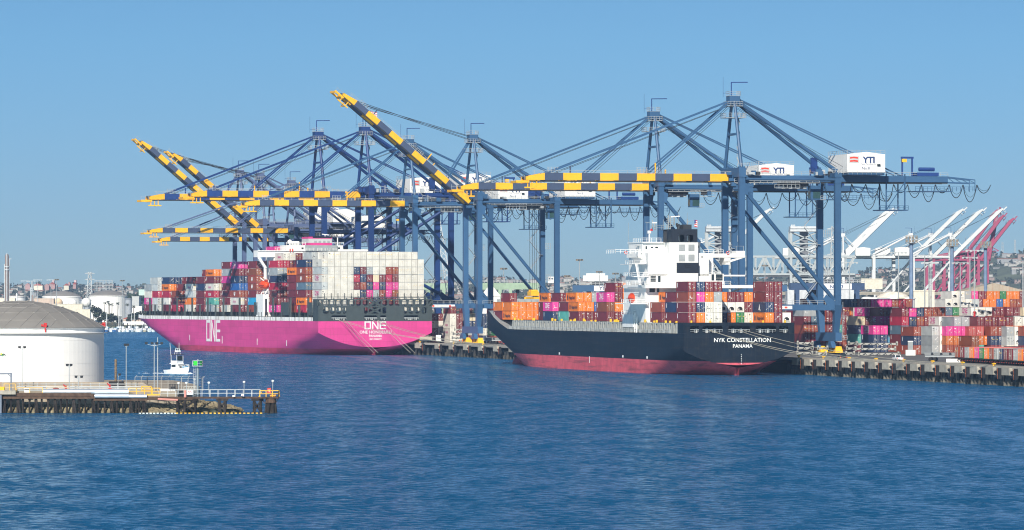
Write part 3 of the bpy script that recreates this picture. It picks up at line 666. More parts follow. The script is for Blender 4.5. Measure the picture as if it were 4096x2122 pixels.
def door_mb(v, L=CL):
    m = MB(); a = CW / 2; r = random.Random(v)
    for s in (-1, 1): m.box(min(s * .03, s * (a - .16)), max(s * .03, s * (a - .16)), .045, .10, .15, CH - .15)
    for x in (-.78, -.36, .36, .78): m.box(x - .025, x + .025, -.01, .04, .10, CH - .08, 1)
    for x in (-.57, .57): m.box(x - .2, x + .2, -.02, .03, 1.05, 1.12, 1)
    for i in range(5): z = .35 + i * .5; m.box(-a + .2, a - .2, .03, .045, z, z + .04, 0)
    for i in range(4 + v % 3):
        x = r.choice((-.95, -.62, -.2, .12, .5, .85)); z = r.uniform(.6, 2.3); m.box(x, x + r.uniform(.1, .3), .0, .035, z, z + r.uniform(.08, .24), r.choice((2, 2, 2, 3)))
    if v % 2: m.box(-.95, -.45, .0, .036, 2.0, 2.25, 2)
    return m
def reefer_mb(v):
    m = MB(); a = CW / 2; m.box(-a + .15, a - .15, .03, .10, .15, CH - .14, 0)
    if v % 3 != 1: m.prism([(.0 + .72 * math.cos(t * math.pi / 8), .78 + .62 * math.sin(t * math.pi / 8)) for t in range(9)] + [(-.72, .45), (.72, .45)], (0, .03, .15), (1, 0, 0), (0, 0, 1), .02, 1)
    else: m.box(-.25, .2, .0, .03, 1.2, 1.6, 1)
    m.box(-.85, .85, .0, .03, .32, .44, 1); m.box(-.6, -.2, -.01, .03, .7, 1.0, 0); m.box(.3, .7, -.01, .02, 1.95, 2.1, 3 if v % 2 else 2); m.box(-.8, -.3, 0, .03, 2.2, 2.32, 2)
    return m
def rdoor_mb(v):
    m = door_mb(v); m.m = [1 if k == 1 else k for k in m.m]; return m
_mesh = {}
def shared(key, fn):
    if key not in _mesh: _mesh[key] = fn()
    return _mesh[key]
def logo_mb(k):
    m = MB(); x = -CW / 2 - .012; y0 = CL / 2; o = lambda y, z: (x, y, z); xd, yd = (0, -1, 0), (0, 0, 1)
    if k == 'one': block_one(m, o(y0 + .4, .95), xd, yd, 1.5, 5.2, th=-.01, k=.16); m.text('NETWORK EXPRESS', .5, o(y0 + .4, .4), xd, yd)
    elif k == 'hap': m.text('Hapag-Lloyd', 1.35, o(y0 - .9, .85), xd, yd, m=1, bold=.02); m.prism([(-.5, .2), (.5, .2), (.6, 1.3), (-.2, 1.9), (-.6, 1.2)], o(y0 + 4.4, .4), xd, yd, -.01, 1)
    elif k == 'mit': m.prism([(-1.1, 1.7), (-1.1, .7), (0, 0), (1.1, .7), (1.1, 1.7), (.5, 1.7), (.5, .9), (.2, .9), (.2, 1.7), (-.2, 1.7), (-.2, .9), (-.5, .9), (-.5, 1.7)], o(y0, .5), xd, yd, -.01)
    elif k == 'kl': m.text('K LINE', 1.5, o(y0, .8), xd, yd, bold=.03)
    elif k == 'acl': m.prism([(-.8, 0), (.3, 0), (.7, .6), (.2, 1.7)], o(y0, .6), xd, yd, -.01); m.text('CMA', .7, o(y0 - 1, .3), xd, yd)
    elif k == 'txt': m.text('SIEKANG', 1.0, o(y0, .9), xd, yd, m=0, bold=.02)
    elif k == 'cai': m.text('CAI', .95, o(y0, 1.0), xd, yd, bold=.02); m.box(x - .012, x, y0 - .6, y0 + .6, 2.1, 2.2); m.box(x - .012, x, y0 - .6, y0 + .6, .5, .6)
    elif k == 'blk': m.box(x - .012, x, y0 - 1.9, y0 + 2.2, .6, 2.0)
    elif k == 'tri': m.text('tex', .8, o(2.0, 1.8), xd, yd, bold=.03)
    elif k == 'evr': m.text('UASC', 1.5, o(y0, .7), xd, yd, bold=.03)
    else: m.box(x - .012, x, CL - 1.6, CL - 1.2, 1.2, 2.5)        # the ident strip every box carries
    return m
LOGOMAT = {'one': [decal], 'onem': [decalp], 'hap': [decald, decald], 'mit': [decal], 'kl': [decal], 'acl': [decal], 'txt': [decalp], 'cai': [decald], 'blk': None, 'tri': [decal], 'evr': [decal], 'id': [decal]}
SPEC = {'p': ('P', 'one'), 'o': ('O', 'hap'), 'r': ('R', 'mit'), 'w': ('W', 'onem'), 'k': ('K', 'kl'), 'n': ('N', 'acl'), 'c': ('W', 'cai'), 't': ('W', 'txt'), 's': ('S', 'kl'), 'e': ('E', 'evr'), 'x': ('X', 'onem'), 'm': ('M', 'tri')}
LOGONAME = {'one': 'ONE lettering', 'onem': 'ONE lettering', 'hap': 'dark lettering', 'mit': 'a white crest', 'kl': 'white lettering', 'acl': 'a white emblem', 'cai': 'black lettering', 'txt': 'magenta lettering', 'evr': 'white lettering', 'tri': 'white lettering'}
BOXES = []
def put(pos, rz, ch, desc, side, area, L=CL, end='door', rev=False):
    k, lg = SPEC.get(ch, (ch, 'id')); BOXES.append(dict(pos=pos, rz=rz, k=k, lg=lg if (side or lg == 'hap' and side) else None, desc=desc, area=area, reefer=(k == 'X'), side=side))
def grid(fr, u, v0, zb, tiers, where, pitch=2.5, dz=2.89, hide=None):
    """tiers: strings bottom to top; a character is a container, '.' a gap.  fr: frame whose u axis runs along the boxes"""
    full = [i for i, r_ in enumerate(tiers) if r_.strip('. ')]
    for t, row in enumerate(tiers):
        for j, ch in enumerate(row):
            if ch in '. ': continue
            v = v0 + j * pitch + pitch / 2; p = fr.w(u, v, zb + t * dz); D = p.y; pm = F / D
            left = j == 0 or row[j - 1] in '. '
            a = pm * pm * (CW * CH * .97 + (CL * CH * .27 if left else 0)) * (hide or 1)
            put(p, fr.th, ch, (where, t - full[0] if len(full) > 1 else None, len(row[:j].replace('.', ''))), left, a); BOXES[-1]['zb'] = zb; BOXES[-1]['dz'] = dz
# navy ship
zN = 14.75; V0 = -14.6
def bayN(px, tiers, where, j0=0): grid(BS, BS.u_at(px, V0), V0 + j0 * 2.5, zN, tiers, where)
bayN(2008, ['MM', 'OO', '.M'], 'the bow end of the navy ship, foremost stack')
bayN(2045, ['oOOOMO', 'OOOOOO'], 'the orange stack at the navy ship\'s bow')
bayN(2159, ['.MMM', '.MMM', '...M'], 'the stack behind the navy ship\'s bow stack')
bayN(2163, ['...', '...', '.oOM'], 'the navy ship\'s foredeck, behind the pink box')
bayN(2209, ['NNM', 'pPM', '.MM'], 'the foredeck stack with pink box on navy')
bayN(2272, ['TM', 'MM', '.oOG'], 'the stack with turquoise bottom box')
bayN(2313, ['MMMM', 'oOBM'], 'the low stack forward of lifeboat, second bay')
bayN(2426, ['MMMM', 'DOXX', 'pMOO', '.MOM'], 'the stack just forward of the white deckhouse')
bayN(2645, ['MH', 'RM', '.o'], 'the first stack aft of the white deckhouse')
bayN(2706, ['MM', 'NN', 'MM', '..'], 'the second stack aft of the white deckhouse')
bayN(2704, ['.....NOEW', '.....XXXM', '.....OMMO'], 'the row forward of the stern stack')
bayN(2751, ['MOWW.....omX', 'MNWW.....nm', 'RPOG.....Mm', 'MNMM.....MM'], 'the navy ship\'s stern row')
# magenta ship
zM = 16.3; W0 = -20.6
def bayM(px, tiers, where, v0=None, dz=2.93, pitch=2.52):
    v0 = W0 if v0 is None else v0; grid(PS, PS.u_at(px, v0), v0, zM, tiers, where, pitch, dz)
bayM(1286, ['WWWWWMMMNNMMWWWW', 'WWWWWMMMNMMMWWWW', 'wWWWWWNPGRPRWWWW', 'HWWWWMRNPNPPWWWW', 'wWWWWKNMCMKMWWWW', 'HWWWWNMGWWRRWWWW', 'cWWWWWWWWWWWWWWW', '.cWWWWWWWWWWWWW.'], 'magenta ship\'s stern block', PS.v_at(1286, 3), 2.93, 2.575)
bayM(1221, ['KM', 'oM', 'MRP', 'LLP', 'rRO', 'rRO', 'NNN', '.HX'], 'the bay ahead of magenta ship\'s stern block')
bayM(1183, ['RM', 'MM', 'MM', 'MM', 'MM', 'oO', '.MM'], 'the second bay ahead of the white stern block')
bayM(1109, ['pM', 'MM', 'MRN', 'KKN', 'NNM', 'GGP', 'KKMN', '.tWMM'], 'the bay aft of the lifeboat')
bayM(1024, ['RM', 'YM', 'MMM', 'rRM', 'rRM', 'DMB', 'MMMM', '...M', '...PPP'], 'the bay forward of the lifeboat')
bayM(954, ['MM', 'tM', 'rRN', 'BBR', 'nNP', 'MMK', 'pPH'], 'the pink topped bay forward of lifeboat')
bayM(918, ['WM', 'MM', 'MM', 'MM', 'PM', 'GM', 'M.'], 'the sixth bay forward of the stern block')
bayM(854, ['GM', 'TMC', 'kMMX', 'tCM', 'MMMM', 'oOO'], 'the bay under the twin orange boxes')
bayM(815, ['M', 'MO', 'MM', 'NN', 'MM', '.M'], 'the eighth bay forward of the stern block')
bayM(772, ['XM', 'OM', 'HGM', 'tWO', 'MMKK'], 'the ninth bay, amid white and crimson boxes')
bayM(712, ['KWRM', 'MRMM', 'RMKM', '.MM', '..MM'], 'the tenth bay, low rust stack')
bayM(676, ['MM', 'XTM', 'KKBM', 'oO', 'NNN'], 'the third bay from the bow')
bayM(630, ['HXM', 'HXX', 'KKB', 'HXP', 'HHX'], 'the second bay from the bow')
bayM(606, ['M', 'p', 'W', 'G'], 'the foremost stack at the magenta bow', W0 - .2)
# terminal yard: stacks stand parallel to the quay
def yard(px, D, tiers, where, zb=None, th=.235, dz=2.82):
    fr = Frame(PX(px, D), D, th); grid(fr, 0, 0, ZQ + .05 if zb is None else zb, tiers, where, 2.52, dz)
yard(3653.5, 1440, ['R', 'N', 'R'], 'the narrow end stack beside the grey toilet booth')
yard(3727, 1455, ['GX', 'GX', 'HX'], 'the pale grey front stack')
yard(3755, 1500, ['....', '....', '....', 'xXXX'], 'the row of refrigerated boxes above the pale stack')
yard(3782.7, 1452, ['RR', 'FFK', 'pPP'], 'the stack with pink top box')
yard(3816, 1462, ['..', '..', '..', 'GG'], 'the grey boxes above the pink top box')
yard(3874, 1450, ['TT', 'FFO', 'sS'], 'the stack with salmon red top box')
yard(3886, 1440, ['D', 'D'], 'the low brown box before the salmon stack')
yard(3907, 1490, ['...', '...', '...', 'MMM'], 'the crimson row above the salmon stack')
yard(3961, 1448, ['MM', 'NN', 'RR'], 'the stack with navy box between rust ones')
yard(3993, 1490, ['...', '...', '...', 'MM'], 'the maroon row right of the crimson row')
yard(4026, 1444, ['WX', 'HX', 'GX'], 'the grey stack second from right edge')
yard(4060, 1490, ['...', '...', '...', 'cXT'], 'the top row at the right edge')
yard(4093, 1440, ['MM', 'nN', 'RR'], 'the stack at the right edge')
yard(4070, 1400, ['mMP'], 'the low red box by the right edge')
yard(3884, 1590, ['...', '...', '...', '...', 'xXX'], 'the high pale row behind, with ONE lettering')
yard(3973, 1590, ['...', '...', '...', '...', 'MM'], 'the high maroon pair behind')
yard(4026, 1588, ['...', '...', '...', '...', 'MMM'], 'the high maroon row behind, further right')
yard(4092, 1586, ['..', '..', '..', '..', 'CX'], 'the high cream box at the right edge')
yard(3781, 1660, ['', '', '', '', '', 'XXXXH'], 'the back row of refrigerated boxes')
yard(3779, 1700, ['', '', '', '', '', '', '.XXGPM'], 'the topmost back row of refrigerated boxes')
yard(3920, 1720, ['', '', '', '', '', '', 'MOOEOOMMM'], 'the far row of orange and green boxes')
yard(3905, 1690, ['', '', '', '', '', 'MOOBORRN'], 'the far row below the orange and green boxes')
yard(3606, 1508, ['RKRR', 'MBMR', 'LNMM', 'KNRM', 'MPNR'], 'the block of end faces in the yard')
yard(3690, 1520, ['MMM', 'MMM', 'MMM', 'RMM', 'RRR'], 'the rust stack behind the narrow end stack')
yard(3725, 1600, ['', '', '', '', 'RRLe'], 'the rust row leading to the green box')
yard(3518, 1530, ['MMM', 'NYM', 'RRC', 'pPP', 'RMM'], 'the tall stack of pink on rust boxes')
yard(3463, 1540, ['', '', '', '', 'p'], 'the high pink box beside the crane leg')
yard(3491, 1500, ['NN', 'NN', 'pP'], 'stack with pink top beside flat racks')
yard(3431, 1522, ['MT', 'TT', 'NW', 'CM'], 'stack by the crane leg, cream above')
yard(3457, 1545, ['', '', '', '', 'HX'], 'the high pale box right of the crane leg')
yard(3214, 1535, ['NKRG', 'MKKR', 'RRRM', 'MLRM', 'GGRM'], 'the stack between ship and crane leg')
yard(3180, 1600, ['MMMMM', 'MMMMN', 'MPMMB', 'MPRRM', 'MRRRR'], 'the back stack between ship and crane leg')
yard(3310, 1560, ['XMR', 'WWR', 'NTM', 'MRM', 'MRM'], 'the stack behind the crane legs')
yard(3240, 1640, ['RRRRR', 'RRRRR', 'RRRRR', 'RRRRR', 'RRRRR', 'RRRR'], 'the rust back wall of boxes behind the crane')
yard(3400, 1640, ['', '', '', '', '', 'NMMPPPRKR'], 'the high back row right of the crane leg')
yard(1726, 1850, ['KKM', 'MXM', 'WWM', 'MMM'], 'the stack seen between the two ships, left')
yard(1800, 1835, ['WW', 'tM', 'tM', 'WM', 'M'], 'the pale stack seen between the two ships')
yard(1865, 1845, ['MM', 'GM', 'NN', 'CC', 'M'], 'the mixed stack behind the quay crane')
yard(1975, 1830, ['RM', 'eM', 'TM', 'CM', 'M'], 'the green box stack by the navy bow')
yard(1930, 1840, ['NN', 'WW', 'NN', 'NN'], 'the navy stack under the quay crane')
# boxes on trailer chassis, parked square to the quay
CH_C = 'RMGoPEORHNMMGOKRNM'
def chassis(fr, u, k, ch, i):
    pos = fr.w(u, k, 0)
    lab = ('first', 'second', 'third', 'fourth', 'fifth', 'sixth', 'seventh', 'eighth', 'ninth', 'tenth', 'eleventh', 'twelfth', 'thirteenth', 'fourteenth', 'fifteenth', 'sixteenth', 'seventeenth', 'eighteenth')[i]
    t = thing('trailer_chassis', f'black trailer chassis under the {lab} parked container from the left', 'trailer', (pos.x, pos.y, ZQ), CHR, 'trailers parked along the quay')
    return t, lab
CHR = math.pi / 2 * 0 - .30
def chassis_row():
    proto = None
    for i, ch in enumerate(CH_C):
        D = 1262 - i * 5.6; px = 3826 + i * 19.5
        pos = Vector((PX(px, D), D, ZQ))
        lab = ORD[i + 1]; lb_ = f'black trailer chassis under the {lab} parked container from the left'
        rz = -math.pi / 2 + .30
        if proto is None:
            proto = thing('trailer_chassis', lb_, 'trailer', pos, rz, 'trailers parked along the quay')
            m = MB(); [m.box(s * .45 - .08, s * .45 + .08, .1, 12.2, .95, 1.3) for s in (-1, 1)]; [m.box(-1.2, 1.2, y, y + .25, 1.1, 1.35) for y in (.1, 2.2, 4, 7, 9.5, 11.9)]
            m.box(-1.2, 1.2, 0, .12, .55, .75, 0); m.build('frame', [dark], proto)
            m = MB(); [m.box(s * .9 - .14, s * .9 + .14, -.03, 0, .56, .74) for s in (-1, 1)]; m.build('tail_light', [redp], proto)
            for y in (1.2, 2.5):
                for s in (-1, 1):
                    m = MB(); m.tube((s * 1.2, y, .5), (s * .65, y, .5), .5, 14); m.tube((s * 1.22, y, .5), (s * 1.18, y, .5), .22, 10, 1); m.build('wheel', [black, galv], proto)
            m = MB(); [m.box(s * .8 - .08, s * .8 + .08, 9.2, 9.4, 0, .95) for s in (-1, 1)]; m.build('landing_leg', [galv], proto)
        else: copy_tree(proto, None, pos, rz, lb_)
        fr = Frame(pos.x, pos.y, rz)
        if i in (0,): pass
        k_, lg_ = SPEC.get(ch, (ch, 'id'))
        BOXES.append(dict(pos=pos + Vector((0, 0, 1.36)), rz=rz, k=k_, lg=lg_, desc=('chassis', 0, i), area=99999, reefer=False, side=True, pside=True))
chassis_row()
def fill_below():
    """boxes that carry the visible upper tiers, hidden in the stacks"""
    for b in [q for q in BOXES if 'zb' in q]:
        z = b['pos'].z - b['dz']; c, s_ = math.cos(b['rz']), math.sin(b['rz'])
        while z > b['zb'] - .5:
            hit = False
            for q in BOXES:
                if abs(q['pos'].z - z) < 2.0:
                    dx, dy = q['pos'].x - b['pos'].x, q['pos'].y - b['pos'].y
                    if abs(dx * c + dy * s_) < 2.0 and abs(-dx * s_ + dy * c) < 11.9: hit = True; break
            if hit: break
            BOXES.append(dict(pos=Vector((b['pos'].x, b['pos'].y, z)), rz=b['rz'], k=R.choice('MMRRNGKO'), lg=None, desc=('hidden', 0, 0), area=0, reefer=False, side=False)); z -= b['dz']
fill_below()
def label_of(b):
    wh, t, j = b['desc']; c = KIND[b['k']][0]; ex = f" with {LOGONAME[b['lg']]}" if b['lg'] in LOGONAME else ''
    if wh == 'chassis': return f"{c} container{ex} on the {ORD[j + 1]} parked trailer from the left"
    s = f"{c} container{ex}, {'' if t is None else ORD[t + 1] + ' tier up, '}{ORD[j + 1]} from left, {wh}"
    s = s if len(s.split()) <= 16 else s.replace(ex, '')
    s = s if len(s.split()) <= 16 else s.replace('the ', '')
    return s if len(s.split()) <= 16 else s.replace('container', 'box', 1).replace(' up,', ',').replace(' seen', '')
BOXES.sort(key=lambda b: -b['area'])
KEEP, REST = BOXES[:330], BOXES[330:]
def cmesh(b):
    k = b['k']; r = b['reefer']
    return shared(('body', k), lambda: body_mb().mesh('container_body', [cmat(k)]))
ci = 0
def end_mesh(k, reefer, v):
    if reefer: return shared(('ref', v % 4), lambda: reefer_mb(v % 4).mesh('refrigeration_unit', [cmat('X'), black, decal, decaly]))
    return shared(('door', k, v % 6), lambda: door_mb(v % 6).mesh('door', [cmat(k), rod if k not in 'WCHX' else mat('lock_rod_grey', (.25, .25, .24), .5, .2), decal if k not in 'WCHX' else decald, decaly]))
for b in KEEP:
    ci += 1
    o = bpy.data.objects.new('shipping_container', cmesh(b)); C.objects.link(o); o.location = b['pos']; o.rotation_euler = (0, 0, b['rz'])
    tag(o, label_of(b), 'container', 'shipping containers')
    d = bpy.data.objects.new('refrigeration_unit' if b['reefer'] else 'door', end_mesh(b['k'], b['reefer'], R.randrange(24))); C.objects.link(d); d.parent = o
    if b['lg']:
        key = b['lg'].replace('onem', 'one')
        mm_ = LOGOMAT[b['lg']]
        lm = shared(('logo', b['lg']), lambda: logo_mb(key).mesh('lettering', mm_))
        l = bpy.data.objects.new('lettering', lm); C.objects.link(l); l.parent = o
        if b.get('pside'): l.rotation_euler = (0, 0, math.pi); l.location = (0, CL, 0)
from mathutils import Matrix
ks = sorted({b['k'] for b in REST}); S_ = MB(); smats = [cmat(k) for k in ks] + [rod, decal, decaly, black, decalp, decald]; nk = len(ks); bodyM = body_mb()
for b in REST:
    M4 = Matrix.Translation(b['pos']) @ Matrix.Rotation(b['rz'], 4, 'Z')
    q = MB(); q.add(bodyM); e = reefer_mb(R.randrange(4)) if b['reefer'] else door_mb(R.randrange(6))
    if b['reefer']: e.m = [{0: 0, 1: nk + 3, 2: nk + 1, 3: nk + 2}[x] if x else -1 for x in e.m]
    else: e.m = [nk - 1 + x if x else -1 for x in e.m]
    q.m = [-1] * len(q.m); q.add(e)
    if b['lg']:
        l = logo_mb(b['lg'].replace('onem', 'one')); l.m = [nk + {'onem': 4, 'txt': 4, 'hap': 5, 'cai': 5}.get(b['lg'], 1)] * len(l.m); q.add(l)
    q.m = [ks.index(b['k']) if x < 0 else x for x in q.m]
    S_.add(q, M4)
if REST: tag(S_.build('container_stacks', smats), 'further stacked containers of many colours behind the nearer ones', 'containers', kind='stuff')
# ---------------------------------------------------------------- ship-to-shore cranes
cb = mat('crane_blue', (.034, .098, .205), .5, var=.10, scale=.12, streak=.32, dirt=(.04, .07, .13)); cdb = mat('crane_deep_blue', (.008, .036, .15), .5, var=.08, scale=.15); cgb = mat('crane_grey_blue', (.085, .12, .23), .55, var=.06)
byel = mat('boom_yellow', (.86, .43, .012), .5, var=.06, scale=.2, streak=.25, dirt=(.45, .2, .02)); bgr = mat('boom_slate_blue', (.050, .072, .13), .5, var=.08, scale=.2)
bblue = mat('boom_deep_blue', (.012, .045, .19), .5); cw = mat('crane_white', (.60, .62, .63), .5, var=.04); cm = mat('crane_magenta', (.33, .05, .115), .55, var=.06)
logob = mat('house_letter_blue', (.02, .05, .16), .6); rail_ = mat('crane_railing', (.40, .43, .45), .5, .2); cabg = mat('cab_glass', (.03, .07, .07), .15)
def crane(label, px, D, rz, col, bands, s=1.0, up=0.0, bl=1.0, apex=1.0, detail=2, no='', sub='', flip=False, nbr=None, braces='n', house=True, group='quay cranes', px_off=0, back=1.0, cat='crane', zt=None, hm=None, cabx=-8, rope=None, lname=None, bt=1.0):
    t = thing('quay_crane', label, cat, (PX(px, D), D, ZQ), rz, group); t.scale = (1, 1, 1)
    S = lambda p: (p[0] * s, p[1] * s, p[2] * s)
    def bd(m, name, mats, parent=t, smooth=False): m.v = [S(p) for p in m.v]; return m.build(name, mats, parent, smooth=smooth)
    G, Yl, zp, zb = 30.5, 9.1, 14.3, 52.9; ap = 78.6 * apex
    lw = 1.85 * bt
    for x in (0, -G):
        for y in (-Yl, Yl):
            m = MB(); top = 57.2 if x == 0 else 55.6
            m.hexa([(x - lw / 2, y - .9, zp), (x + lw / 2, y - .9, zp), (x + lw / 2, y + .9, zp), (x - lw / 2, y + .9, zp), (x - lw / 2, y - .8, top), (x + lw / 2, y - .8, top), (x + lw / 2, y + .8, top), (x - lw / 2, y + .8, top)])
            yb = y * .80
            m.hexa([(x - .8, yb - .95, 6.4), (x + .8, yb - .95, 6.4), (x + .8, yb + .95, 6.4), (x - .8, yb + .95, 6.4), (x - 1.1, y - 1.5, zp + .8), (x + 1.1, y - 1.5, zp + .8), (x + 1.1, y + 1.5, zp + .8), (x - 1.1, y + 1.5, zp + .8)])
            if detail > 1:
                m.box(x - lw / 2 - .06, x + lw / 2 + .06, y - .88, y + .88, 52.2, 52.6); m.box(x - lw / 2 - .07, x + lw / 2 + .07, y - .95, y + .95, zp + 3.6, zp + 3.9)
            leg = bd(m, 'leg', [col])
            if detail > 1 and nbr and y > 0 and x == nbr[1]:
                q = MB(); q.text(nbr[0], 1.5, (x, yb + 1.3, 9.3), (-1, 0, 0), (0, 0, 1), bold=.05); q.v = [(p[0], p[1] + .35, p[2]) for p in q.v]; bd(q, 'lettering', [decal])
        m = MB(); m.box(x - 1.0, x + 1.0, -10.3, 10.3, 4.0, 6.6); bd(m, 'sill_beam', [col])
        m = MB(); m.box(x - 1.1, x + 1.1, -Yl - 1, Yl + 1, 54.0, 56.9 if x == 0 else 55.4); bd(m, 'cross_beam', [col])
        for y0 in (-7.6, 7.6):
            m = MB()
            m.prism([(-2.6, 2.0), (2.6, 2.0), (1.0, 4.0), (-1.0, 4.0)], (x + .7, y0, 0), (0, 1, 0), (0, 0, 1), -1.4 if False else 1.4); m.v = [(p[0] - 1.4, p[1], p[2]) for p in m.v] if False else m.v
            for k in (-1.75, 1.75): m.hexa([(x - 1.25, y0 + k - 1.6, .45), (x + 1.25, y0 + k - 1.6, .45), (x + 1.25, y0 + k + 1.6, .45), (x - 1.25, y0 + k + 1.6, .45), (x - .9, y0 + k - .9, 2.4), (x + .9, y0 + k - .9, 2.4), (x + .9, y0 + k + .9, 2.4), (x - .9, y0 + k + .9, 2.4)], 1); [m.tube((x - .3, y0 + k + q, .42), (x + .3, y0 + k + q, .42), .42, 10, 2) for q in (-.9, .9)]; m.box(x - .95, x + .95, y0 + k - .3, y0 + k + .3, .5, 1.5, 1)
            bd(m, 'bogie', [col if detail > 1 else col, yel, dark])
    for y in (-Yl, Yl):
        m = MB(); m.box(-G - .9, .9, y - .7, y + .7, zp - .9, zp + .9)
        if y > 0 and detail > 1:
            m.box(-G * .52, -G * .18, y + .7, y + .74, zp - .5, zp + .5, 1); m.box(-G * .47, -G * .44, y + .74, y + .76, zp - .3, zp + .3, 2); m.box(-G * .25, -G * .22, y + .74, y + .76, zp - .35, zp + .35, 2); m.box(-G * .42, -G * .28, y + .74, y + .76, zp - .2, zp + .2, 3)
        bd(m, 'portal_beam', [col, decal, redp, ltgrey])
        m = MB(); n_ = 8 if detail > 1 else 5
        if braces == 'n': m.tube((-.4, y, 50.6), (-G + .5, y, zp + 1.6), .62 * bt, n_); m.tube((0, y, 53.4), (-G, y, 53.4), .4 * bt, n_)
        else: m.tube((0, y, 31), (-G, y, 50), .6, n_); m.tube((0, y, 31), (-G, y, zp + 1), .6, n_); m.tube((0, y, 53.4), (-G, y, 53.4), .4 * bt, n_)
        bd(m, 'diagonal_brace', [col])
        if detail > 1:
            m = MB(); m.prism([(-2.0, 0), (2.6, 3.6), (3.6, 2.2), (1.2, -1.2)], (-G + 1.2, y + .8, zp + .4), (1, 0, 0), (0, 0, 1), .1); m.prism([(-1.0, 0), (1.2, 1.0), (.8, -2.6), (-.4, -3.2)], (-1.4, y + .8, 51.6), (1, 0, 0), (0, 0, 1), .1); m.v = [S(p) for p in m.v]; m.each('gusset_plate', [col], t)
    if detail:
        m = MB()
        for y in (-Yl, Yl): m.rail([(.9, y + .6, zp + .9), (-G - .9, y + .6, zp + .9)], 1.15, 2.4, .05)
        m.rail([(-G - 1, -Yl, zp + .9), (-G - 1, Yl, zp + .9)], 1.15, 2.4, .05); bd(m, 'railing', [rail_])
    # A-frame
    for y in (-1, 1):
        m = MB(); m.tube((0, y * Yl, 56.5), (0, y * 1.0, ap), .58 * bt, 8, r2=.5 * bt); bd(m, 'mast_leg', [col])
    m = MB(); m.box(-1.7, 1.7, -1.9, 1.9, ap - 2.2, ap + .4); m.box(-.6, .6, -Yl * .5, Yl * .5, (56 + ap) / 2 - .3, (56 + ap) / 2 + .3); bd(m, 'mast_head', [col])
    if detail:
        m = MB()
        for z, w_ in ((ap + .5, 1.8), (ap - 2.6, 2.4), (ap - 6.2, 3.2)):
            m.box(-w_, w_, -w_, w_, z - .15, z); m.rail([(-w_, w_, z), (w_, w_, z)], 1.3, .9, .05); m.rail([(-w_, -w_, z), (-w_, w_, z)], 1.3, .9, .05); m.rail([(w_, -w_, z), (w_, w_, z)], 1.3, .9, .05)
        for i in range(5):
            z = 58 + i * 3.2; m.bar((-1.6, 1.4, z), (-1.6, -1.4, z + 2.4), .35, .12); m.rail([(-1.6, -1.4, z + 2.4), (-1.6, 1.4, z + 2.4)], 1, .9, .04)
        bd(m, 'access_platform', [rail_])
        m = MB(); m.tube((.6, 0, ap), (.6, 0, ap + 4.6), .16, 6); m.bar((.7, 0, ap + 4.6), (-4.6, 0, ap + 4.7), .28); m.tube((3.2, 0, ap), (3.2, 0, ap + 6.2), .05, 5); m.bar((0, 0, ap + 1.3), (3.2, 0, ap + 1.3), .1); bd(m, 'jib_mast', [bblue])
    # boom about its hinge
    Lb = 63.5 * bl; hx = 2.6; hz_ = zb; nseg = 11
    ca, sa = math.cos(up), math.sin(up)
    bp_ = lambda x, z, y=0.0: (hx + x * ca - z * sa, y, hz_ + x * sa + z * ca)
    m = MB()
    for y in (-3.0, 3.0):
        for i in range(nseg):
            a, c = Lb * i / nseg, Lb * (i + 1) / nseg; mi = 0 if i % 2 == 0 else 1
            z1 = z2 = 2.15 * bt
            if i == nseg - 1: z2 = 1.0 * bt
            if i == 0: pass
            m.hexa([bp_(a, 0, y - .62 * bt), bp_(c, 0, y - .62 * bt), bp_(c, 0, y + .62 * bt), bp_(a, 0, y + .62 * bt), bp_(a, z1, y - .62 * bt), bp_(c, z2, y - .62 * bt), bp_(c, z2, y + .62 * bt), bp_(a, z1, y + .62 * bt)], mi)
        m.bar(bp_(0, -.28, y), bp_(Lb, -.28, y), .5, .22, 2)
    for i in range(0, nseg + 1): m.bar(bp_(Lb * i / nseg * .99 + .2, .9, -2.7), bp_(Lb * i / nseg * .99 + .2, .9, 2.7), .7, .9, 2)
    if detail > 1:
        for x, h in ((.78, 2.6), (.36, 3.6), (.31, 1.6)): m.bar(bp_(Lb * x, 1.8, 2.7), bp_(Lb * x, 1.8 + h, 2.7), .38, m=0 if x < .5 else 1)
    boom = bd(m, 'boom', [bands[0], bands[1], dark])
    if detail:
        m = MB()
        for y in (3.2,):
            n_ = int(Lb / (2.6 if detail > 1 else 5))
            for i in range(n_): m.bar(bp_(Lb * i / n_, 1.85, y), bp_(Lb * i / n_, 2.95, y), .09)
            m.bar(bp_(0, 2.95, y), bp_(Lb * .97, 2.95, y), .09); m.bar(bp_(0, 2.4, y), bp_(Lb * .97, 2.4, y), .07)
        bd(m, 'railing', [rail_], boom)
        m = MB(); a = Lb
        for x in (a - .4, a + 2.8): m.bar(bp_(x, -.6, -3.4), bp_(x, -.6, 3.4), .8, .7)
        for y in (-3.2, 3.2): m.bar(bp_(a - 1, -.5, y), bp_(a + 3.2, -.5, y), .6, .7)
        for x, y in ((a - 3.4, 3), (a - .6, 3), (a - 3.4, -3)): m.bar(bp_(x, 0, y), bp_(x, -2.3, y), .3)
        m.bar(bp_(a - 4.6, -2.3, 3), bp_(a + .4, -2.3, 3), .5, .4); m.bar(bp_(a - 3.4, -2.3, -3), bp_(a - 3.4, -2.3, 3), .4)
        bd(m, 'tip_platform', [bands[0]], boom)
        m = MB()
        for p, q in ((-1, 3.4), ): m.bar(bp_(a + p, .9, 3.4), bp_(a + q, .9, 3.4), .09); [m.bar(bp_(a + x, -.2, 3.4), bp_(a + x, 1.5, 3.4), .09) for x in (-1, .4, 1.6, 3.2)]
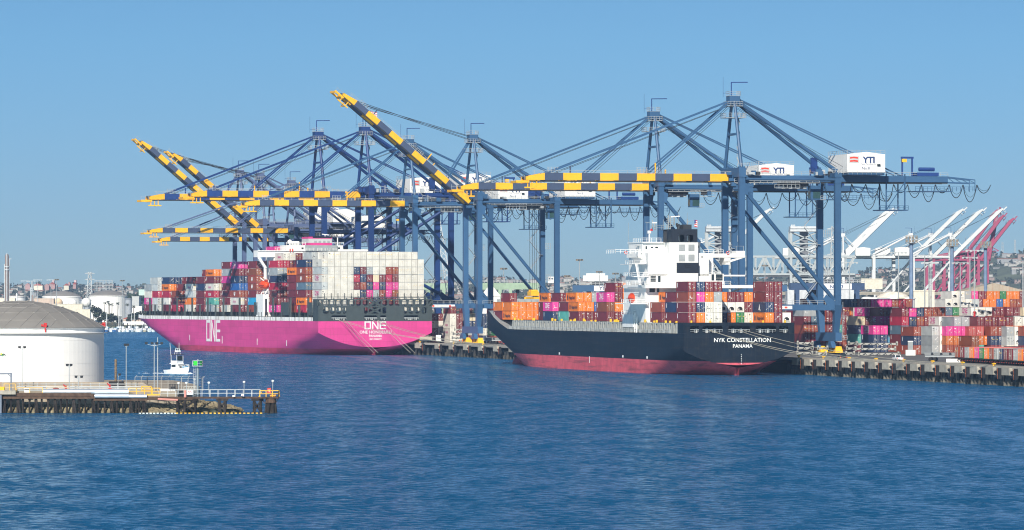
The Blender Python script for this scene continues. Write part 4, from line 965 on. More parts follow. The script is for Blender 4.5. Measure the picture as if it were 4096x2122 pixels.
        for xx in (.86, .42):
            for i in range(4): m.bar(bp_(Lb * xx + i * 1.0 - 1.5, 1.8, 1.2), bp_(Lb * xx + i * 1.0 - 1.5, 4.0, 1.2), .14); m.bar(bp_(Lb * xx - 1.8, 2.3 + i * .55, 1.2), bp_(Lb * xx + 1.8, 2.3 + i * .55, 1.2), .1)
        bd(m, 'sheave_frame', [rail_], boom)
    # stays
    xo, xi = Lb * .90, Lb * .40
    for y in (-1, 1):
        if up < .2:
            for x in (xo, xi):
                m = MB(); m.bar((.9, y * 1.2, ap - 1), bp_(x, 1.9, y * 2.7), .55, .42); bd(m, 'forestay', [col])
                m = MB(); m.tube((.9, y * 1.5, ap - 2.4), bp_(x - 3, 2.1, y * 2.7), .07, 4); bd(m, 'hoist_rope', [dark])
        else:
            for dz_ in (-.4, -1.6):
                m = MB(); m.tube((.9, y * 1.3, ap + dz_), bp_(xo - (dz_ + 1) * 1.4, 2.0, y * 2.7), .09, 4); bd(m, 'hoist_rope', [dark])
            e = bp_(xi, 1.9, y * 2.7); k = Vector((hx + 8, y * 2.2, zb + 9))
            m = MB(); m.bar((.9, y * 1.2, ap - 1.5), k, .5); m.bar(k, bp_(xi * .72, 1.9, y * 2.7), .5); bd(m, 'forestay', [col])
        m = MB(); m.tube((-1.2, y * 1.2, ap - 1.4), (-G - .5, y * 7.2, 56), .58 * bt, 8); bd(m, 'backstay', [col])
        m = MB(); m.bar((-1.2, y * .9, ap - .4), (-54 * back, y * 2.7, 54.4), .45, .36); bd(m, 'tie_bar', [col])
        m = MB(); m.tube((-1, y * .6, ap - 2), (-G - 1, y * 5, 57.5), .06, 4); m.tube((-1, y * .9, ap - 3.2), (-G - 3, y * 5, 57.5), .06, 4); bd(m, 'hoist_rope', [dark])
    # girder
    gx = -68 * back
    m = MB()
    for y in (-2.7, 2.7): m.box(gx, hx - .3, y - .62, y + .62, zb - 0, zb + 1.85); m.box(gx, hx - .3, y - .3, y + .3, zb - .42, zb, 1)
    i = 0
    while -i * 8.5 > gx: m.box(-i * 8.5 - .4, -i * 8.5 + .4, -2.1, 2.1, zb + .4, zb + 1.6); i += 1
    for x in (0, -G): m.box(x - .9, x + .9, -Yl, Yl, 52.9 + 1.87, 54.0) if False else None
    bd(m, 'girder', [col, dark])
    if detail:
        m = MB(); m.rail([(-1, 3.3, zb + 1.85), (gx, 3.3, zb + 1.85)], 1.1, 2.4 if detail > 1 else 5, .05); m.rail([(1.5, Yl + .8, 57.1), (-2.4, Yl + .8, 57.1)], 1.1, 1, .05); m.rail([(-G + 2, Yl + .9, 55.6), (-G - 2.4, Yl + .9, 55.6)], 1.1, 1, .05); m.rail([(-12, 4.2, zb - 2.0), (-20, 4.2, zb - 2.0)], 2.0, 1.2, .06)
        m.box(-20, -12, 3.6, 4.3, zb - 2.1, zb - 1.95); bd(m, 'railing', [rail_])
    if house:
        h0, h1 = 55.6, 61.2; x0, x1 = -45.6, -33.5
        m = MB(); m.hexa([(x0, -9.7, h0), (x1, -9.7, h0), (x1, 9.7, h0), (x0, 9.7, h0), (x0, -9.7, h1), (x1, -9.7, h1), (x1, 9.7, h1), (x0, 9.7, h1)]); m.hexa([(x0, -9.7, h1), (x1, -9.7, h1), (x1, 9.7, h1), (x0, 9.7, h1), ((x0 + x1) / 2 - .05, -9.7, h1 + .7), ((x0 + x1) / 2 + .05, -9.7, h1 + .7), ((x0 + x1) / 2 + .05, 9.7, h1 + .7), ((x0 + x1) / 2 - .05, 9.7, h1 + .7)])
        hs = bd(m, 'machine_house', [hm or white])
        m = MB(); m.box(x0 + .2, x1 - .2, -9.5, 9.5, h0 - .8, h0 - .02); [m.box(x - .25, x + .25, -3.3, 3.3, zb + 1.87, h0 - .8) for x in (x0 + 2, x0 + 6, x1 - 1)]; bd(m, 'house_base', [col], hs)
        if detail > 1:
            yf = 9.72
            m = MB()
            if no: m.text('YTI', 2.6, (-40.4, yf, 58.6), (-1, 0, 0), (0, 0, 1), bold=.045); m.text('Yusen Terminals Inc.', .62, (-40.3, yf, 58.0), (-1, 0, 0), (0, 0, 1)); m.text('No.' + no, 1.25, (-39.4, yf, 56.5), (-1, 0, 0), (0, 0, 1))
            if no: bd(m, 'lettering', [logob], hs)
            m = MB(); m.box(-37.3, -34.0, yf - .01, yf + .02, 58.4, 60.7, 2); [m.prism([(0, 0), (1.3, .15), (2.6, 0), (2.6, .5), (1.3, .65), (0, .5)], (-34.3, yf + .03, z), (-1, 0, 0), (0, 0, 1), .02, 1) for z in (58.8, 59.8)]
            if no: bd(m, 'company_flag', [redp, redp, ltgrey], hs)
            m = MB(); m.box(-44.0, -43.0, yf - .02, yf + .35, 57.6, 58.2); m.box(x1, x1 + .04, -5, -4, h0, h0 + 2.2); bd(m, 'window', [glass], hs)
            m = MB(); m.rail([(x0, 9.6, h1), (x1, 9.6, h1)], 1.2, 1.5, .045); m.rail([(x1 + .1, -9.6, h1), (x1 + .1, 9.6, h1)], 1.2, 2, .045); m.rail([(x0, 10.3, h0 - .6), (x1 + 3, 10.3, h0 - .6)], 1.1, 1.4, .045); bd(m, 'railing', [rail_], hs)
    # trolley and cab, festoon loops, back end
    if detail > 1 or (detail and s > .8 and not flip):
        m = MB(); x = cabx; m.box(x - 4, x + 4, -3.6, 3.6, zb - 1.5, zb - .5); [m.box(x - 3.5 + i * 2.3, x - 2.5 + i * 2.3, -3, 3, zb - 2.2, zb - 1.4, 1) for i in range(4)]
        tr = bd(m, 'trolley', [dark, galv])
        m = MB(); m.box(x - 7.6, x - 4.4, 1.6, 4.4, zb - 5.6, zb - 1.3, 0); m.box(x - 7.5, x - 5.2, 4.39, 4.45, zb - 5.2, zb - 3.0, 1); m.box(x - 4.42, x - 4.36, 1.8, 4.2, zb - 5.2, zb - 3, 1); bd(m, 'operator_cab', [col, cabg], tr)
        m = MB(); m.rail([(x - 9.2, 4.4, zb - 5.5), (x - 7.6, 4.4, zb - 5.5)], 1.1, .8, .05); m.box(x - 9.2, x - 7.6, 1.6, 4.4, zb - 5.65, zb - 5.5); bd(m, 'railing', [rail_], tr)
        if rope:
            for a in (-2.2, -1.2, 1.0, 2.2):
                m = MB(); m.tube((x + a, 2.4 * (1 if a > 0 else -1), zb - 1.5), (x + a * .8, 1.5 * (1 if a > 0 else -1), rope + 3), .07, 4); bd(m, 'hoist_rope', [dark], tr)
            m = MB(); m.box(x - 1.6, x + 1.6, -2.2, 2.2, rope + 1.2, rope + 2.8); m.box(x - 1.2, x + 1.2, -6.1, 6.1, rope, rope + .7); [m.box(x - 1.7, x + 1.7, y - .35, y + .35, rope - .5, rope + .8) for y in (-5.8, 5.8)]; [m.tube((x - 1.3, y, rope + 3.0), (x + 1.3, y, rope + 3.0), .55, 10) for y in (-1.2, 1.2)]; bd(m, 'spreader', [yel], tr)
        n_ = 12; xs_ = [cabx - 9 - i * (abs(gx) - 1 + cabx + 9 - 3) / n_ for i in range(n_ + 1)]
        for i in range(n_):
            a, c = xs_[i], xs_[i + 1]; dp = 4.0 + 1.6 * math.sin(i * 2.1); m = MB()
            for yy, k in ((2.9, 1.0), (3.3, .72)): m.path([(a + (c - a) * q / 8, yy, zb - .7 - dp * k * (1 - (2 * q / 8 - 1) ** 2) ** .8) for q in range(9)], .12 if k == 1 else .05, 5)
            bd(m, 'festoon_cable', [black])
        m = MB(); x = gx + 9
        m.box(gx - 1, x + 2, -4.6, 4.6, zb - 2.9, zb - 2.7); m.rail([(gx - 9, 4.6, zb - 2.7), (x + 2, 4.6, zb - 2.7)], 1.3, 1.3, .06)
        for y in (2.7, -2.7): m.bar((gx, y, zb + 1.7), (gx - 9, y, zb + .8), .3); m.bar((gx, y, zb), (gx - 9, y, zb - .2), .3); [m.bar((gx - i * 2.2, y, zb + 1.6 - i * .2), (gx - i * 2.2 - 2.2, y, zb - .1), .16) for i in range(4)]; m.bar((gx - 9, y, zb + .8), (gx - 9, y, zb - 2.7), .2)
        bd(m, 'back_platform', [cb if col is cb else col, rail_])
        m = MB(); x = gx + 14
        for dx in (0, 6.0):
            for y in (3.4, -3.4): m.bar((x + dx, y, zb + 2.5), (x + dx, y, zb - 8.6), .34)
        m.bar((x, 3.4, zb), (x + 6, 3.4, zb - 8.6), .22); m.bar((x + 6, 3.4, zb - 3), (x, 3.4, zb - 3), .22); m.box(x - 1, x + 8, -3.8, 3.8, zb - 8.8, zb - 8.5); m.rail([(x - 1, 3.8, zb - 8.5), (x + 8, 3.8, zb - 8.5)], 1.2, 1.3, .06)
        bd(m, 'maintenance_cage', [col])
        m = MB(); x = gx + 11
        for dx in (0, 3.2): m.bar((x + dx, 1.5, zb + 1.8), (x + dx, 1.5, zb + 7.8), .45)
        m.bar((x - .4, 1.5, zb + 7.6), (x + 3.6, 1.5, zb + 7.6), .6); m.box(x + 1.9, x + 3.4, 1.0, 2.0, zb + 6.2, zb + 7.2, 1); m.box(x - 8, x - 1, -2.4, 3.4, zb + 1.9, zb + 3.0); m.tube((x - 7, 2, zb + 4), (x - 2, 2, zb + 4), .6, 8); bd(m, 'service_hoist', [bblue, yel])
        m = MB()                                                     # zig-zag stair up the far landside leg
        for i in range(6):
            z = 17 + i * 5.6; y = -Yl + 1.2; a, c = (-G + 1.2, -G + 5.4) if i % 2 else (-G + 5.4, -G + 1.2)
            m.bar((a, y, z), (c, y, z + 5.2), .7, .14); m.bar((a, y + .3, z + 1), (c, y + .3, z + 6.2), .07); m.box(min(a, c) - .9, min(a, c) + .6, y - .5, y + .5, z - .1, z) if i % 2 else m.box(max(a, c) - .6, max(a, c) + .9, y - .5, y + .5, z - .1, z)
        for z in (24, 36): m.box(-G - 3, -G - .9, -Yl - .8, -Yl + .8, z, z + .12); m.rail([(-G - 3, -Yl + .8, z), (-G - .9, -Yl + .8, z)], 2.2, .7, .06)
        x = -G - 1.9; m.bar((x, Yl * .8 + .6, 4), (x, Yl * .8 + .6, 16), .1); m.bar((x, Yl * .8 + 1.3, 4), (x, Yl * .8 + 1.3, 16), .1); [m.box(x - .05, x + .05, Yl * .8 + .6, Yl * .8 + 1.3, 4 + i * .9, 4.1 + i * .9) for i in range(13)]
        m.box(-G - 3, -G - 1, 6, 9.4, 4.4, 4.5); m.rail([(-G - 3, 9.4, 4.5), (-G - 1, 9.4, 4.5)], 1.2, .7, .07); m.rail([(-G - 3, 9.4, 10.5), (-G - 1, 9.4, 10.5)], 1.2, .7, .07)
        bd(m, 'stair', [rail_])
    if detail > 1:
        m = MB(); rr = random.Random(int(px))
        for i in range(26):
            x = rr.choice((rr.uniform(-6, 3), rr.uniform(-G - 6, -G + 6), rr.uniform(-30, -2))); a, b_, c_ = rr.uniform(.5, 2.2), rr.uniform(.5, 1.6), rr.uniform(.6, 2.0); y = rr.choice((-4.6, 3.9, 4.4)); z = rr.choice((zb - 1.6, zb + 1.9, zb + 1.9)); m.box(x - a / 2, x + a / 2, y - b_ / 2, y + b_ / 2, z, z + c_, rr.choice((0, 0, 1, 2)))
        m.box(-26, 1, 4.0, 4.9, zb - .5, zb - .38, 1); m.rail([(-26, 4.9, zb - .4), (1, 4.9, zb - .4)], 1.1, 2, .05, 1)
        bd(m, 'deck_equipment', [col, rail_, dark])
        m = MB(); m.box(-G + 2, -G + 4, -6, -5, 55.6, 60.5); [m.bar((-G + 2.2 + .35 * i, -4.9, 55.6), (-G + 2.2 + .35 * i, -4.9, 60.5), .1) for i in range(6)]; bd(m, 'cable_tower', [bblue])
        m = MB()
        for x, z in ((-8, 1.9), (-8.2, 1.9)): m.bar((x, -1, zb + z), (x, -1, zb + 4.6), .12)
        m.bar((-6, -1, zb + 4.4), (-11, -1, zb + 3.4), .16); m.bar((-6, -1, zb + 4.8), (-6, -1, zb + 3.6), .1); bd(m, 'floodlight', [rail_])
    return t
YB = (byel, bgr); YD = (byel, bblue); ROT = math.pi + .2355; ROT2 = math.pi + .30
crane('blue quay crane numbered 8 with its boom lowered, nearest at the right', 2933, 1454, ROT, cb, YB, no='8', cabx=-19, rope=None)
crane('blue quay crane with lowered boom, standing behind the navy ship\'s deckhouse', 2614, 1573, ROT, cb, YB, no='7', cabx=-7)
crane('blue quay crane with its yellow striped boom raised high', 1890, 1792, ROT2, cb, YB, no='6', up=.685, cabx=-24, rope=17, nbr=('8', 0))
crane('blue quay crane with lowered boom, just right of the magenta ship\'s white stacks', 1634, 1843, ROT2, cb, YB, no='6', cabx=-18, nbr=('6', -30.5))
crane('deep blue tall quay crane flying a striped flag from its mast head', 1458, 1905, ROT2, cdb, YD, s=1.09, no='9', braces='k', cabx=-12)
crane('deep blue tall quay crane, the left one of two', 1272, 1962, ROT2, cdb, YD, s=1.09, no='10', braces='k', cabx=-14)
crane('grey blue quay crane with raised boom, the left one of two at far left', 958, 2076, ROT2, cgb, YB, s=.93, up=.70, bl=.94, detail=1, no='')
crane('grey blue quay crane with raised boom, the right one of two at far left', 1040, 2040, ROT2, cgb, YB, s=.90, up=.70, bl=.84, detail=1, no='')
crane('grey blue low quay crane with the upper of two low booms', 1165, 1990, ROT2, cgb, YB, s=.845, bl=1.10, detail=1, no='')
crane('grey blue low quay crane with the lower of two low booms', 1085, 2080, ROT2, cgb, YB, s=.80, bl=.95, detail=1, no='')
fx = PX(1458, 1905); m = MB(); zf = ZQ + 1.09 * 79 + 1
m.tube((0, 0, -1.5), (0, 0, 5.5), .12, 5, 3)
for i in range(7): m.prism([(0.1, 3.2 + i * .32), (4.6, 2.4 + i * .32), (4.6, 2.72 + i * .32), (.1, 3.52 + i * .32)], (0, 0, 0), (1, 0, 0), (0, 0, 1), .03, i % 2)
m.box(.1, 2.0, -.1, -.05, 4.3, 5.4, 2)
tag(m.build('flag', [red, decal, mat('flag_blue', (0, 0, 0)), dark], None, (fx + .5, 1904, zf)), 'striped flag flying from the mast head of a deep blue crane', 'flag')
WB = (cw, cw)
for px, lab in ((3352, 'white quay crane with raised boom, the left one of the close pair'), (3372, 'white quay crane with raised boom, the right one of the close pair'), (2872, 'white quay crane with raised boom seen behind the lift bridge'), (3643, 'white quay crane, leftmost of the three in a row by the pink cranes'), (3722, 'white quay crane, middle one of the three by the pink cranes'), (3801, 'white quay crane, nearest to the pink cranes')):
    crane(lab, px, 3500 + (px % 7) * 6, -.04, cw, WB, s=.90, up=.775, bl=.90, apex=.93, detail=1, flip=True, group='white quay cranes', back=.8, bt=1.3)
for px, a, bl_, lab in ((3842, .972, .87, 'pink quay crane with its boom raised between white booms'), (3912, .903, .76, 'pink quay crane with the lowest boom tip'), (3948, 1.40, .72, 'pink quay crane with the steepest raised boom'), (3870, .93, .80, 'pink quay crane half hidden behind the other pink booms')):
    crane(lab, px, 3950 + px % 9, -.04, cm, (cm, cm), s=.93, up=a, bl=bl_, apex=.80, detail=1, flip=True, group='pink quay cranes', back=.6, house=False, bt=1.3)
# ---------------------------------------------------------------- wharf face: fascia panels, fenders, piles, bollards
wharf = thing('wharf', 'concrete container wharf on dark piles with fascia panels along the water', 'wharf', (0, 0, 0))
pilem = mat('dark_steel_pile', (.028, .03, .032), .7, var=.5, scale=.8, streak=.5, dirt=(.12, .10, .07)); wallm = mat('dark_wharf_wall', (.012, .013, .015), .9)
def along(i0, s):
    i = i0
    while True:
        (x0, y0), (x1, y1) = QL[i], QL[i + 1]; L = math.hypot(x1 - x0, y1 - y0)
        if s <= L: return x0 + (x1 - x0) * s / L, y0 + (y1 - y0) * s / L, math.atan2(x1 - x0, y1 - y0)
        s -= L; i += 1
m = MB()
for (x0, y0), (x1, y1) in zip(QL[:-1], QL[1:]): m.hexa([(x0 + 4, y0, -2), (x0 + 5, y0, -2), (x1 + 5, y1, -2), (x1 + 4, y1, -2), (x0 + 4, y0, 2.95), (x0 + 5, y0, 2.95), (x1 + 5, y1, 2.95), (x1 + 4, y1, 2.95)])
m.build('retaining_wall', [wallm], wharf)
fpro = bpro = None
def fender_parts(root):
    m = MB(); m.box(-1.2, -.55, -.6, .6, 1.7, 4.35); m.build('pad', [black], root)
    m = MB(); m.box(-1.22, -1.15, .62, .72, 1.7, 4.3); m.build('edge_strip', [orange], root)
    m = MB(); m.tube((-.5, 1.6, 3.3), (-.5, 4.2, 3.3), .42, 8); m.tube((-.5, 1.6, 2.3), (-.5, 4.2, 2.3), .42, 8); m.path([(-.7, .9, 3.6), (-.8, 2.6, 2.4), (-.7, 4.4, 2.9)], .05, 4, 1); m.build('rubber_buffer', [black, galv], root)
s_ = 160.0; k = 0; npile = 0
TOT = sum(math.hypot(b_[0] - a_[0], b_[1] - a_[1]) for a_, b_ in zip(QL[:-1], QL[1:]))
while s_ < 930:
    x, y, a = along(0, s_); rz = -a
    ok = (y < 1345) or (1600 < y < 1860)
    if ok:
        if s_ == 160.0 or fpro is None:
            fpro = thing('fender', 'black rubber fender with orange strip nearest the picture edge on the wharf', 'fender', (x, y, 0), rz, 'fenders along the wharf'); fender_parts(fpro)
        else:
            k += 1; side = 'by the parked vehicles' if y < 1345 else 'between the two ships'
            copy_tree(fpro, None, (x, y, 0), rz, f'black rubber fender with orange strip {side}, {ORD[k + 1] if k < 20 else "twenty first"} from right')
        x2, y2, a2 = along(0, s_ + 8.3)
        m = MB(); m.box(-.8, .15, -3.0, 3.0, 2.65, 4.4 + R.random() * .1); o = m.build('fascia_panel', [conc], wharf, (x2, y2, 0), -a2)
        if k % 2 == 0:
            x3, y3, a3 = along(0, s_ + 9.6); lb_ = f'yellow mooring bollard on the quay edge, {ORD[k // 2 + 1]} from the right'
            if bpro is None:
                bpro = thing('bollard', lb_, 'bollard', (x3 + .8, y3, ZQ), -a3, 'bollards along the quay edge')
                m = MB(); m.lathe([(.55, 0), (.5, .1), (.3, .2), (.28, .55), (.45, .75), (.5, .9), (.2, 1.0)], 12); m.build('post', [yel], bpro); m = MB(); m.box(-.25, .25, -.95, .95, .68, .9); m.build('horn', [yel], bpro)
            else: copy_tree(bpro, None, (x3 + .8, y3, ZQ), -a3, lb_)
    s_ += 12.6 if y < 1500 else 24
m = MB(); s_ = 150.0; pls = []
while s_ < 930:
    x, y, a = along(0, s_)
    if (y < 1360) or (1600 < y < 1860): pls.append((x, y, a))
    s_ += 2.9 if y < 1500 else 5.2
for i, (x, y, a) in enumerate(pls):
    q = MB() if i < 100 else m
    off = (0, 0) if i < 100 else (x, y)
    q.tube((off[0] + .9, off[1], -2), (off[0] + .9 + .5 * (i % 2), off[1], 2.9), .52, 8); q.tube((off[0] + .88, off[1], -1), (off[0] + .88, off[1], .7 + R.random() * .8), .58, 8, 1)
    if i < 100: q.build('pile', [pilem, mat('barnacle_crust', (.085, .075, .06), .95, var=.5, scale=3)], wharf, (x, y, 0))
if m.v: o = m.build('pile', [pilem, MATS['barnacle_crust']], wharf); o['kind'] = 'stuff'
m = MB()
for (x0, y0), (x1, y1) in zip(QL[:-1], QL[1:]): m.hexa([(x0 + .1, y0, ZQ + .03), (x0 + .6, y0, ZQ + .03), (x1 + .6, y1, ZQ + .03), (x1 + .1, y1, ZQ + .03), (x0 + .1, y0, ZQ + .3), (x0 + .6, y0, ZQ + .3), (x1 + .6, y1, ZQ + .3), (x1 + .1, y1, ZQ + .3)])
m.build('kerb', [conc], wharf)
# mooring lines
def line(root_label, pts, sag=1.0):
    a, b_ = Vector(pts[0]), Vector(pts[1]); m = MB(); o = a
    m.path([tuple(a.lerp(b_, t / 10) - a - Vector((0, 0, sag * 4 * (t / 10) * (1 - t / 10)))) for t in range(11)], .075, 5)
    tag(m.build('mooring_line', [mat('rope', (.36, .33, .26), .9, var=.2)], None, a), root_label, 'rope', 'mooring lines')
for i, (px, q, z1) in enumerate(((2836, (104, 1242), 12.6), (2841, (98, 1270), 12.6), (2952, (106, 1236), 12.6), (2976, (118, 1178), 12.6))):
    v = BS.v_at(px, 0); line(f'pale mooring line from the navy stern to the quay, {ORD[i + 1]} from the left', (BS.w(-.1, v, z1), (q[0], q[1], ZQ + .6)), 2.2)
for i, (px, q) in enumerate(((1356, (-11, 1728)), (1372, (-9, 1722)), (1492, (-6, 1708)), (1510, (-4, 1700)))):
    v = PS.v_at(px, 0); line(f'pale mooring line from the magenta stern to the quay, {ORD[i + 1]} from the left', (PS.w(-.1, v, 13.3), (q[0], q[1], ZQ + .6)), 2.0)
for i, v in enumerate((-13.0, -11.4, 1.5, 3.2)):
    p = PS.w(-.1, v, 13.0); line(f'dark mooring line dropping across the magenta transom, {ORD[i + 1]} from the left', (p, PS.w(-16, v + 7.5, 1.0)), .3)
# ---------------------------------------------------------------- left foreground: tank farm point, timber pier, jetty, boat
DP = 884.0; X_ = lambda px, D=DP: PX(px, D); Z_ = lambda py, D=DP: PZ(py, D)
rockm = mat('riprap_rock', (.30, .25, .155), .95, var=.5, scale=.7); tan = mat('sandy_concrete', (.36, .31, .24), .9, var=.14, scale=.25, streak=.5, dirt=(.30, .12, .05))
m = MB(); xr = X_(640)
poly = [(-160, 887.2), (X_(560), 887.2), (X_(700), 888.5), (X_(730), 897), (X_(745), 903), (X_(735), 930), (X_(660), 965), (X_(500), 1010), (-160, 1040)]
for i in range(len(poly)):
    a, c = poly[i], poly[(i + 1) % len(poly)]; m.face([(a[0], a[1], -1), (c[0], c[1], -1), (c[0], c[1], 4.0), (a[0], a[1], 4.0)])
m.face([(x, y, 4.0) for x, y in poly]); tag(m.build('point_ground', tan), kind='structure')
def rocks(m, x0, x1, y0, y1, n, s0, s1, zf):
    for i in range(n):
        x, y = R.uniform(x0, x1), R.uniform(y0, y1); s = R.uniform(s0, s1); z = zf(x, y); k = len(m.v); K = 6
        for j, (rr, zz) in enumerate(((.75, -.5), (1, 0), (.6, .55))):
            for q in range(K): t = 2 * math.pi * q / K + R.uniform(-.3, .3); f = rr * R.uniform(.75, 1.2); m.v.append((x + s * f * math.cos(t), y + s * .8 * f * math.sin(t), z + s * .75 * zz))
        for j in range(2):
            for q in range(K): m.f.append((k + j * K + q, k + j * K + (q + 1) % K, k + (j + 1) * K + (q + 1) % K, k + (j + 1) * K + q)); m.m.append(0)
        m.f.append(tuple(k + 2 * K + q for q in range(K))); m.m.append(0)
m = MB(); rocks(m, X_(-5), X_(745), 885.2, 887.2, 700, .3, .6, lambda x, y: max(-.1, .05 + (y - 885.2) * .72))
xe = X_(955, 895)
rocks(m, X_(690), xe, 888, 902, 420, .5, 1.1, lambda x, y: max(-.2, 2.4 * (1 - (x - X_(690)) / (xe - X_(690))) ** .7 + .3) * max(.1, 1 - abs(y - 895) / 8))
tag(m.build('riprap', rockm), 'brown boulders heaped along the shore under the pier', 'rocks', kind='stuff')
# big white tank
TD = 941.0; tx = PX(76, TD); TR = 16.8; zr = 15.5
T = thing('storage_tank', 'big white storage tank with grey geodesic dome roof at the left edge', 'tank', (tx, TD, 4.0))
tankw = mat('tank_white', (.86, .86, .84), .55, var=.015, scale=.1, streak=.03)
m = MB(); m.lathe([(TR, 0), (TR, 11.0), (TR + .05, 11.02), (TR + .05, zr - 4)], 96, cap=False)
for i in range(1, 5): m.lathe([(TR + .03, i * 2.3), (TR + .03, i * 2.3 + .05)], 96, cap=False)
m.build('shell', [tankw], T, smooth=False)
m = MB(); m.lathe([(TR + .1, zr - 5.0), (TR + .75, zr - 4.95), (TR + .75, zr - 4.8), (TR + .1, zr - 4.75), (TR + .1, zr - 4), (TR + .35, zr - 3.95), (TR + .35, zr - 3.85)], 96, cap=False); m.build('wind_girder', [tankw], T)
roofm = mat('aluminium_roof', (.21, .20, .185), .75, .0, var=.10, scale=.15); roofr = mat('roof_batten', (.25, .24, .225), .6)
zt = zr - 3.85; h = 20.9 - 4 - zt; RS = (TR ** 2 + h * h) / (2 * h)
dome = lambda r: zt + h - (RS - math.sqrt(max(0, RS * RS - r * r)))
m = MB(); rib = MB(); nr = 6; rings = []
for j in range(nr + 1):
    r = (TR + .5) * j / nr; n_ = max(1, 6 * j); rings.append([(r * math.cos(2 * math.pi * q / n_ + .1), r * math.sin(2 * math.pi * q / n_ + .1), dome(min(r, TR))) for q in range(n_)])
for j in range(1, nr + 1):
    A, Bq = rings[j - 1], rings[j]; nb = len(Bq); na = len(A)
    for q in range(nb):
        s6 = q // j; o = q % j; b0, b1 = Bq[q], Bq[(q + 1) % nb]; a0 = A[(s6 * (j - 1) + o) % na]
        sh = R.random()
        m.face([b0, b1, a0]); rib.bar(b0, b1, .16, .08); rib.bar(b0, a0, .16, .08)
        if o < j - 1: a1 = A[(s6 * (j - 1) + o + 1) % na]; m.face([a0, b1, a1])
        if j < nr: rib.cbox((b0[0], b0[1], b0[2]), (.3, .3, .16), 0)
m.build('dome_roof', [roofm], T); rib.build('roof_batten', [roofr, white], T)
for px, ang in ((213, None), (416, None)):
    m = MB(); xx = PX(px, TD) - tx; yy = -math.sqrt(max(0, (TR + .4) ** 2 - xx * xx)) if abs(xx) < TR else 0
    xx = min(xx, TR + .3)
    m.tube((xx, yy, zt - .9), (xx, yy, zt + .8), .14, 6); m.bar((xx - .8, yy, zt + .5), (xx + .3, yy, zt + .3), .4); m.box(xx - .3, xx + .3, yy - .2, yy + .2, zt + .5, zt + .95); m.build('foam_nozzle', [red], T)
m = MB()
yy = -TR - .04; m.text('TK-27', .62, (PX(2, TD) - tx, -math.sqrt(TR ** 2 - (PX(2, TD) - tx) ** 2) - .3, PZ(1411, TD - 16) - 4), (1, 0, 0), (0, 0, 1))
m.build('lettering', [dark], T)
m = MB()
for px, py, c in ((0, 1424, 0), (4, 1422, 1), (9, 1424, 2)): x = PX(px, TD - 16) - tx; m.prism([(0, 0), (.35, .1), (.3, .45), (0, .4)], (x, -math.sqrt(TR ** 2 - x * x) - .25, PZ(py, TD - 16) - 4), (1, 0, 0), (0, 0, 1), .03, c)
x = PX(17, TD - 16) - tx; m.prism([(-.4, 0), (-.1, .35), (.35, .1), (.4, -.1), (0, .15)], (x, -math.sqrt(TR ** 2 - x * x) - .25, PZ(1421, TD - 16) - 4), (1, 0, 0), (0, 0, 1), .03, 3)
m.build('emblem', [mat('emblem_blue', (.02, .2, .5), .5), mat('emblem_yellow', (.7, .5, .02), .5), mat('emblem_green', (.05, .35, .1), .5), dark], T)
# low sea wall in front of the tank
m = MB(); m.box(-150, X_(545, 897), 896.4, 897.0, 4.0, 5.55); tag(m.build('sea_wall', tan), 'low sandy concrete wall in front of the white tank', 'wall')
# timber pier
pr = thing('pier', 'dark timber pier with brown fascia and black piles below the white tank', 'pier', (0, DP, 0))
m = MB(); m.box(-150, X_(590), 0, 1.0, 3.0, 3.45); m.build('deck', [wood], pr)
m = MB(); m.box(-150, X_(375), -.35, 0, 2.65, 3.5); m.box(-150, X_(365), -.45, -.3, 3.15, 3.75); m.box(X_(375), X_(590), -.2, 0, 2.3, 2.95); m.build('fascia', [wood], pr)
tar = mat('tarred_pile', (.022, .018, .016), .85, var=.5, scale=1.5, streak=.5, dirt=(.13, .10, .07))
zc = [20, 85, 190, 300, 395, 505, 610, 715, 825, 935, 1045, 1150, 1255, 1365, 1465, 1590, 1690, 1795, 1900, 2005, 2110, 2230, 2340, 2385, 2460]
for i, zx_ in enumerate(zc):
    x = X_(zx_ / 4.293); m = MB(); r_ = R.uniform(.16, .21); m.tube((x, R.uniform(0, .3), -1.5), (x, .3, 3.0), r_, 8)
    if i % 3 == 0: m.tube((x + .75, -.5, -1.5), (x + .1, .2, 2.9), .2, 8)
    m.build('pile', [tar], pr)
m = MB()
for a, c in ((0, 170), (180, 515)): m.rail([(X_(a), 1.5, 3.5), (X_(c), 1.5, 3.5)], 1.25, 2.4, .04)
m.build('railing', [galv], pr)
m = MB(); m.rail([(X_(67), .4, 3.7), (X_(170), .4, 3.7)], 1.0, 2.2, .05, mid=False); m.rail([(X_(182), 2.4, 3.7), (X_(268), 2.4, 3.7)], 1.1, 2.2, .05, mid=False); m.rail([(X_(515), .2, 3.5), (X_(640), .2, 3.5)], 1.15, 1.2, .06); m.rail([(X_(560), 3.5, 3.5), (X_(600), 3.5, 3.5)], 1.4, 1, .07); m.box(X_(515), X_(640), -.1, .3, 3.3, 3.5); m.build('yellow_railing', [yel], pr)
pipem = mat('pipe_cladding', (.50, .56, .62), .35, .6, var=.1, scale=.5)
m = MB(); m.tube((X_(172), .5, 3.95), (X_(515), .5, 3.95), .55, 14); m.tube((X_(380), -.35, 3.2), (X_(517), -.35, 3.2), .42, 14); m.tube((X_(515), -.2, 3.15), (X_(588), -.2, 3.15), .36, 12)
for i in range(9): m.tube((X_(180 + i * 37), .5, 3.95), (X_(180.8 + i * 37), .5, 3.95), .58, 14)
tag(m.build('pipeline', [pipem], None, (0, DP, 0)), 'bright clad pipeline lying along the edge of the timber pier', 'pipe')
m = MB()
for z, r_ in ((4.75, .16), (4.35, .12), (5.25, .1), (4.1, .1)): m.tube((X_(50), 8, z), (X_(560), 8, z), r_, 6)
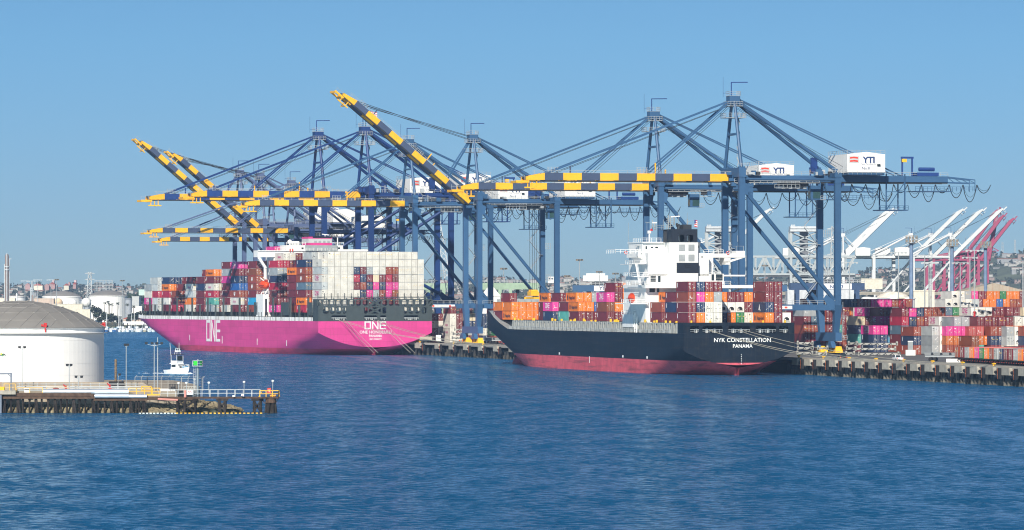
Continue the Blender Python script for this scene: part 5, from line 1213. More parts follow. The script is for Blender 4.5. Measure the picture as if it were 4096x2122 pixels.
for i in range(14): m.bar((X_(60 + i * 36), 8, 3.4), (X_(60 + i * 36), 8, 5.5), .14)
tag(m.build('pipeline', [galv], None, (0, DP, 0)), 'thin grey pipe bundle running before the low sea wall', 'pipe')
# steel gantry and concrete block at the left edge
g_ = thing('hose_gantry', 'small blue grey steel gantry on a concrete block at the left edge of the pier', 'gantry', (X_(30), DP - 1, 2.5))
m = MB(); m.box(-3, X_(65) - X_(30), 0, 4, 1.0, 1.75); m.build('concrete_block', [conc], g_)
m = MB(); x = X_(46) - X_(30); m.bar((x, .5, 1.7), (x, .5, 5.0), .3); m.bar((x + .2, .5, 4.85), (-3, .5, 4.8), .28); m.bar((x, .5, 4.2), (x - .6, .5, 4.8), .14); m.box(-3, X_(9) - X_(30), -.1, .3, -2.5, .9, 0); m.build('frame', [mat('slate_steel', (.16, .19, .24), .5)], g_)
m = MB(); m.box(-2, X_(18) - X_(30), .8, 2, 1.75, 2.4); m.rail([(X_(18) - X_(30), .3, 1.75), (X_(63) - X_(30), .3, 1.75)], 1.2, .7, .04); m.build('valve_gear', [yel], g_)
def sign(px0, px1, py0, py1, label, mats_, txt=(), D=DP, th=.1, post=True, name='sign', zg=3.45, cat='sign'):
    x = X_((px0 + px1) / 2, D); t = thing(name, label, cat, (x, D, zg)); w2 = (PX(px1, D) - PX(px0, D)) / 2
    m = MB(); m.box(-w2, w2, 0, th, PZ(py1, D) - zg, PZ(py0, D) - zg); m.build('board', [mats_[0]], t)
    if post: m = MB(); m.bar((0, th + .05, 0), (0, th + .05, PZ(py1, D) - zg + .1), .1); m.build('post', [galv], t)
    for s_, size, dz, mi in txt: m = MB(); m.text(s_, size, (0, -.02, PZ(py1, D) - zg + dz), (1, 0, 0), (0, 0, 1), bold=.02); m.build('lettering', [mats_[mi]], t)
    return t
sign(97, 118, 1553, 1571, 'white notice board on the pier railing below the white tank', [white, dark], [('NOTICE', .2, .5, 1)], DP + 1)
sign(268, 285.5, 1559, 1571, 'orange red box on the pier below the white tank', [redp, white], [('FIRE', .2, .3, 1)], DP + 2, .6, name='hose_box', cat='box')
sign(747, 771, 1562, 1580, 'white board with red FDC letters on the jetty railing', [white, red], [('FDC', .42, .42, 1)], DP - .6)
sign(1070, 1084, 1553, 1573, 'red box with white marks on the jetty end platform', [redp, white], [('NO', .2, .5, 1), ('25', .24, .2, 1)], DP - .6, .5, name='hose_box', cat='box', post=False)
sign(487, 493, 1520, 1526, 'small white square sign on the point right of the tank', [white], (), DP + 14, zg=4)
sign(228, 241, 1550, 1555, 'pale pink sign panel on a post among pier pipes', [mat('pale_pink', (.7, .5, .5), .6)], (), DP + 3)
sign(930, 938, 1582, 1588, 'small white plate on the jetty side, left one', [white], (), DP - .7, post=False); sign(965, 976, 1578, 1585, 'small white and red plate on the jetty side, right one', [white, red], [('KEEP', .16, .1, 1)], DP - .7, post=False)
t = thing('hose_reel', 'dark red hose reel on the timber pier', 'hose reel', (X_(222), DP + 2, 3.45)); m = MB(); m.tube((-.1, -.4, .75), (-.1, .4, .75), .62, 14); m.build('drum', [mat('faded_red', (.30, .07, .06), .7)], t); m = MB(); m.bar((-.5, 0, 0), (-.1, 0, .8), .12); m.bar((.4, 0, 0), (-.1, 0, .8), .12); m.build('stand', [galv], t)
for px, y0, lab in ((254, 1543, 'red spiral hydrant left of the orange box on the pier'), (431, 1538, 'red fire monitor at the right foot of the white tank')):
    t = thing('fire_monitor', lab, 'hydrant', (X_(px), DP + 5, 3.45)); H_ = PZ(y0, DP + 5) - 3.45; m = MB(); m.tube((0, 0, 0), (0, 0, H_), .14, 8); m.tube((0, 0, H_ * .8), (-.5, 0, H_ + .2), .12, 8); m.tube((-.3, 0, H_ * .5), (.3, 0, H_ * .5), .2, 8); m.build('stem', [red], t)
# light poles
def lamp(px, ytop, D, zg, label, heads, name='light_pole', r=.09, group='light poles on the point'):
    t = thing(name, label, 'light pole', (PX(px, D), D, zg), 0, group); H_ = PZ(ytop, D) - zg
    m = MB(); m.tube((0, 0, 0), (0, 0, H_), r, 6, r2=r * .75); m.build('pole', [galv], t)
    m = MB()
    for dx in heads: m.bar((0, 0, H_ - .6), (dx, 0, H_ - .25), .06)
    if heads: m.build('arm', [galv], t)
    for dx in heads: q = MB(); q.hexa([(dx - .22, -.2, H_ - .3), (dx + .22, -.2, H_ - .3), (dx + .22, .1, H_ - .3), (dx - .22, .1, H_ - .3), (dx - .26, -.3, H_ + .12), (dx + .3, -.3, H_ + .12), (dx + .3, 0, H_ + .12), (dx - .26, 0, H_ + .12)]); q.build('lamp_head', [dark], t)
    return t
lamp(89, 1388, DP + 6, 3.5, 'tall twin headed light pole in front of the white tank, left', (-.5, .45)); lamp(277, 1459, DP + 4, 3.5, 'mid height twin headed light pole standing behind the orange box', (-.35, .35)); lamp(315, 1506, DP + 4, 3.5, 'short twin headed light pole before the tank', (-.5, .55))
lamp(505, 1378, DP + 9, 4, 'light pole with a single dark cluster right of the tank', (-.2, .3)); lamp(617, 1372, DP + 8, 4, 'light pole with four spread lamp heads left of the boat', (-1.5, -.4, .5, 1.4)); lamp(631, 1350, DP + 8.6, 4, 'tallest bare light pole beside the four headed one', (), r=.11)
lamp(473, 1497, DP + 12, 4, 'short white lamp post beside the palm trunk', (.25,), r=.05)
for px, y0, lab in ((834, 1535, 'small white globe lamp on the jetty, left'), (975, 1532, 'small white globe lamp on the jetty, middle'), (1090, 1528, 'small white globe lamp on the jetty end'), (713, 1537, 'white globe lamp behind the grey sheds, left'), (744, 1536, 'white globe lamp behind the grey sheds, right')):
    t = thing('globe_lamp', lab, 'lamp', (X_(px), DP + 1.2, 3.45), 0, 'globe lamps on the jetty'); H_ = Z_(y0) - 3.45; m = MB(); m.tube((0, 0, 0), (0, 0, H_), .06, 6); m.build('pole', [galv], t); m = MB(); m.lathe([(.1, H_ - .1), (.22, H_), (.26, H_ + .15), (.2, H_ + .3), (.05, H_ + .33)], 10); m.build('globe', [white], t)
# palm trunk, dumpster, sheds, fence
t = thing('dead_palm', 'bare shaggy palm trunk without a crown, right of the white tank', 'tree', (PX(463, DP + 16), DP + 16, 4)); H_ = PZ(1437, DP + 16) - 4; m = MB(); m.lathe([(.28, 0)] + [(.2 + .06 * (i % 2), H_ * i / 16) for i in range(1, 16)] + [(.15, H_)], 9); m.build('trunk', [mat('palm_bark', (.23, .17, .11), .95, var=.4, scale=4)], t)
t = thing('dumpster', 'long black waste container on the point right of the tank', 'dumpster', (X_(465, DP + 12), DP + 12, 4)); m = MB(); m.box(-1.4, 1.4, 0, 2, .1, PZ(1527, DP + 12) - 4); [m.box(-1.4 + i * .7, -1.3 + i * .7, -.08, 0, .1, PZ(1528, DP + 12) - 4) for i in range(5)]; m.build('bin', [black], t); m = MB(); m.box(-1.2, -.9, -.1, -.02, .3, .9); m.box(.2, .5, -.1, -.02, .3, .9); m.build('label_plate', [galv], t)
fm = mat('chain_link_grey', (.42, .42, .38), .7)
t = thing('fence', 'galvanised chain link fence with barbed top around the point', 'fence', (0, 0, 0)); m = MB(); pts_ = [(X_(540, 905), 905), (X_(590, 904), 904), (X_(700, 902), 902), (X_(805, 898), 898), (X_(812, 894), 894)]
for (xa, ya), (xb, yb) in zip(pts_[:-1], pts_[1:]):
    n_ = max(2, int(math.hypot(xb - xa, yb - ya) / 1.4)); 
    for i in range(n_ + 1): x, y = xa + (xb - xa) * i / n_, ya + (yb - ya) * i / n_; m.bar((x, y, 4), (x, y, 6.3), .07); m.bar((x, y, 6.3), (x + .35, y, 6.7), .05)
    for z in (4.2, 4.7, 5.2, 5.7, 6.2, 6.5): m.bar((xa, ya, z), (xb, yb, z), .035)
m.build('mesh_panel', [fm], t)
t = thing('ramp_wall', 'sandy sloped concrete ramp wall inside the fence', 'wall', (X_(540, 900), 900, 4)); m = MB(); m.hexa([(0, 0, 0), (3.6, 0, 0), (3.6, 3, 0), (0, 3, 0), (0, 0, 1.5), (1.6, 0, 1.4), (1.6, 3, 1.4), (0, 3, 1.5)]); m.build('slab', [tan], t)
for px0, px1, y0, y1, lab, mt in ((676, 709, 1538, 1566, 'dark framed metal cage on the point behind the jetty', dark), (640, 700, 1556, 1580, 'pale steel cabinet row behind the yellow railing', white), (735, 785, 1548, 1585, 'grey fenced enclosure left of the green beacon', fm)):
    D = DP + 5; t = thing('equipment_cage', lab, 'cage', (X_((px0 + px1) / 2, D), D, 3.5)); w2 = X_(px1, D) - X_((px0 + px1) / 2, D); z0, z1 = max(0, PZ(y1, D) - 3.5), PZ(y0, D) - 3.5; m = MB()
    if mt is white: m.box(-w2, w2, 0, 1, z0, z1); [m.box(-w2 + i * .5, -w2 + .04 + i * .5, -.03, 0, z0, z1) for i in range(int(w2 * 4))]
    else:
        n_ = 5
        for i in range(n_ + 1): x = -w2 + 2 * w2 * i / n_; m.bar((x, 0, 0), (x, 0, z1), .07); m.bar((x, 1.5, 0), (x, 1.5, z1), .06)
        for z in (.1, z1 * .5, z1): m.bar((-w2, 0, z), (w2, 0, z), .08); m.bar((-w2, 1.5, z), (w2, 1.5, z), .06)
        m.box(-w2 * .7, w2 * .5, .4, 1.1, 0, z1 * .75)
    m.build('frame', [mt], t)
# jetty
jt = thing('jetty', 'narrow timber jetty with pale railings reaching to a pile dolphin', 'jetty', (0, DP, 0)); zj = Z_(1588)
m = MB(); m.box(X_(590), X_(1115), 0, 1.8, zj - .35, zj); m.box(X_(590), X_(770), -.05, .2, zj - .6, zj - .05); m.build('walkway', [wood], jt)
m = MB(); m.rail([(X_(636), .05, zj), (X_(1040), .05, zj)], 1.3, 1.55, .038); m.rail([(X_(640), 1.7, zj), (X_(1040), 1.7, zj)], 1.3, 1.55, .03); m.build('railing', [ltgrey], jt)
for a, c in ((710, 780), (876, 900), (1016, 1042)):
    m = MB(); xa, xb = X_(a), X_(c)
    for x in (xa, xb): m.tube((x, .3, -1.5), (x, .4, zj - .3), .26, 8); m.tube((x, 1.6, -1.5), (x, 1.5, zj - .3), .24, 8)
    m.bar((xa, .2, .2), (xb, .2, zj - .7), .3); m.bar((xb, .2, .2), (xa, .2, zj - .7), .3); m.box(xa - .5, xb + .5, .1, 1.8, zj - .75, zj - .35)
    if a == 710: m.tube((X_(738), -.6, -1.5), (X_(740), .2, zj - .6), .3, 8); m.bar((xa - 1.8, .2, zj - .9), (xa + .3, .2, zj - 2.4), .22)
    m.build('pile_bent', [tar], jt)
m = MB(); m.tube((X_(632), -.2, Z_(1597)), (X_(712), -.2, Z_(1601)), .2, 8); m.tube((X_(742), -.3, Z_(1590)), (X_(742), -.3, Z_(1562)), .22, 8); m.build('pipe', [mat('salmon_pipe', (.55, .22, .18), .6)], jt)
dl = thing('mooring_dolphin', 'cluster of black timber piles bound under a small platform at the jetty end', 'dolphin', (X_(1083), DP + .4, 0))
for i in range(7):
    m = MB(); a = i * 2 * math.pi / 6; rr = 0 if i == 6 else 1; m.tube((1.15 * rr * math.cos(a), 1.0 * rr * math.sin(a), -1.5), (.62 * rr * math.cos(a), .55 * rr * math.sin(a), zj - .4), .27, 8); m.build('pile', [tar], dl)
m = MB(); m.tube((0, 0, 1.9), (0, 0, 2.7), 1.0, 12); m.build('binding', [wood], dl)
m = MB(); m.box(-2.2, 1.5, -1.0, 1.2, zj - .3, zj); m.bar((-1.9, 0, zj - .3), (-.9, 0, zj - 1.4), .12); m.bar((1.4, 0, zj - .3), (.8, 0, zj - 1.4), .12); m.build('platform', [wood], dl)
m = MB(); m.rail([(-2.0, -1.0, zj), (1.5, -1.0, zj), (1.5, 1.1, zj)], 1.15, 1.1, .06); m.bar((-2.2, -.9, zj), (-1.5, -.6, zj + 1.2), .1); m.build('railing', [yel], dl)
m = MB(); [m.tube((-.1 + .25 * i, -.8, zj + .15), (.25 + .25 * i, -.8, zj + .3), .16, 8) for i in range(4)]; m.build('hose', [mat('hose_orange', (.75, .3, .03), .6)], dl)
# green beacon
bc = thing('beacon', 'grey steel beacon tower with bright green number boards', 'beacon', (PX(791, DP + 2), DP + 2, 2.6)); zz = lambda py: PZ(py, DP + 2) - 2.6
grn = mat('beacon_green', (.02, .62, .03), .45)
m = MB(); m.tube((0, 0, 0), (0, 0, zz(1466)), .22, 12); m.build('post', [mat('steel_blue_grey', (.28, .34, .38), .45, .3)], bc)
m = MB(); m.box(-.95, .95, -.8, .8, zz(1466), zz(1464)); m.rail([(-.9, -.75, zz(1464)), (.9, -.75, zz(1464)), (.9, .75, zz(1464))], .95, .6, .04); m.box(-.02, .1, -.06, .06, zz(1446), zz(1437)); m.build('platform', [galv], bc)
m = MB(); m.box(-.72, -.02, -.86, -.82, zz(1462), zz(1445)); m.hexa([(.45, -.7, zz(1462)), (.8, .3, zz(1462)), (.83, .3, zz(1462)), (.48, -.7, zz(1462)), (.45, -.7, zz(1445)), (.8, .3, zz(1445)), (.83, .3, zz(1445)), (.48, -.7, zz(1445))]); m.build('number_board', [grn], bc)
m = MB(); m.text('1', .42, (-.37, -.87, zz(1457)), (1, 0, 0), (0, 0, 1)); m.build('lettering', [mat('dark_green', (.01, .12, .02), .6)], bc)
m = MB(); [m.bar((x, -.1, 0), (x, -.1, zz(1464)), .05) for x in (-.75, -.45)]; [m.bar((-.75, -.1, .3 + i * .35), (-.45, -.1, .3 + i * .35), .04) for i in range(int(zz(1466) / .35))]; [m.box(-.8, -.3, -.3, .1, z, z + .08) for z in (zz(1490), zz(1520), zz(1534))]; m.build('ladder', [galv], bc)
# floating booms
t = thing('floating_boom', 'string of white and black floats along the pier piles', 'boom', (0, DP - 2.4, 0)); m = MB(); x = X_(560)
while x < X_(708): m.box(x, x + .4, -.12, .12, -.1, .12, 0); m.box(x + .42, x + .64, -.12, .12, -.1, .14, 1); x += .66
m.build('float_string', [white, black], t)
t = thing('floating_boom', 'string of yellow and black floats below the jetty', 'boom', (0, DP - 2.8, 0)); m = MB(); x = X_(708)
while x < X_(1050): m.box(x, x + .42, -.15, .15, -.1, .15, 0); m.box(x + .42, x + .76, -.14, .14, -.1, .16, 1); x += .78
m.build('float_string', [yel, black], t)
# the sport fishing boat
DBt = 1362.0; bt = thing('motor_boat', 'white sport fishing boat with flybridge and tall antennas, under way', 'boat', (PX(712, DBt), DBt, 0), math.radians(-50))
boatw = mat('gelcoat_white', (.78, .80, .82), .3, var=.02)
m = MB(); st = [(-5, 1.55, 1.0), (-3, 1.75, 1.05), (0, 1.85, 1.25), (2.5, 1.6, 1.5), (4.2, .95, 1.75), (5.6, .04, 1.95)]; k = 0
for x, hb, zd in st: m.v += [(x - (.9 if x > 5 else .3 if x > 4 else 0), -hb * .72, -.4), (x, -hb, zd), (x, hb, zd), (x - (.9 if x > 5 else .3 if x > 4 else 0), hb * .72, -.4)]
for i in range(len(st) - 1):
    a = 4 * i
    for p, q in ((0, 1), (1, 2), (2, 3)): m.f.append((a + p, a + 4 + p, a + 4 + q, a + q)); m.m.append(0)
m.f.append((0, 1, 2, 3)); m.m.append(0); m.build('hull', [boatw], bt)
m = MB(); m.hexa([(-1.6, -1.45, 1.1), (2.6, -1.2, 1.4), (2.6, 1.2, 1.4), (-1.6, 1.45, 1.1), (-1.5, -1.3, 2.75), (1.2, -1.1, 2.75), (1.2, 1.1, 2.75), (-1.5, 1.3, 2.75)]); m.box(-2.2, 1.0, -1.35, 1.35, 2.75, 2.95); m.hexa([(-1.4, -1.25, 2.95), (.8, -1.1, 2.95), (.8, 1.1, 2.95), (-1.4, 1.25, 2.95), (-1.4, -1.3, 3.7), (1.05, -1.15, 3.6), (1.05, 1.15, 3.6), (-1.4, 1.3, 3.7)]); m.build('cabin', [boatw], bt)
m = MB(); m.hexa([(1.35, -1.02, 2.62), (2.4, -1.1, 1.62), (2.45, -1.1, 1.62), (1.4, -1.02, 2.62), (1.35, 1.02, 2.62), (2.4, 1.1, 1.62), (2.45, 1.1, 1.62), (1.4, 1.02, 2.62)]); [m.box(-1.2, .6, s * 1.36 - .06, s * 1.36 + .06, 1.9, 2.5) for s in (-1, 1)]; m.box(.9, .98, -.9, .9, 3.75, 5.0); m.build('window', [glass], bt)
m = MB(); m.box(-1.9, 1.2, -1.35, 1.35, 5.35, 5.5); m.build('canopy', [dark], bt)
m = MB()
for x, y in ((-1.7, 1.25), (-1.7, -1.25), (1.0, 1.1), (1.0, -1.1)): m.bar((x, y, 2.9), (x * .9, y, 5.4), .09)
for x, y in ((-.7, .7), (-.7, -.7), (.3, .6), (.3, -.6)): m.bar((x, y, 5.5), (x * .7, y * .6, 7.2), .08)
m.box(-.7, .5, -.6, .6, 6.2, 6.6); m.box(-.5, .4, -.5, .5, 7.2, 7.3); m.rail([(1.5, -1.6, 1.35), (4.4, -.8, 1.75), (5.3, 0, 1.95), (4.4, .8, 1.75), (1.5, 1.6, 1.35)], .75, .9, .04); m.build('tower', [whitec], bt)
m = MB(); [m.tube((x, y, 2.9), (x - .5, y * 1.15, z), .045, 5) for x, y, z in ((-1.2, 1.4, 8.8), (-1.2, -1.4, 8.8), (-.9, 1.2, 8.0))]; m.build('antenna', [whitec], bt)
m = MB(); m.box(2.8, 4.2, -.5, .5, 1.75, 2.2); m.build('dinghy_cover', [mat('cover_blue', (.05, .35, .6), .5)], bt)
foam = mat('foam', (.75, .78, .8), .9, var=.1, scale=2)
m = MB()
for i in range(300):
    t_ = R.random() ** 1.5; s = R.choice((-1, 1)); a = math.radians(-50); u = 5.2 - t_ * 18; v = s * (.6 + max(0, 4.6 - u) * .23 + R.gauss(0, .25))
    if u < -6 and R.random() < .35: v = R.gauss(0, 1.0)
    x = PX(712, DBt) + u * math.cos(a) - v * math.sin(a); y = DBt + u * math.sin(a) + v * math.cos(a); w2 = R.uniform(.15, .5) * (1 if t_ < .45 else .6); hh = max(.03, (.30 if t_ < .3 else .12) * R.random())
    m.hexa([(x - w2, y - w2, .0), (x + w2, y - w2 * .7, .0), (x + w2 * .8, y + w2, .0), (x - w2, y + w2 * .8, .0), (x - w2 * .5, y - w2 * .4, hh), (x + w2 * .4, y - w2 * .4, hh), (x + w2 * .5, y + w2 * .4, hh), (x - w2 * .5, y + w2 * .5, hh)])
tag(m.build('wake_foam', foam), 'white wake foam around the sport fishing boat', 'foam', kind='stuff')
# ---------------------------------------------------------------- things on the quay
def vehicle(label, px, py, D, rz, paint, kind, cat):
    t = thing('parked_' + cat.replace(' ', '_'), label, cat, (PX(px, D), D, ZQ + .03), rz)
    L = 5.3 if kind != 'suv' else 4.8; W = .95; m = MB()
    m.hexa([(-L / 2, -W, .42), (L / 2, -W, .42), (L / 2, W, .42), (-L / 2, W, .42), (-L / 2 + .05, -W * .96, 1.0), (L / 2 - .1, -W * .96, .95), (L / 2 - .1, W * .96, .95), (-L / 2 + .05, W * .96, 1.0)])
    a, c = (-.3, 1.5) if kind == 'pickup' else (-L / 2 + .15, 1.4)
    m.hexa([(a, -W * .95, 1.0), (c, -W * .95, .98), (c, W * .95, .98), (a, W * .95, 1.0), (a + .2, -W * .75, 1.72), (c - .75, -W * .75, 1.72), (c - .75, W * .75, 1.72), (a + .2, W * .75, 1.72)])
    m.build('body', [paint], t)
    m = MB(); m.hexa([(a + .16, s * W * .955 - .02, 1.06), (c - .2, s * W * .955 - .02, 1.06), (c - .2, s * W * .955 + .02, 1.06), (a + .16, s * W * .955 + .02, 1.06), (a + .28, s * W * .79 - .02, 1.64), (c - .85, s * W * .79 - .02, 1.64), (c - .85, s * W * .79 + .02, 1.64), (a + .28, s * W * .79 + .02, 1.64)][:8]) if (s := 1) else None
    s = -1; m.hexa([(a + .16, s * W * .955 - .02, 1.06), (c - .2, s * W * .955 - .02, 1.06), (c - .2, s * W * .955 + .02, 1.06), (a + .16, s * W * .955 + .02, 1.06), (a + .28, s * W * .79 - .02, 1.64), (c - .85, s * W * .79 - .02, 1.64), (c - .85, s * W * .79 + .02, 1.64), (a + .28, s * W * .79 + .02, 1.64)])
    m.hexa([(a - .01, -W * .75, 1.1), (a + .03, -W * .75, 1.1), (a + .03, W * .75, 1.1), (a - .01, W * .75, 1.1), (a + .14, -W * .62, 1.62), (a + .18, -W * .62, 1.62), (a + .18, W * .62, 1.62), (a + .14, W * .62, 1.62)])
    m.build('window', [glass], t)
    if kind == 'pickup': m = MB(); m.box(-L / 2 + .12, a - .08, -W * .8, W * .8, .96, 1.02); m.build('cargo_bed', [dark], t)
    for y in (-.6, .6): m = MB(); m.box(-L / 2 - .02, -L / 2 + .06, y * 1.3 - .12, y * 1.3 + .12, .72, .95); m.build('tail_light', [redp], t)
    for x in (-L * .3, L * .31):
        for y in (-W, W): m = MB(); m.tube((x, y - .12, .36), (x, y + .12, .36), .36, 12); m.tube((x, y - .13, .36), (x, y + .13, .36), .18, 8, 1); m.build('wheel', [black, galv], t)
vehicle('white pickup truck parked on the quay apron with empty bed', 3591, 1443, 1285, math.radians(100), boatw, 'pickup', 'pickup truck')
vehicle('black sport utility car parked at the quay edge', 3367, 1437, 1308, math.radians(97), mat('black_car_paint', (.012, .012, .014), .25), 'suv', 'car')
vehicle('white sport utility car parked between trailers by the navy bow', 2036, 1358, 1812, math.radians(95), boatw, 'suv', 'car')
def racks(px0, px1, D, n, label, h=1.35):
    t = thing('flat_rack_stack', label, 'flat racks', (PX((px0 + px1) / 2, D), D, ZQ + .03)); w2 = PX(px1, D) - PX((px0 + px1) / 2, D)
    for i in range(n):
        m = MB(); o = R.uniform(-.8, .8); z = i * h; m.box(-w2 + o, w2 + o, 0, 2.4, z + .12, z + .75); m.box(-w2 + o - .2, -w2 + o + .3, 0, 2.4, z, z + h * .8); m.box(w2 + o - .3, w2 + o + .2, 0, 2.4, z, z + h * .8)
        for k in range(int(w2)): x = -w2 + o + 1 + k * 2; m.prism([(0, 0), (.7, 0), (1.0, .45), (1.3, 0), (1.5, 0), (1.1, .62), (.9, .62)], (x, -.02, z + .12), (1, 0, 0), (0, 0, 1), .03, 1)
        m.build('flat_rack', [mat('rack_grey', (.36, .36, .33), .8, var=.2, scale=.8, streak=.4), dark], t)
racks(3430, 3590, 1415, 3, 'stack of three grey flat racks right of the crane bogies', 1.5); racks(3182, 3242, 1440, 3, 'stack of three grey flat racks behind the navy stern', 1.5); racks(3262, 3300, 1425, 2, 'dark pair of flat racks left of the crane bogies', 1.6); racks(3392, 3425, 1430, 3, 'short grey flat rack stack close behind crane bogies', 1.5)
racks(1817, 1850, 1812, 4, 'dark flat racks behind the quay crane between the ships', 1.6)
t = thing('toilet_booth', 'grey portable toilet booth standing on a white base by the yard', 'toilet booth', (PX(3642, 1420), 1420, ZQ)); m = MB(); m.box(-.75, .75, 0, 1.4, 1.7, 4.1); m.box(-.8, .8, -.05, 1.45, 4.1, 4.35, 1); m.build('cabin', [grey, white], t); m = MB(); m.box(-1.45, 1.45, -.3, 2, 0, 1.65); m.build('base', [white], t)
def bomb_cart(px, D, label):
    t = thing('bomb_cart', label, 'trailer', (PX(px, D), D, ZQ), -.3); m = MB(); m.box(-5, 5, -1.2, 1.2, 1.1, 1.5); [m.hexa([(-5 + i * 2.5, -1.3, 1.5), (-3.4 + i * 2.5, -1.3, 1.5), (-3.4 + i * 2.5, 1.3, 1.5), (-5 + i * 2.5, 1.3, 1.5), (-5.2 + i * 2.5, -1.6, 2.3), (-3.2 + i * 2.5, -1.6, 2.3), (-3.2 + i * 2.5, 1.6, 2.3), (-5.2 + i * 2.5, 1.6, 2.3)]) for i in range(4)]; m.build('frame', [galv], t)
    for x in (-3.6, -2.4, 2.6):
        for y in (-1, 1): m = MB(); m.tube((x, y - .25, .5), (x, y + .25, .5), .5, 12); m.build('wheel', [black], t)
bomb_cart(3776, 1290, 'grey low yard trailer with guide plates beside the parked containers'); bomb_cart(1960, 1800, 'grey yard trailer with guide plates near the navy bow'); bomb_cart(2000, 1812, 'grey yard trailer beside the white car by the navy bow')
t = thing('concrete_barrier', 'white concrete barrier on the quay edge by the parked containers', 'barrier', (PX(3830, 1262), 1262, ZQ)); m = MB(); m.prism([(-.5, 0), (.5, 0), (.2, .4), (.15, .95), (-.15, .95), (-.2, .4)], (-3.0, 0, 0), (0, 1, 0), (0, 0, 1), 6); m.build('block', [white], t)
t = thing('yard_tractor', 'white cab yard tractor with beige load near the magenta stern', 'truck', (PX(1742, 1815), 1815, ZQ), -.3); m = MB(); m.box(.5, 2.4, -1, 1, 1.0, 3.2); m.build('cab', [white], t); m = MB(); m.box(-6, .4, -1.2, 1.2, .9, 1.4); m.box(-6, -1, -1.1, 1.1, 1.4, 2.6, 1); m.build('bed', [dark, tan], t); m = MB(); m.box(2.38, 2.44, -.8, .8, 2.0, 2.9); m.build('window', [glass], t)
for x in (-5, -3.6, 1.6):
    for y in (-1, 1): m = MB(); m.tube((x, y - .2, .5), (x, y + .2, .5), .5, 12); m.build('wheel', [black], t)
def person(px, D, label, vest):
    t = thing('person', label, 'person', (PX(px, D), D, ZQ)); vsx = [(0, 0, .95), (0, 0, 1.25), (0, 0, 1.45), (0, 0, 1.58), (0, .01, 1.68), (.1, 0, .9), (.12, .02, .5), (.13, 0, .08), (-.1, 0, .9), (-.12, -.04, .5), (-.14, -.02, .08), (.2, 0, 1.42), (.27, -.05, 1.15), (.25, -.15, .92), (-.2, 0, 1.42), (-.27, .03, 1.15), (-.26, -.06, .9)]
    ed = [(0, 1), (1, 2), (2, 3), (3, 4), (0, 5), (5, 6), (6, 7), (0, 8), (8, 9), (9, 10), (2, 11), (11, 12), (12, 13), (2, 14), (14, 15), (15, 16)]; rad = [.15, .16, .15, .06, .11, .1, .07, .06, .1, .07, .06, .07, .055, .045, .07, .055, .045]
    me = bpy.data.meshes.new('body'); me.from_pydata(vsx, ed, []); o = bpy.data.objects.new('body', me); C.objects.link(o); o.parent = t; me.materials.append(mat('work_trousers', (.03, .035, .05), .9)); md = o.modifiers.new('s', 'SKIN')
    for i, v in enumerate(me.skin_vertices[0].data if me.skin_vertices else []): v.radius = (rad[i], rad[i])
    o.modifiers.new('u', 'SUBSURF').levels = 1
    m = MB(); m.lathe([(.19, 0), (.21, .25), (.22, .5), (.12, .62)], 10, 0, (0, 0, .95)); m.build('safety_vest', [vest], t); m = MB(); m.lathe([(.14, 0), (.13, .08), (.06, .15), (.01, .16)], 10, 0, (0, .01, 1.72)); m.build('hard_hat', [white], t)
vest = mat('hi_vis_orange', (.85, .16, .03), .7)
person(1838, 1795, 'worker in orange vest standing on the quay, left one', vest); person(1850, 1796, 'worker in orange vest standing on the quay, right one', vest)
t = thing('traffic_marker', 'red and white traffic marker on the quay by the navy bow', 'marker', (PX(2017, 1795), 1795, ZQ)); m = MB(); m.lathe([(.5, 0), (.5, .06), (.3, .1), (.1, 1.0)], 10); m.build('post', [redp], t)
# ---------------------------------------------------------------- tall masts
def mast_light(px, ytop, D, style, label, ybot=None):
    t = thing('light_mast', label, 'light mast', (PX(px, D), D, ZQ), 0, 'light masts'); H_ = PZ(ytop, D) - ZQ; m = MB()
    if style == 'big': m.tube((0, 0, 0), (0, 0, H_), .85, 10, r2=.75); m.build('pole', [mat('mast_blue_grey', (.17, .25, .38), .5)], t); m = MB(); m.box(-2.3, 2.3, -2, 2, H_ - .2, H_); [m.box(-2.4 + i * 1.3, -1.6 + i * 1.3, -2.2, -1.6, z, z + .9) for i in range(4) for z in (H_ + .2, H_ + 1.6)]; m.rail([(-2.3, -2, H_), (2.3, -2, H_)], 2.8, 1.2, .08); m.build('lamp_rack', [mat('lamp_rack_tan', (.22, .19, .15), .7)], t)
    elif style == 'thin':
        m.tube((0, 0, 0), (0, 0, H_), .3, 8, r2=.18); m.build('pole', [galv], t); m = MB()
        if True: m.bar((-3, 0, H_), (3, 0, H_), .22); [m.box(x - .35, x + .35, -.3, .2, H_ - .5, H_) for x in (-2.6, -1.2, 1.2, 2.6)]
        m.build('lamp_rack', [galv], t); m = MB(); m.tube((0, 0, H_ * .33), (0, 0, H_ * .33 + 2), .36, 8); m.build('warning_band', [red], t)
    else:
        m.tube((0, 0, 0), (0, 0, H_), .28, 8, r2=.16); m.build('pole', [galv], t); m = MB(); m.tube((0, 0, H_ - .2), (0, 0, H_), 1.6, 10); [m.box(1.5 * math.cos(i) - .3, 1.5 * math.cos(i) + .3, 1.5 * math.sin(i) - .3, 1.5 * math.sin(i) + .3, H_ - .9, H_ - .2) for i in range(6)]; m.build('lamp_rack', [mat('lamp_rack_tan', (.22, .19, .15), .7)], t)
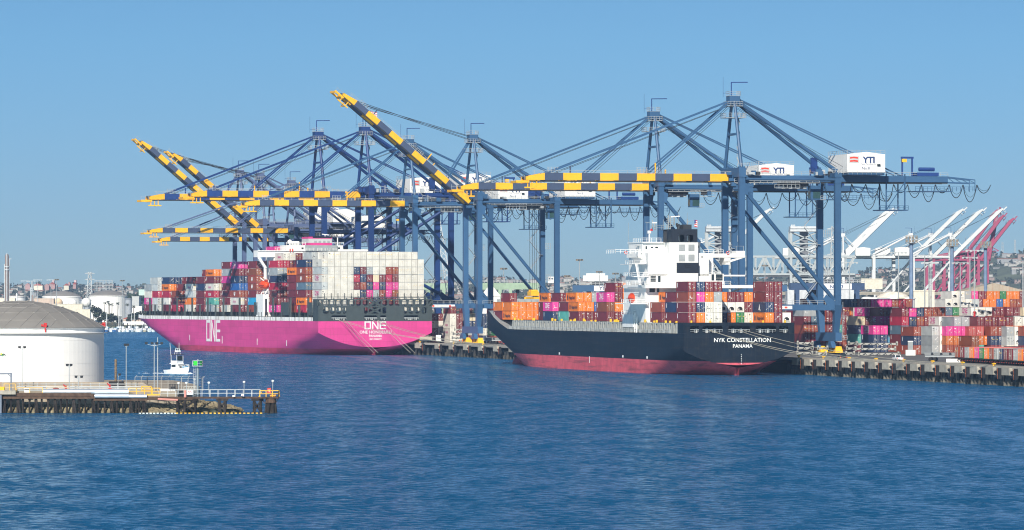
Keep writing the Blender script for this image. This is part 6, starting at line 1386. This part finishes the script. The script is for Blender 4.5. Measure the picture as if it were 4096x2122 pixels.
for a in ((3645, 972, 1900, 'big', 'thick blue grey mast with stacked lamp rack, left of three'), (3808, 985, 1980, 'big', 'thick blue grey mast with stacked lamp rack, middle of three'), (3942, 992, 2050, 'big', 'thick blue grey mast with stacked lamp rack, right of three'), (3594, 1010, 1700, 'thin', 'slim grey mast with curved double arms above the pink boxes'), (3898, 1002, 1560, 'thin', 'tall slim grey mast before the white shed'), (3841, 1052, 1640, 'thin', 'slim grey mast left of the white shed'), (3880, 1030, 1750, 'thin', 'second slim grey mast left of the white shed'), (3398, 1050, 1700, 'thin', 'slim grey mast right behind the nearest crane leg'), (3699, 1022, 1750, 'thin', 'slim mast by the cream silo building, left'), (3716, 1052, 1780, 'thin', 'slim mast by the cream silo building, middle'), (3724, 1050, 1800, 'thin', 'slim mast by the cream silo building, right'), (4092, 1045, 1600, 'thin', 'slim mast at the right edge of the picture'),
          (2015, 1072, 2300, 'ring', 'round topped light mast between the cranes, left'), (2318, 1037, 2300, 'ring', 'round topped light mast standing tall behind the orange boxes'), (2397, 1085, 2500, 'ring', 'small round topped light mast before the hill'), (2268, 1102, 2500, 'ring', 'short round topped light mast before the hill'), (2462, 1092, 2500, 'ring', 'round topped mast left of the deckhouse'), (3060, 1060, 2500, 'ring', 'pale round topped mast among the bridge trusses'),
          (49 + 51, 1124, 3300, 'thin', 'grey pole left of the refinery column behind the tank'), (125, 1125, 3300, 'thin', 'grey pole beside the second refinery column'), (151, 1120, 3300, 'thin', 'grey pole between the refinery columns and dome tanks'), (204, 1120, 3300, 'thin', 'grey pole before the left dome tank'), (226, 1117, 3300, 'ring', 'thin lamp pole before the left dome tank'), (489, 1121, 3300, 'ring', 'lamp pole before the right dome tank')): mast_light(a[0], a[1], a[2], a[3], a[4])
# ---------------------------------------------------------------- lift bridge
br = mat('bridge_grey_green', (.36, .40, .41), .6, var=.08)
DB_ = 2900.0; xb = lambda px: PX(px, DB_); zb_ = lambda py: PZ(py, DB_)
lb_ = thing('lift_bridge', 'grey green vertical lift bridge with two braced towers and a truss span', 'bridge', (0, DB_, 0))
for a, c in ((2824, 2932), (3160, 3278)):
    m = MB(); xa, xc = xb(a + 4), xb(c - 4); zt_ = zb_(928)
    for x in (xa, xc):
        for y in (0, 14): m.bar((x, y, 2), (x, y, zt_), 1.6)
    for y in (0, 14):
        z = zb_(1165); n_ = 5; dz = (zt_ - z) / n_
        for i in range(n_): m.bar((xa, y, z + i * dz), (xc, y, z + (i + 1) * dz), .7); m.bar((xc, y, z + i * dz), (xa, y, z + (i + 1) * dz), .7); m.bar((xa, y, z + i * dz), (xc, y, z + i * dz), .8)
    m.box((xa + xc) / 2 - 2.6, (xa + xc) / 2 + 2.4, 6, 9, zb_(1150), zt_, 1); m.build('tower', [br, mat('counterweight_grey', (.15, .16, .18), .8)], lb_)
    m = MB(); m.box(xb(a), xb(c), -2, 16, zb_(927), zb_(918)); m.lathe([(8, 0)], 4) if 0 else None; m.box(xb(a + 1), xb(c - 1), -1.5, 15.5, zb_(918), zb_(906)); m.tube((xb(a + 1), -1.5, zb_(912)), (xb(c - 1), -1.5, zb_(912)), .9, 8); [m.box(xb(a + 12 + i * 9), xb(a + 14 + i * 9), -1.6, -1.48, zb_(916), zb_(910), 1) for i in range(4)]; [m.tube((xb(a + 8 + i * 6), 4, zb_(906)), (xb(a + 8 + i * 6), 4, zb_(899)), .4, 6) for i in range(3)]; m.build('machinery_house', [mat('bridge_pale', (.52, .56, .58), .6), dark], lb_)
m = MB(); za, zc2 = zb_(1098), zb_(1027)
for y in (0, 12):
    for z in (za, zc2): m.bar((xb(2700), y, z), (xb(3420), y, z), 1.3, 1.2)
    n_ = 20
    for i in range(n_):
        a, c = 2700 + 36 * i, 2736 + 36 * i; m.bar((xb(a), y, za if i % 2 else zc2), (xb(c), y, zc2 if i % 2 else za), .9); m.bar((xb(a), y, za), (xb(a), y, zc2), .6)
m.box(xb(2700), xb(3420), 0, 12, za - 1.6, za - .5, 1); m.build('truss_span', [br, mat('bridge_deck_dark', (.08, .09, .10), .8)], lb_)
m = MB()
for px in range(2960, 3160, 33): pass
t = thing('viaduct', 'long grey elevated road viaduct behind the yard', 'viaduct', (0, 3300, 0)); m = MB(); m.box(PX(3090, 3300), PX(4300, 3300), 0, 12, PZ(1180, 3300), PZ(1171, 3300)); m.box(PX(3090, 3300), PX(4300, 3300), -.3, 0, PZ(1173, 3300), PZ(1169, 3300)); m.build('deck', [conc], t)
for i in range(16): m = MB(); x = PX(3110 + i * 75, 3300); m.box(x - 2, x + 2, 3, 9, 3, PZ(1180, 3300)); m.build('pier_column', [conc], t)
# ---------------------------------------------------------------- tanks, sheds and plant
def tank(px, D, r, ytop, rise, label, wm=None, rm=None, n=40):
    t = thing('storage_tank', label, 'tank', (PX(px, D), D, 3.8)); H_ = PZ(ytop, D) - 3.8; m = MB(); m.lathe([(r, 0), (r, H_ - .6), (r + .35, H_ - .55), (r + .35, H_ - .25), (r, H_ - .2), (r, H_)], n, cap=False); m.build('shell', [wm or tankw], t)
    m = MB(); m.lathe([(r, H_), (r * .86, H_ + rise * .36), (r * .6, H_ + rise * .72), (r * .3, H_ + rise * .94), (.05, H_ + rise)], n); m.build('roof', [rm or roofm], t)
grt = mat('tank_grey', (.33, .36, .40), .6)
tank(246, 3600, 14.6, 1186, 4.0, 'pale tank with grey dome roof behind the big tank, left one'); tank(432, 3600, 14.6, 1184, 4.2, 'pale tank with grey dome roof behind the big tank, right one'); tank(514, 3560, 2.6, 1196, .3, 'narrow grey tank right of the right dome tank', grt, grt); tank(65, 3650, 7, 1187, 1.5, 'small tank with brownish dome at far left'); tank(342, 3560, 4.2, 1200, .6, 'grey tank between the two dome tanks', grt, grt)
tank(3573, 2200, 7.9, 1192, 2.9, 'white dome tank with rusty radial streaks by the slim masts', None, mat('rusty_white_dome', (.72, .66, .55), .7, var=.25, scale=.25, streak=.7, dirt=(.4, .22, .1))); tank(3470, 2150, 2.5, 1191, .4, 'white cylinder tank, left of the tank row', rm=white); tank(3495, 2140, 2.9, 1193, .4, 'white cylinder tank, second of the tank row', rm=white); tank(3535, 2120, 3.4, 1196, .5, 'blue grey cylinder tank in the tank row', mat('tank_blue_grey', (.42, .50, .60), .6), ltgrey); tank(3615, 2130, 2.6, 1190, .3, 'cream cylinder tank before the rusty dome', mat('tank_cream', (.68, .62, .48), .6), ltgrey); tank(3640, 2110, 2.2, 1192, .3, 'small white cylinder tank right of the rusty dome', rm=white)
def sphere(px, D, r, yc, label, m2=white):
    t = thing('gas_sphere', label, 'tank', (PX(px, D), D, 3.8)); z = PZ(yc, D) - 3.8; m = MB(); m.lathe([(r * math.sin(math.pi * i / 12) + .01, -r * math.cos(math.pi * i / 12)) for i in range(13)], 20, 0, (0, 0, z)); m.build('ball', [m2], t, smooth=True); m = MB(); [m.bar((r * .9 * math.cos(i), r * .9 * math.sin(i), 0), (r * .95 * math.cos(i), r * .95 * math.sin(i), z), .4) for i in range(6)]; m.build('leg', [galv], t)
sphere(345, 3500, 3.6, 1211, 'white gas sphere between the dome tanks'); sphere(233, 3500, 3.4, 1212, 'gas sphere with orange tinged top before the left dome tank', mat('sphere_orange_white', (.74, .55, .36), .6, var=.3, scale=.2)); sphere(290, 3500, 3.2, 1214, 'white gas sphere right of the orange tinged one')
def plant(px, D, w_, ytop, label, name='column', mt=None, cat='column', ybot=None, pipes=True):
    t = thing('refinery_' + name, label, cat, (PX(px, D), D, 3.8)); H_ = PZ(ytop, D) - 3.8; m = MB(); m.lathe([(w_, 0), (w_, H_ - w_), (w_ * .7, H_ - w_ * .3), (.1, H_)], 14); m.build('vessel', [mt or mat('brown_cladding', (.27, .20, .17), .6, var=.15, scale=.2, streak=.4)], t, smooth=False)
    if pipes:
        m = MB(); m.tube((-w_ - .3, -w_ * .5, 0), (-w_ - .3, -w_ * .5, H_ * .86), .28, 6); m.tube((w_ * .1, -w_ - .3, 0), (w_ * .1, -w_ - .3, H_ * 1.01), .3, 6); m.lathe([(w_ + .5, 0), (w_ + .5, .5)], 14, 0, (0, 0, H_ * .82)); m.lathe([(w_ + .5, 0), (w_ + .5, .5)], 14, 0, (0, 0, H_ * .78)); m.tube((w_ + .2, 0, 0), (w_ + .2, 0, H_ * .93), .16, 5); m.bar((w_, 0, H_ * .93), (w_ + 1.6, 0, H_ * .93), .3); m.build('pipe', [ltgrey], t)
plant(28, 3000, 1.25, 1016, 'tall brown refinery column wrapped with pale pipes at far left'); plant(129, 3100, .75, 1125, 'shorter grey refinery column left of the dome tanks', mt=galv); plant(130, 3050, .6, 1180, 'small brown vessel with white top behind the tank roof', pipes=False); plant(67, 3050, .55, 1174, 'small white looped vessel behind the tank roof', mt=white, pipes=False); plant(1744, 3200, .85, 1082, 'grey chimney stack seen through the quay crane legs', 'chimney', galv, 'chimney', pipes=False)
def shed(px0, px1, D, y0, y1, label, mt=None, roof=0, dep=20, rm=None, win=0, name='shed', cat='building'):
    w2 = (PX(px1, D) - PX(px0, D)) / 2; zg = 3.8; t = thing(name, label, cat, (PX((px0 + px1) / 2, D), D, zg if y1 is None else PZ(y1, D))); z0 = t.location.z; H_ = PZ(y0, D) - z0
    m = MB(); m.box(-w2, w2, 0, dep, -3, H_); m.build('wall', [mt or white], t)
    m = MB()
    if roof: m.prism([(-w2 - .4, H_ + .01), (w2 + .4, H_ + .01), (0, H_ + roof)], (0, -.3, 0), (1, 0, 0), (0, 0, 1), -dep - .5)
    else: m.box(-w2 - .2, w2 + .2, -.2, dep + .2, H_ + .01, H_ + .5)
    m.build('roof', [rm or mt or white], t)
    for i in range(win):
        m = MB(); x = -w2 + (i + .5) * 2 * w2 / win; m.box(x - w2 / win * .55, x + w2 / win * .55, -.06, .02, H_ * .35, H_ * .75); m.build('window', [glass], t)
tanw = mat('stucco_tan', (.55, .44, .36), .8); redroof = mat('red_tile', (.33, .07, .05), .8); pinkw = mat('pink_stucco', (.42, .26, .25), .8); creamw = mat('cream_wall', (.70, .66, .54), .7)
shed(3826, 4130, 2050, 1172, None, 'big white shed with a low gable behind the yard', roof=4.2, dep=40, rm=tan); shed(3654, 3738, 2200, 1166, None, 'cream windowless silo building by the slim masts', creamw, dep=16); shed(3445, 3530, 3400, 1118, 1140, 'flat beige roofed hall far behind the lift bridge', creamw); shed(1925, 2000, 2250, 1186, None, 'white gabled roof behind the quay between the ships', roof=6, dep=30)
shed(2192, 2236, 6200, 1109, 1124, 'pale block building on the hill left of the deckhouse, smaller', dep=30, win=4); shed(2332, 2432, 6300, 1104, 1116, 'long white terraced building on the hill left of the deckhouse', dep=30); shed(2345, 2420, 6310, 1096, 1104, 'upper storey block of the white hill building', dep=20); shed(2508, 2545, 5800, 1105, 1118, 'tan block with dark openings on the hill beside the deckhouse', tanw, win=3)
shed(508, 567, 3700, 1228, None, 'long white wall building right of the dome tanks', dep=10); shed(493, 570, 3330, 1276, None, 'low building with a red tile roof by the marina', tanw, roof=2.6, dep=10, rm=redroof); shed(555, 585, 4600, 1160, 1170, 'pale green topped warehouse behind the bow', mat('pale_green', (.45, .60, .55), .7)); shed(528, 556, 3900, 1188, None, 'grey industrial block right of narrow grey tank', ltgrey); shed(120, 215, 3400, 1197, None, 'long cream plant building behind the big dome roof', tanw, dep=8); shed(0, 60, 3400, 1196, None, 'pale pipe rack building at far left', creamw, dep=8); shed(215, 330, 3380, 1219, None, 'low white pipe rack before the gas spheres', creamw, dep=5); shed(330, 360, 3300, 1240, None, 'small cream shed below the white gas sphere', creamw, dep=5)
for px, lab in ((213, 'slim pale pink tower on the left skyline, left one'), (301, 'slim pale pink tower on the left skyline, right one')): shed(px - 4, px + 4, 7000, 1123, 1150, lab, mat('pale_pink_tower', (.60, .45, .45), .7), dep=12, name='tower', cat='tower')
for i, (a, c, y0, mt) in enumerate(((100, 120, 1141, pinkw), (130, 170, 1143, creamw), (178, 196, 1144, pinkw), (195, 220, 1138, pinkw), (215, 228, 1144, creamw), (255, 275, 1143, creamw), (272, 280, 1136, pinkw), (292, 304, 1138, pinkw))): shed(a, c, 6900 + i * 12, y0, y0 + 10, f'small {"pink" if mt is pinkw else "cream"} house on the left skyline, {ORD[i + 1]} from the left', mt, roof=3, dep=15, rm=redroof if i % 2 else mt, name='house', cat='house')
shed(3150, 3420, 2600, 1160, None, 'long pale warehouse behind the blue yard cranes', mat('pale_cladding', (.55, .58, .60), .6), dep=20)
# green and blue yard gantries
def gantry(px0, px1, D, ytop, mt, label, beam=3.5, txt=None):
    t = thing('yard_gantry', label, 'crane', (PX((px0 + px1) / 2, D), D, ZQ)); w2 = (PX(px1, D) - PX(px0, D)) / 2; H_ = PZ(ytop, D) - ZQ
    for x in (-w2, w2):
        for y in (0, 9): m = MB(); m.box(x - .8, x + .8, y - .8, y + .8, 0, H_ - beam); m.build('leg', [mt], t)
    m = MB(); [m.box(-w2 - 3, w2 + 3, y - .8, y + .8, H_ - beam, H_ - beam * .35) for y in (0, 9)]; m.build('beam', [mt], t); m = MB(); m.rail([(-w2 - 3, -1, H_ - beam * .35), (w2 + 3, -1, H_ - beam * .35)], 1.3, 1.5, .1); m.build('railing', [rail_], t); m = MB(); m.box(-w2 * .3, w2 * .2, 1, 8, H_ - beam * .3, H_); m.box(-w2 * .6, -w2 * .35, 2, 6, H_ - beam * 1.6, H_ - beam); m.build('trolley', [dark, mt], t)
    if txt: m = MB(); m.text(txt, 2.0, (w2 * .3, -.85, H_ - beam * .85), (1, 0, 0), (0, 0, 1), bold=.03); m.box(-w2 * .2, w2 * .8, -.83, -.8, H_ - beam * .95, H_ - beam * .4, 1); m.build('lettering', [logob, decal], t)
pg = mat('pale_green_crane', (.30, .42, .30), .6); dbl = mat('dark_blue_gantry', (.03, .07, .16), .6)
gantry(1950, 2000, 2300, 1118, pg, 'pale green yard gantry behind the quay, left one', 5); gantry(2042, 2150, 2350, 1118, pg, 'pale green yard gantry behind the quay, right one', 5); gantry(1712, 1775, 2400, 1120, pg, 'pale green yard gantry seen through deep blue crane legs', 5); gantry(3190, 3430, 2000, 1118, dbl, 'dark blue wide yard gantry behind the crane legs', 4.5, 'NO.13'); gantry(2320, 2460, 1950, 1128, cb, 'blue low yard gantry lettered YTI left of the deckhouse', 4, 'YTI'); gantry(3005, 3120, 2000, 1128, cb, 'blue yard gantry behind the stern stacks', 4)
# lattice jib of a mobile crane, pylons, lattice frame
def lattice(name, label, cat, px, D, w0, w1, zt_, mt, lean=0.0, n=12, arms=0, zg=3.8):
    t = thing(name, label, cat, (PX(px, D), D, zg)); m = MB(); H_ = zt_ - zg; P_ = lambda i, sx, sy: (lean * H_ * i / n + sx * (w0 + (w1 - w0) * i / n) / 2, sy * (w0 + (w1 - w0) * i / n) / 2, H_ * i / n); r_ = max(.16, w0 * .045)
    for i in range(n):
        for sx, sy, tx_, ty in ((-1, -1, 1, -1), (1, -1, 1, 1), (1, 1, -1, 1), (-1, 1, -1, -1)): m.bar(P_(i, sx, sy), P_(i + 1, sx, sy), r_ * 1.5); m.bar(P_(i, sx, sy), P_(i + 1, tx_, ty), r_); m.bar(P_(i, tx_, ty), P_(i + 1, sx, sy), r_) if w0 > 3 else None
    m.build('lattice_frame', [mt], t)
    if arms:
        m = MB()
        for k in range(arms): z = H_ * (.97 - .13 * k); m.bar((-w0 * .62, 0, z), (w0 * .62, 0, z), r_ * 1.6); m.bar((-w0 * .62, 0, z), (0, 0, z + w0 * .15), r_); m.bar((w0 * .62, 0, z), (0, 0, z + w0 * .15), r_)
        m.build('cross_arm', [mt], t)
    return t
t = lattice('lattice_crane_jib', 'white lattice jib of a mobile crane seen between crane legs', 'crane', 1828, 2050, 3.4, 1.6, PZ(872, 2050), cw, lean=-.16, n=22, zg=ZQ); m = MB(); m.box(-2, 4, -2, 2, 0, 6, 0); m.build('cab', [dark], t)
lattice('pylon', 'grey lattice power pylon behind the dome tanks', 'pylon', 359, 4200, 7, 2.2, PZ(1089, 4200), galv, n=10, arms=3); lattice('pylon', 'tall grey lattice pylon behind the nearest crane leg', 'pylon', 3336, 3300, 8, 3, PZ(905, 3300), galv, n=14, arms=3); lattice('pylon', 'thin radio mast on the right hill, left one', 'mast', 4010, 8200, 5, 2, PZ(968, 8200), galv, n=8, zg=70); lattice('pylon', 'thin radio mast on the right hill, right one', 'mast', 4060, 8300, 5, 2, PZ(960, 8300), galv, n=8, zg=70)
t = thing('lattice_screen', 'wide open steel lattice frame on the left skyline', 'frame', (PX(415, 4300), 4300, 4)); m = MB(); w2 = 8.0; z0, z1 = PZ(1165, 4300) - 4, PZ(1122, 4300) - 4
for i in range(13): x = -w2 + i * w2 / 6; m.bar((x, 0, z0 if i % 3 else -2), (x, 0, z1), .3)
for i in range(5): z = z0 + (z1 - z0) * i / 4; m.bar((-w2, 0, z), (w2, 0, z), .35)
m.build('frame', [galv], t)
# ---------------------------------------------------------------- trees
leafd = mat('foliage_dark', (.030, .047, .024), .9, var=.5, scale=.5); leafm = mat('foliage_olive', (.058, .070, .036), .9, var=.4, scale=.5); bark = mat('bark', (.13, .10, .07), .95)
def leaves(m, c, rx, rz, n, s, mi=2):
    for i in range(n):
        while True:
            a, b, d = R.uniform(-1, 1), R.uniform(-1, 1), R.uniform(-1, 1)
            if a * a + b * b + d * d < 1: break
        p = Vector((c[0] + a * rx, c[1] + b * rx, c[2] + d * rz)); q = Vector((R.uniform(-1, 1), R.uniform(-1, 1), R.uniform(-.6, .6))).normalized() * s * R.uniform(.6, 1.3); k = q.cross(Vector((R.uniform(-1, 1), R.uniform(-1, 1), R.uniform(-1, 1)))).normalized() * s * R.uniform(.5, 1); m.face([p - q, p - k * .8, p + q, p + k], R.randrange(mi))
def bush(px, D, w_, ytop, label, zg=3.8):
    t = thing('tree', label, 'tree', (PX(px, D), D, zg), 0, 'trees by the marina'); H_ = PZ(ytop, D) - zg; m = MB(); m.tube((0, 0, 0), (0, 0, H_ * .5), .35, 6, r2=.2); [m.tube((0, 0, H_ * .3), (w_ * .3 * math.cos(i * 2.1), w_ * .3 * math.sin(i * 2.1), H_ * .65), .16, 5, r2=.07) for i in range(3)]; m.build('trunk', [bark], t); m = MB()
    for i in range(9): a = R.random() * 6.28; rr = R.random() ** .5 * w_ * .36; leaves(m, (rr * math.cos(a), rr * math.sin(a), H_ * R.uniform(.42, .86)), w_ * R.uniform(.16, .28), H_ * R.uniform(.12, .2), 55, w_ * .07 + .12)
    m.build('crown', [leafd, leafm], t)
def palm(px, D, ytop, label, zg=3.8, trunkm=None):
    t = thing('palm_tree', label, 'palm', (PX(px, D), D, zg), 0, 'palms by the marina'); H_ = PZ(ytop, D) - zg; m = MB(); m.tube((0, 0, 0), (.2, 0, H_ - 1), .28, 6, r2=.2); m.build('trunk', [trunkm or bark], t); m = MB()
    for i in range(26):
        a = R.random() * 6.28; el = R.uniform(-.7, 1.0); L_ = R.uniform(1.5, 2.3); p0 = Vector((.2, 0, H_ - 1)); p1 = p0 + Vector((math.cos(a) * math.cos(el), math.sin(a) * math.cos(el), math.sin(el))) * L_ * .6; p2 = p1 + Vector((math.cos(a) * L_ * .4, math.sin(a) * L_ * .4, -L_ * .35)); w = Vector((-math.sin(a), math.cos(a), 0)) * .28; m.face([p0 - w * .3, p0 + w * .3, p1 + w, p1 - w], R.randrange(2)); m.face([p1 - w, p1 + w, p2], R.randrange(2))
    m.build('crown', [leafd, leafm], t)
i = 0
for px, D, w_, y0 in ((430, 3270, 9, 1258), (452, 3260, 8, 1255), (405, 3280, 9, 1250), (470, 3280, 7, 1262), (520, 3290, 6, 1262), (540, 3300, 9, 1248), (565, 3300, 8, 1250), (585, 3300, 7, 1246), (610, 3300, 7, 1252), (375, 3350, 7, 1218), (395, 3360, 6, 1222), (550, 4700, 20, 1164), (530, 4700, 16, 1172)): i += 1; bush(px, D, w_, y0, f'dark bushy tree by the marina, {ORD[i]} listed from the tank' if 0 else f'dark green bushy tree near the marina, {"before the far warehouse" if D > 4000 else "beside the far boats"}, {ORD[i]}', 3.8 if D < 4000 else 10)
for i, (px, y0) in enumerate(((418, 1208), (432, 1204), (437, 1212), (471, 1210), (508, 1214), (533, 1222), (447, 1214))): palm(px, 3420, y0, f'palm tree behind the marina, {ORD[i + 1]} from the tank', trunkm=ltgrey if i in (4,) else None)
# ---------------------------------------------------------------- marina
for i in range(24):
    px = 424 + (i % 12) * 17.5 + R.uniform(-3, 3) + (6 if i >= 12 else 0); D = 3150 + (0 if i < 12 else 38) + R.uniform(-6, 6); L_ = R.uniform(7, 10.5); pal = R.choice((boatw, boatw, boatw, white, mat('hull_cream', (.7, .62, .45), .5), mat('hull_blue', (.05, .15, .35), .4)))
    cab = R.choice((0, 1, 2)); b_ = thing('moored_boat', f'{"cabin cruiser" if cab else "open boat"} moored in the marina, {ORD[i % 12 + 1]} from the tank, {"front" if i < 12 else "back"} row', 'boat', (PX(px, D), D, 0), math.radians(R.uniform(-115, -65)), 'boats in the marina')
    m = MB(); hb = L_ * .16
    m.hexa([(-L_ / 2, -hb * .85, -.3), (L_ * .3, -hb * .6, -.3), (L_ * .3, hb * .6, -.3), (-L_ / 2, hb * .85, -.3), (-L_ / 2, -hb, 1.1), (L_ * .3, -hb, 1.3), (L_ * .3, hb, 1.3), (-L_ / 2, hb, 1.1)]); m.hexa([(L_ * .3, -hb * .6, -.3), (L_ * .42, -.1, -.2), (L_ * .42, .1, -.2), (L_ * .3, hb * .6, -.3), (L_ * .3, -hb, 1.3), (L_ * .5, -.08, 1.5), (L_ * .5, .08, 1.5), (L_ * .3, hb, 1.3)]); m.build('hull', [pal], b_)
    m = MB(); m.hexa([(-L_ * .3, -hb * .8, 1.1), (L_ * .22, -hb * .7, 1.25), (L_ * .22, hb * .7, 1.25), (-L_ * .3, hb * .8, 1.1), (-L_ * .28, -hb * .7, 2.5), (L_ * .08, -hb * .6, 2.5), (L_ * .08, hb * .6, 2.5), (-L_ * .28, hb * .7, 2.5)])
    if cab == 2: m.box(-L_ * .22, L_ * .02, -hb * .6, hb * .6, 2.5, 3.6)
    m.build('cabin', [boatw], b_); m = MB(); m.box(-L_ * .2, 0, -hb * .79, hb * .79, 1.75, 2.2); m.box(L_ * .1, L_ * .17, -hb * .5, hb * .5, 1.75, 2.2); m.build('window', [glass], b_)
    if i % 5 == 2: m = MB(); m.box(-L_ * .45, -L_ * .1, -hb * .9, hb * .9, 2.55, 2.75); m.build('canopy', [mat('cover_blue', (0, 0, 0))], b_)
    if i % 3 == 0: m = MB(); h_ = R.uniform(11, 17); m.tube((0, 0, 1), (0, 0, h_), .11, 5); m.bar((0, -1.2, h_ * .65), (0, 1.2, h_ * .65), .08); m.tube((0, 0, h_), (L_ * .48, 0, 1.4), .04, 4); m.build('mast', [whitec], b_)
for i in range(12):
    x = 428 + i * 16.5; t = thing('dock_pile', f'dark dock pile in the marina, {ORD[i + 1]} from the tank', 'pile', (PX(x, 3165), 3165, 0), 0, 'dock piles in the marina'); m = MB(); m.tube((0, 0, -1), (0, 0, R.uniform(3, 7)), .28, 6); m.build('post', [tar], t)
t = thing('boat_shelter', 'long white boat shed roof behind the marina boats', 'shelter', (PX(545, 3215), 3215, 0)); m = MB(); m.box(-9, 9, 0, 8, 4.6, 6.6); m.build('roof', [white], t); m = MB(); [m.bar((x, 0, 0), (x, 0, 4.6), .25) for x in (-8.8, -4.4, 0, 4.4, 8.8)]; m.build('post', [galv], t)
# ---------------------------------------------------------------- the far town and woods, read as a mass
m = MB()
for i in range(1500):
    y = R.uniform(3900, 8300); r = R.uniform(-.118, .118); x = r * y; z = ground_h(x, y); s = R.uniform(3, 8); h_ = R.uniform(3, 6)
    if R.random() < .1: s *= 2.4
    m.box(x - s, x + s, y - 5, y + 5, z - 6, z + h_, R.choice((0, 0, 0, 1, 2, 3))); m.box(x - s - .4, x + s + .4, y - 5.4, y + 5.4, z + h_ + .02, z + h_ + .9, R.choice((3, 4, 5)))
tag(m.build('far_town', [mat('town_white', (.46, .45, .42), .8), mat('town_tan', (.36, .32, .27), .8), mat('town_grey', (.32, .33, .34), .8), mat('town_pink', (.33, .25, .23), .8), mat('roof_grey', (.23, .22, .21), .9), mat('roof_red', (.30, .12, .08), .9)]), 'far hillside town of small pale houses in haze', 'town', kind='stuff')  # house colours toned down, distance haze put into the paint
m = MB(); leaff = mat('foliage_hazed', (.075, .085, .06), .95, var=.25, scale=.05); leaff2 = mat('foliage_hazed_dark', (.05, .062, .045), .95, var=.25, scale=.05)  # leaf colours lightened to paint the haze of distance into them
for i in range(3000):
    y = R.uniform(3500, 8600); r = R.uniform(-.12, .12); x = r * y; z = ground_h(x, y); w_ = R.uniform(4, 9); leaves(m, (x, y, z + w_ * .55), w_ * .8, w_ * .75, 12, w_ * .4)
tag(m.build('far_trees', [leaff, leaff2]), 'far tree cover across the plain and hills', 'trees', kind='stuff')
# ---------------------------------------------------------------- haze
hm = bpy.data.materials.new('haze_air'); hm.use_nodes = True; n = hm.node_tree
for q in list(n.nodes):
    if q.type != 'OUTPUT_MATERIAL': n.nodes.remove(q)
pvn = n.nodes.new('ShaderNodeVolumePrincipled'); pvn.inputs['Color'].default_value = (.46, .68, 1.0, 1); pvn.inputs['Density'].default_value = HAZE; pvn.inputs['Anisotropy'].default_value = 0.0
n.links.new(pvn.outputs[0], [q for q in n.nodes if q.type == 'OUTPUT_MATERIAL'][0].inputs['Volume'])
m = MB(); m.box(-2700, 2700, -320, 9600, -7, 230)
if HAZE: tag(m.build('haze', hm), kind='stuff')
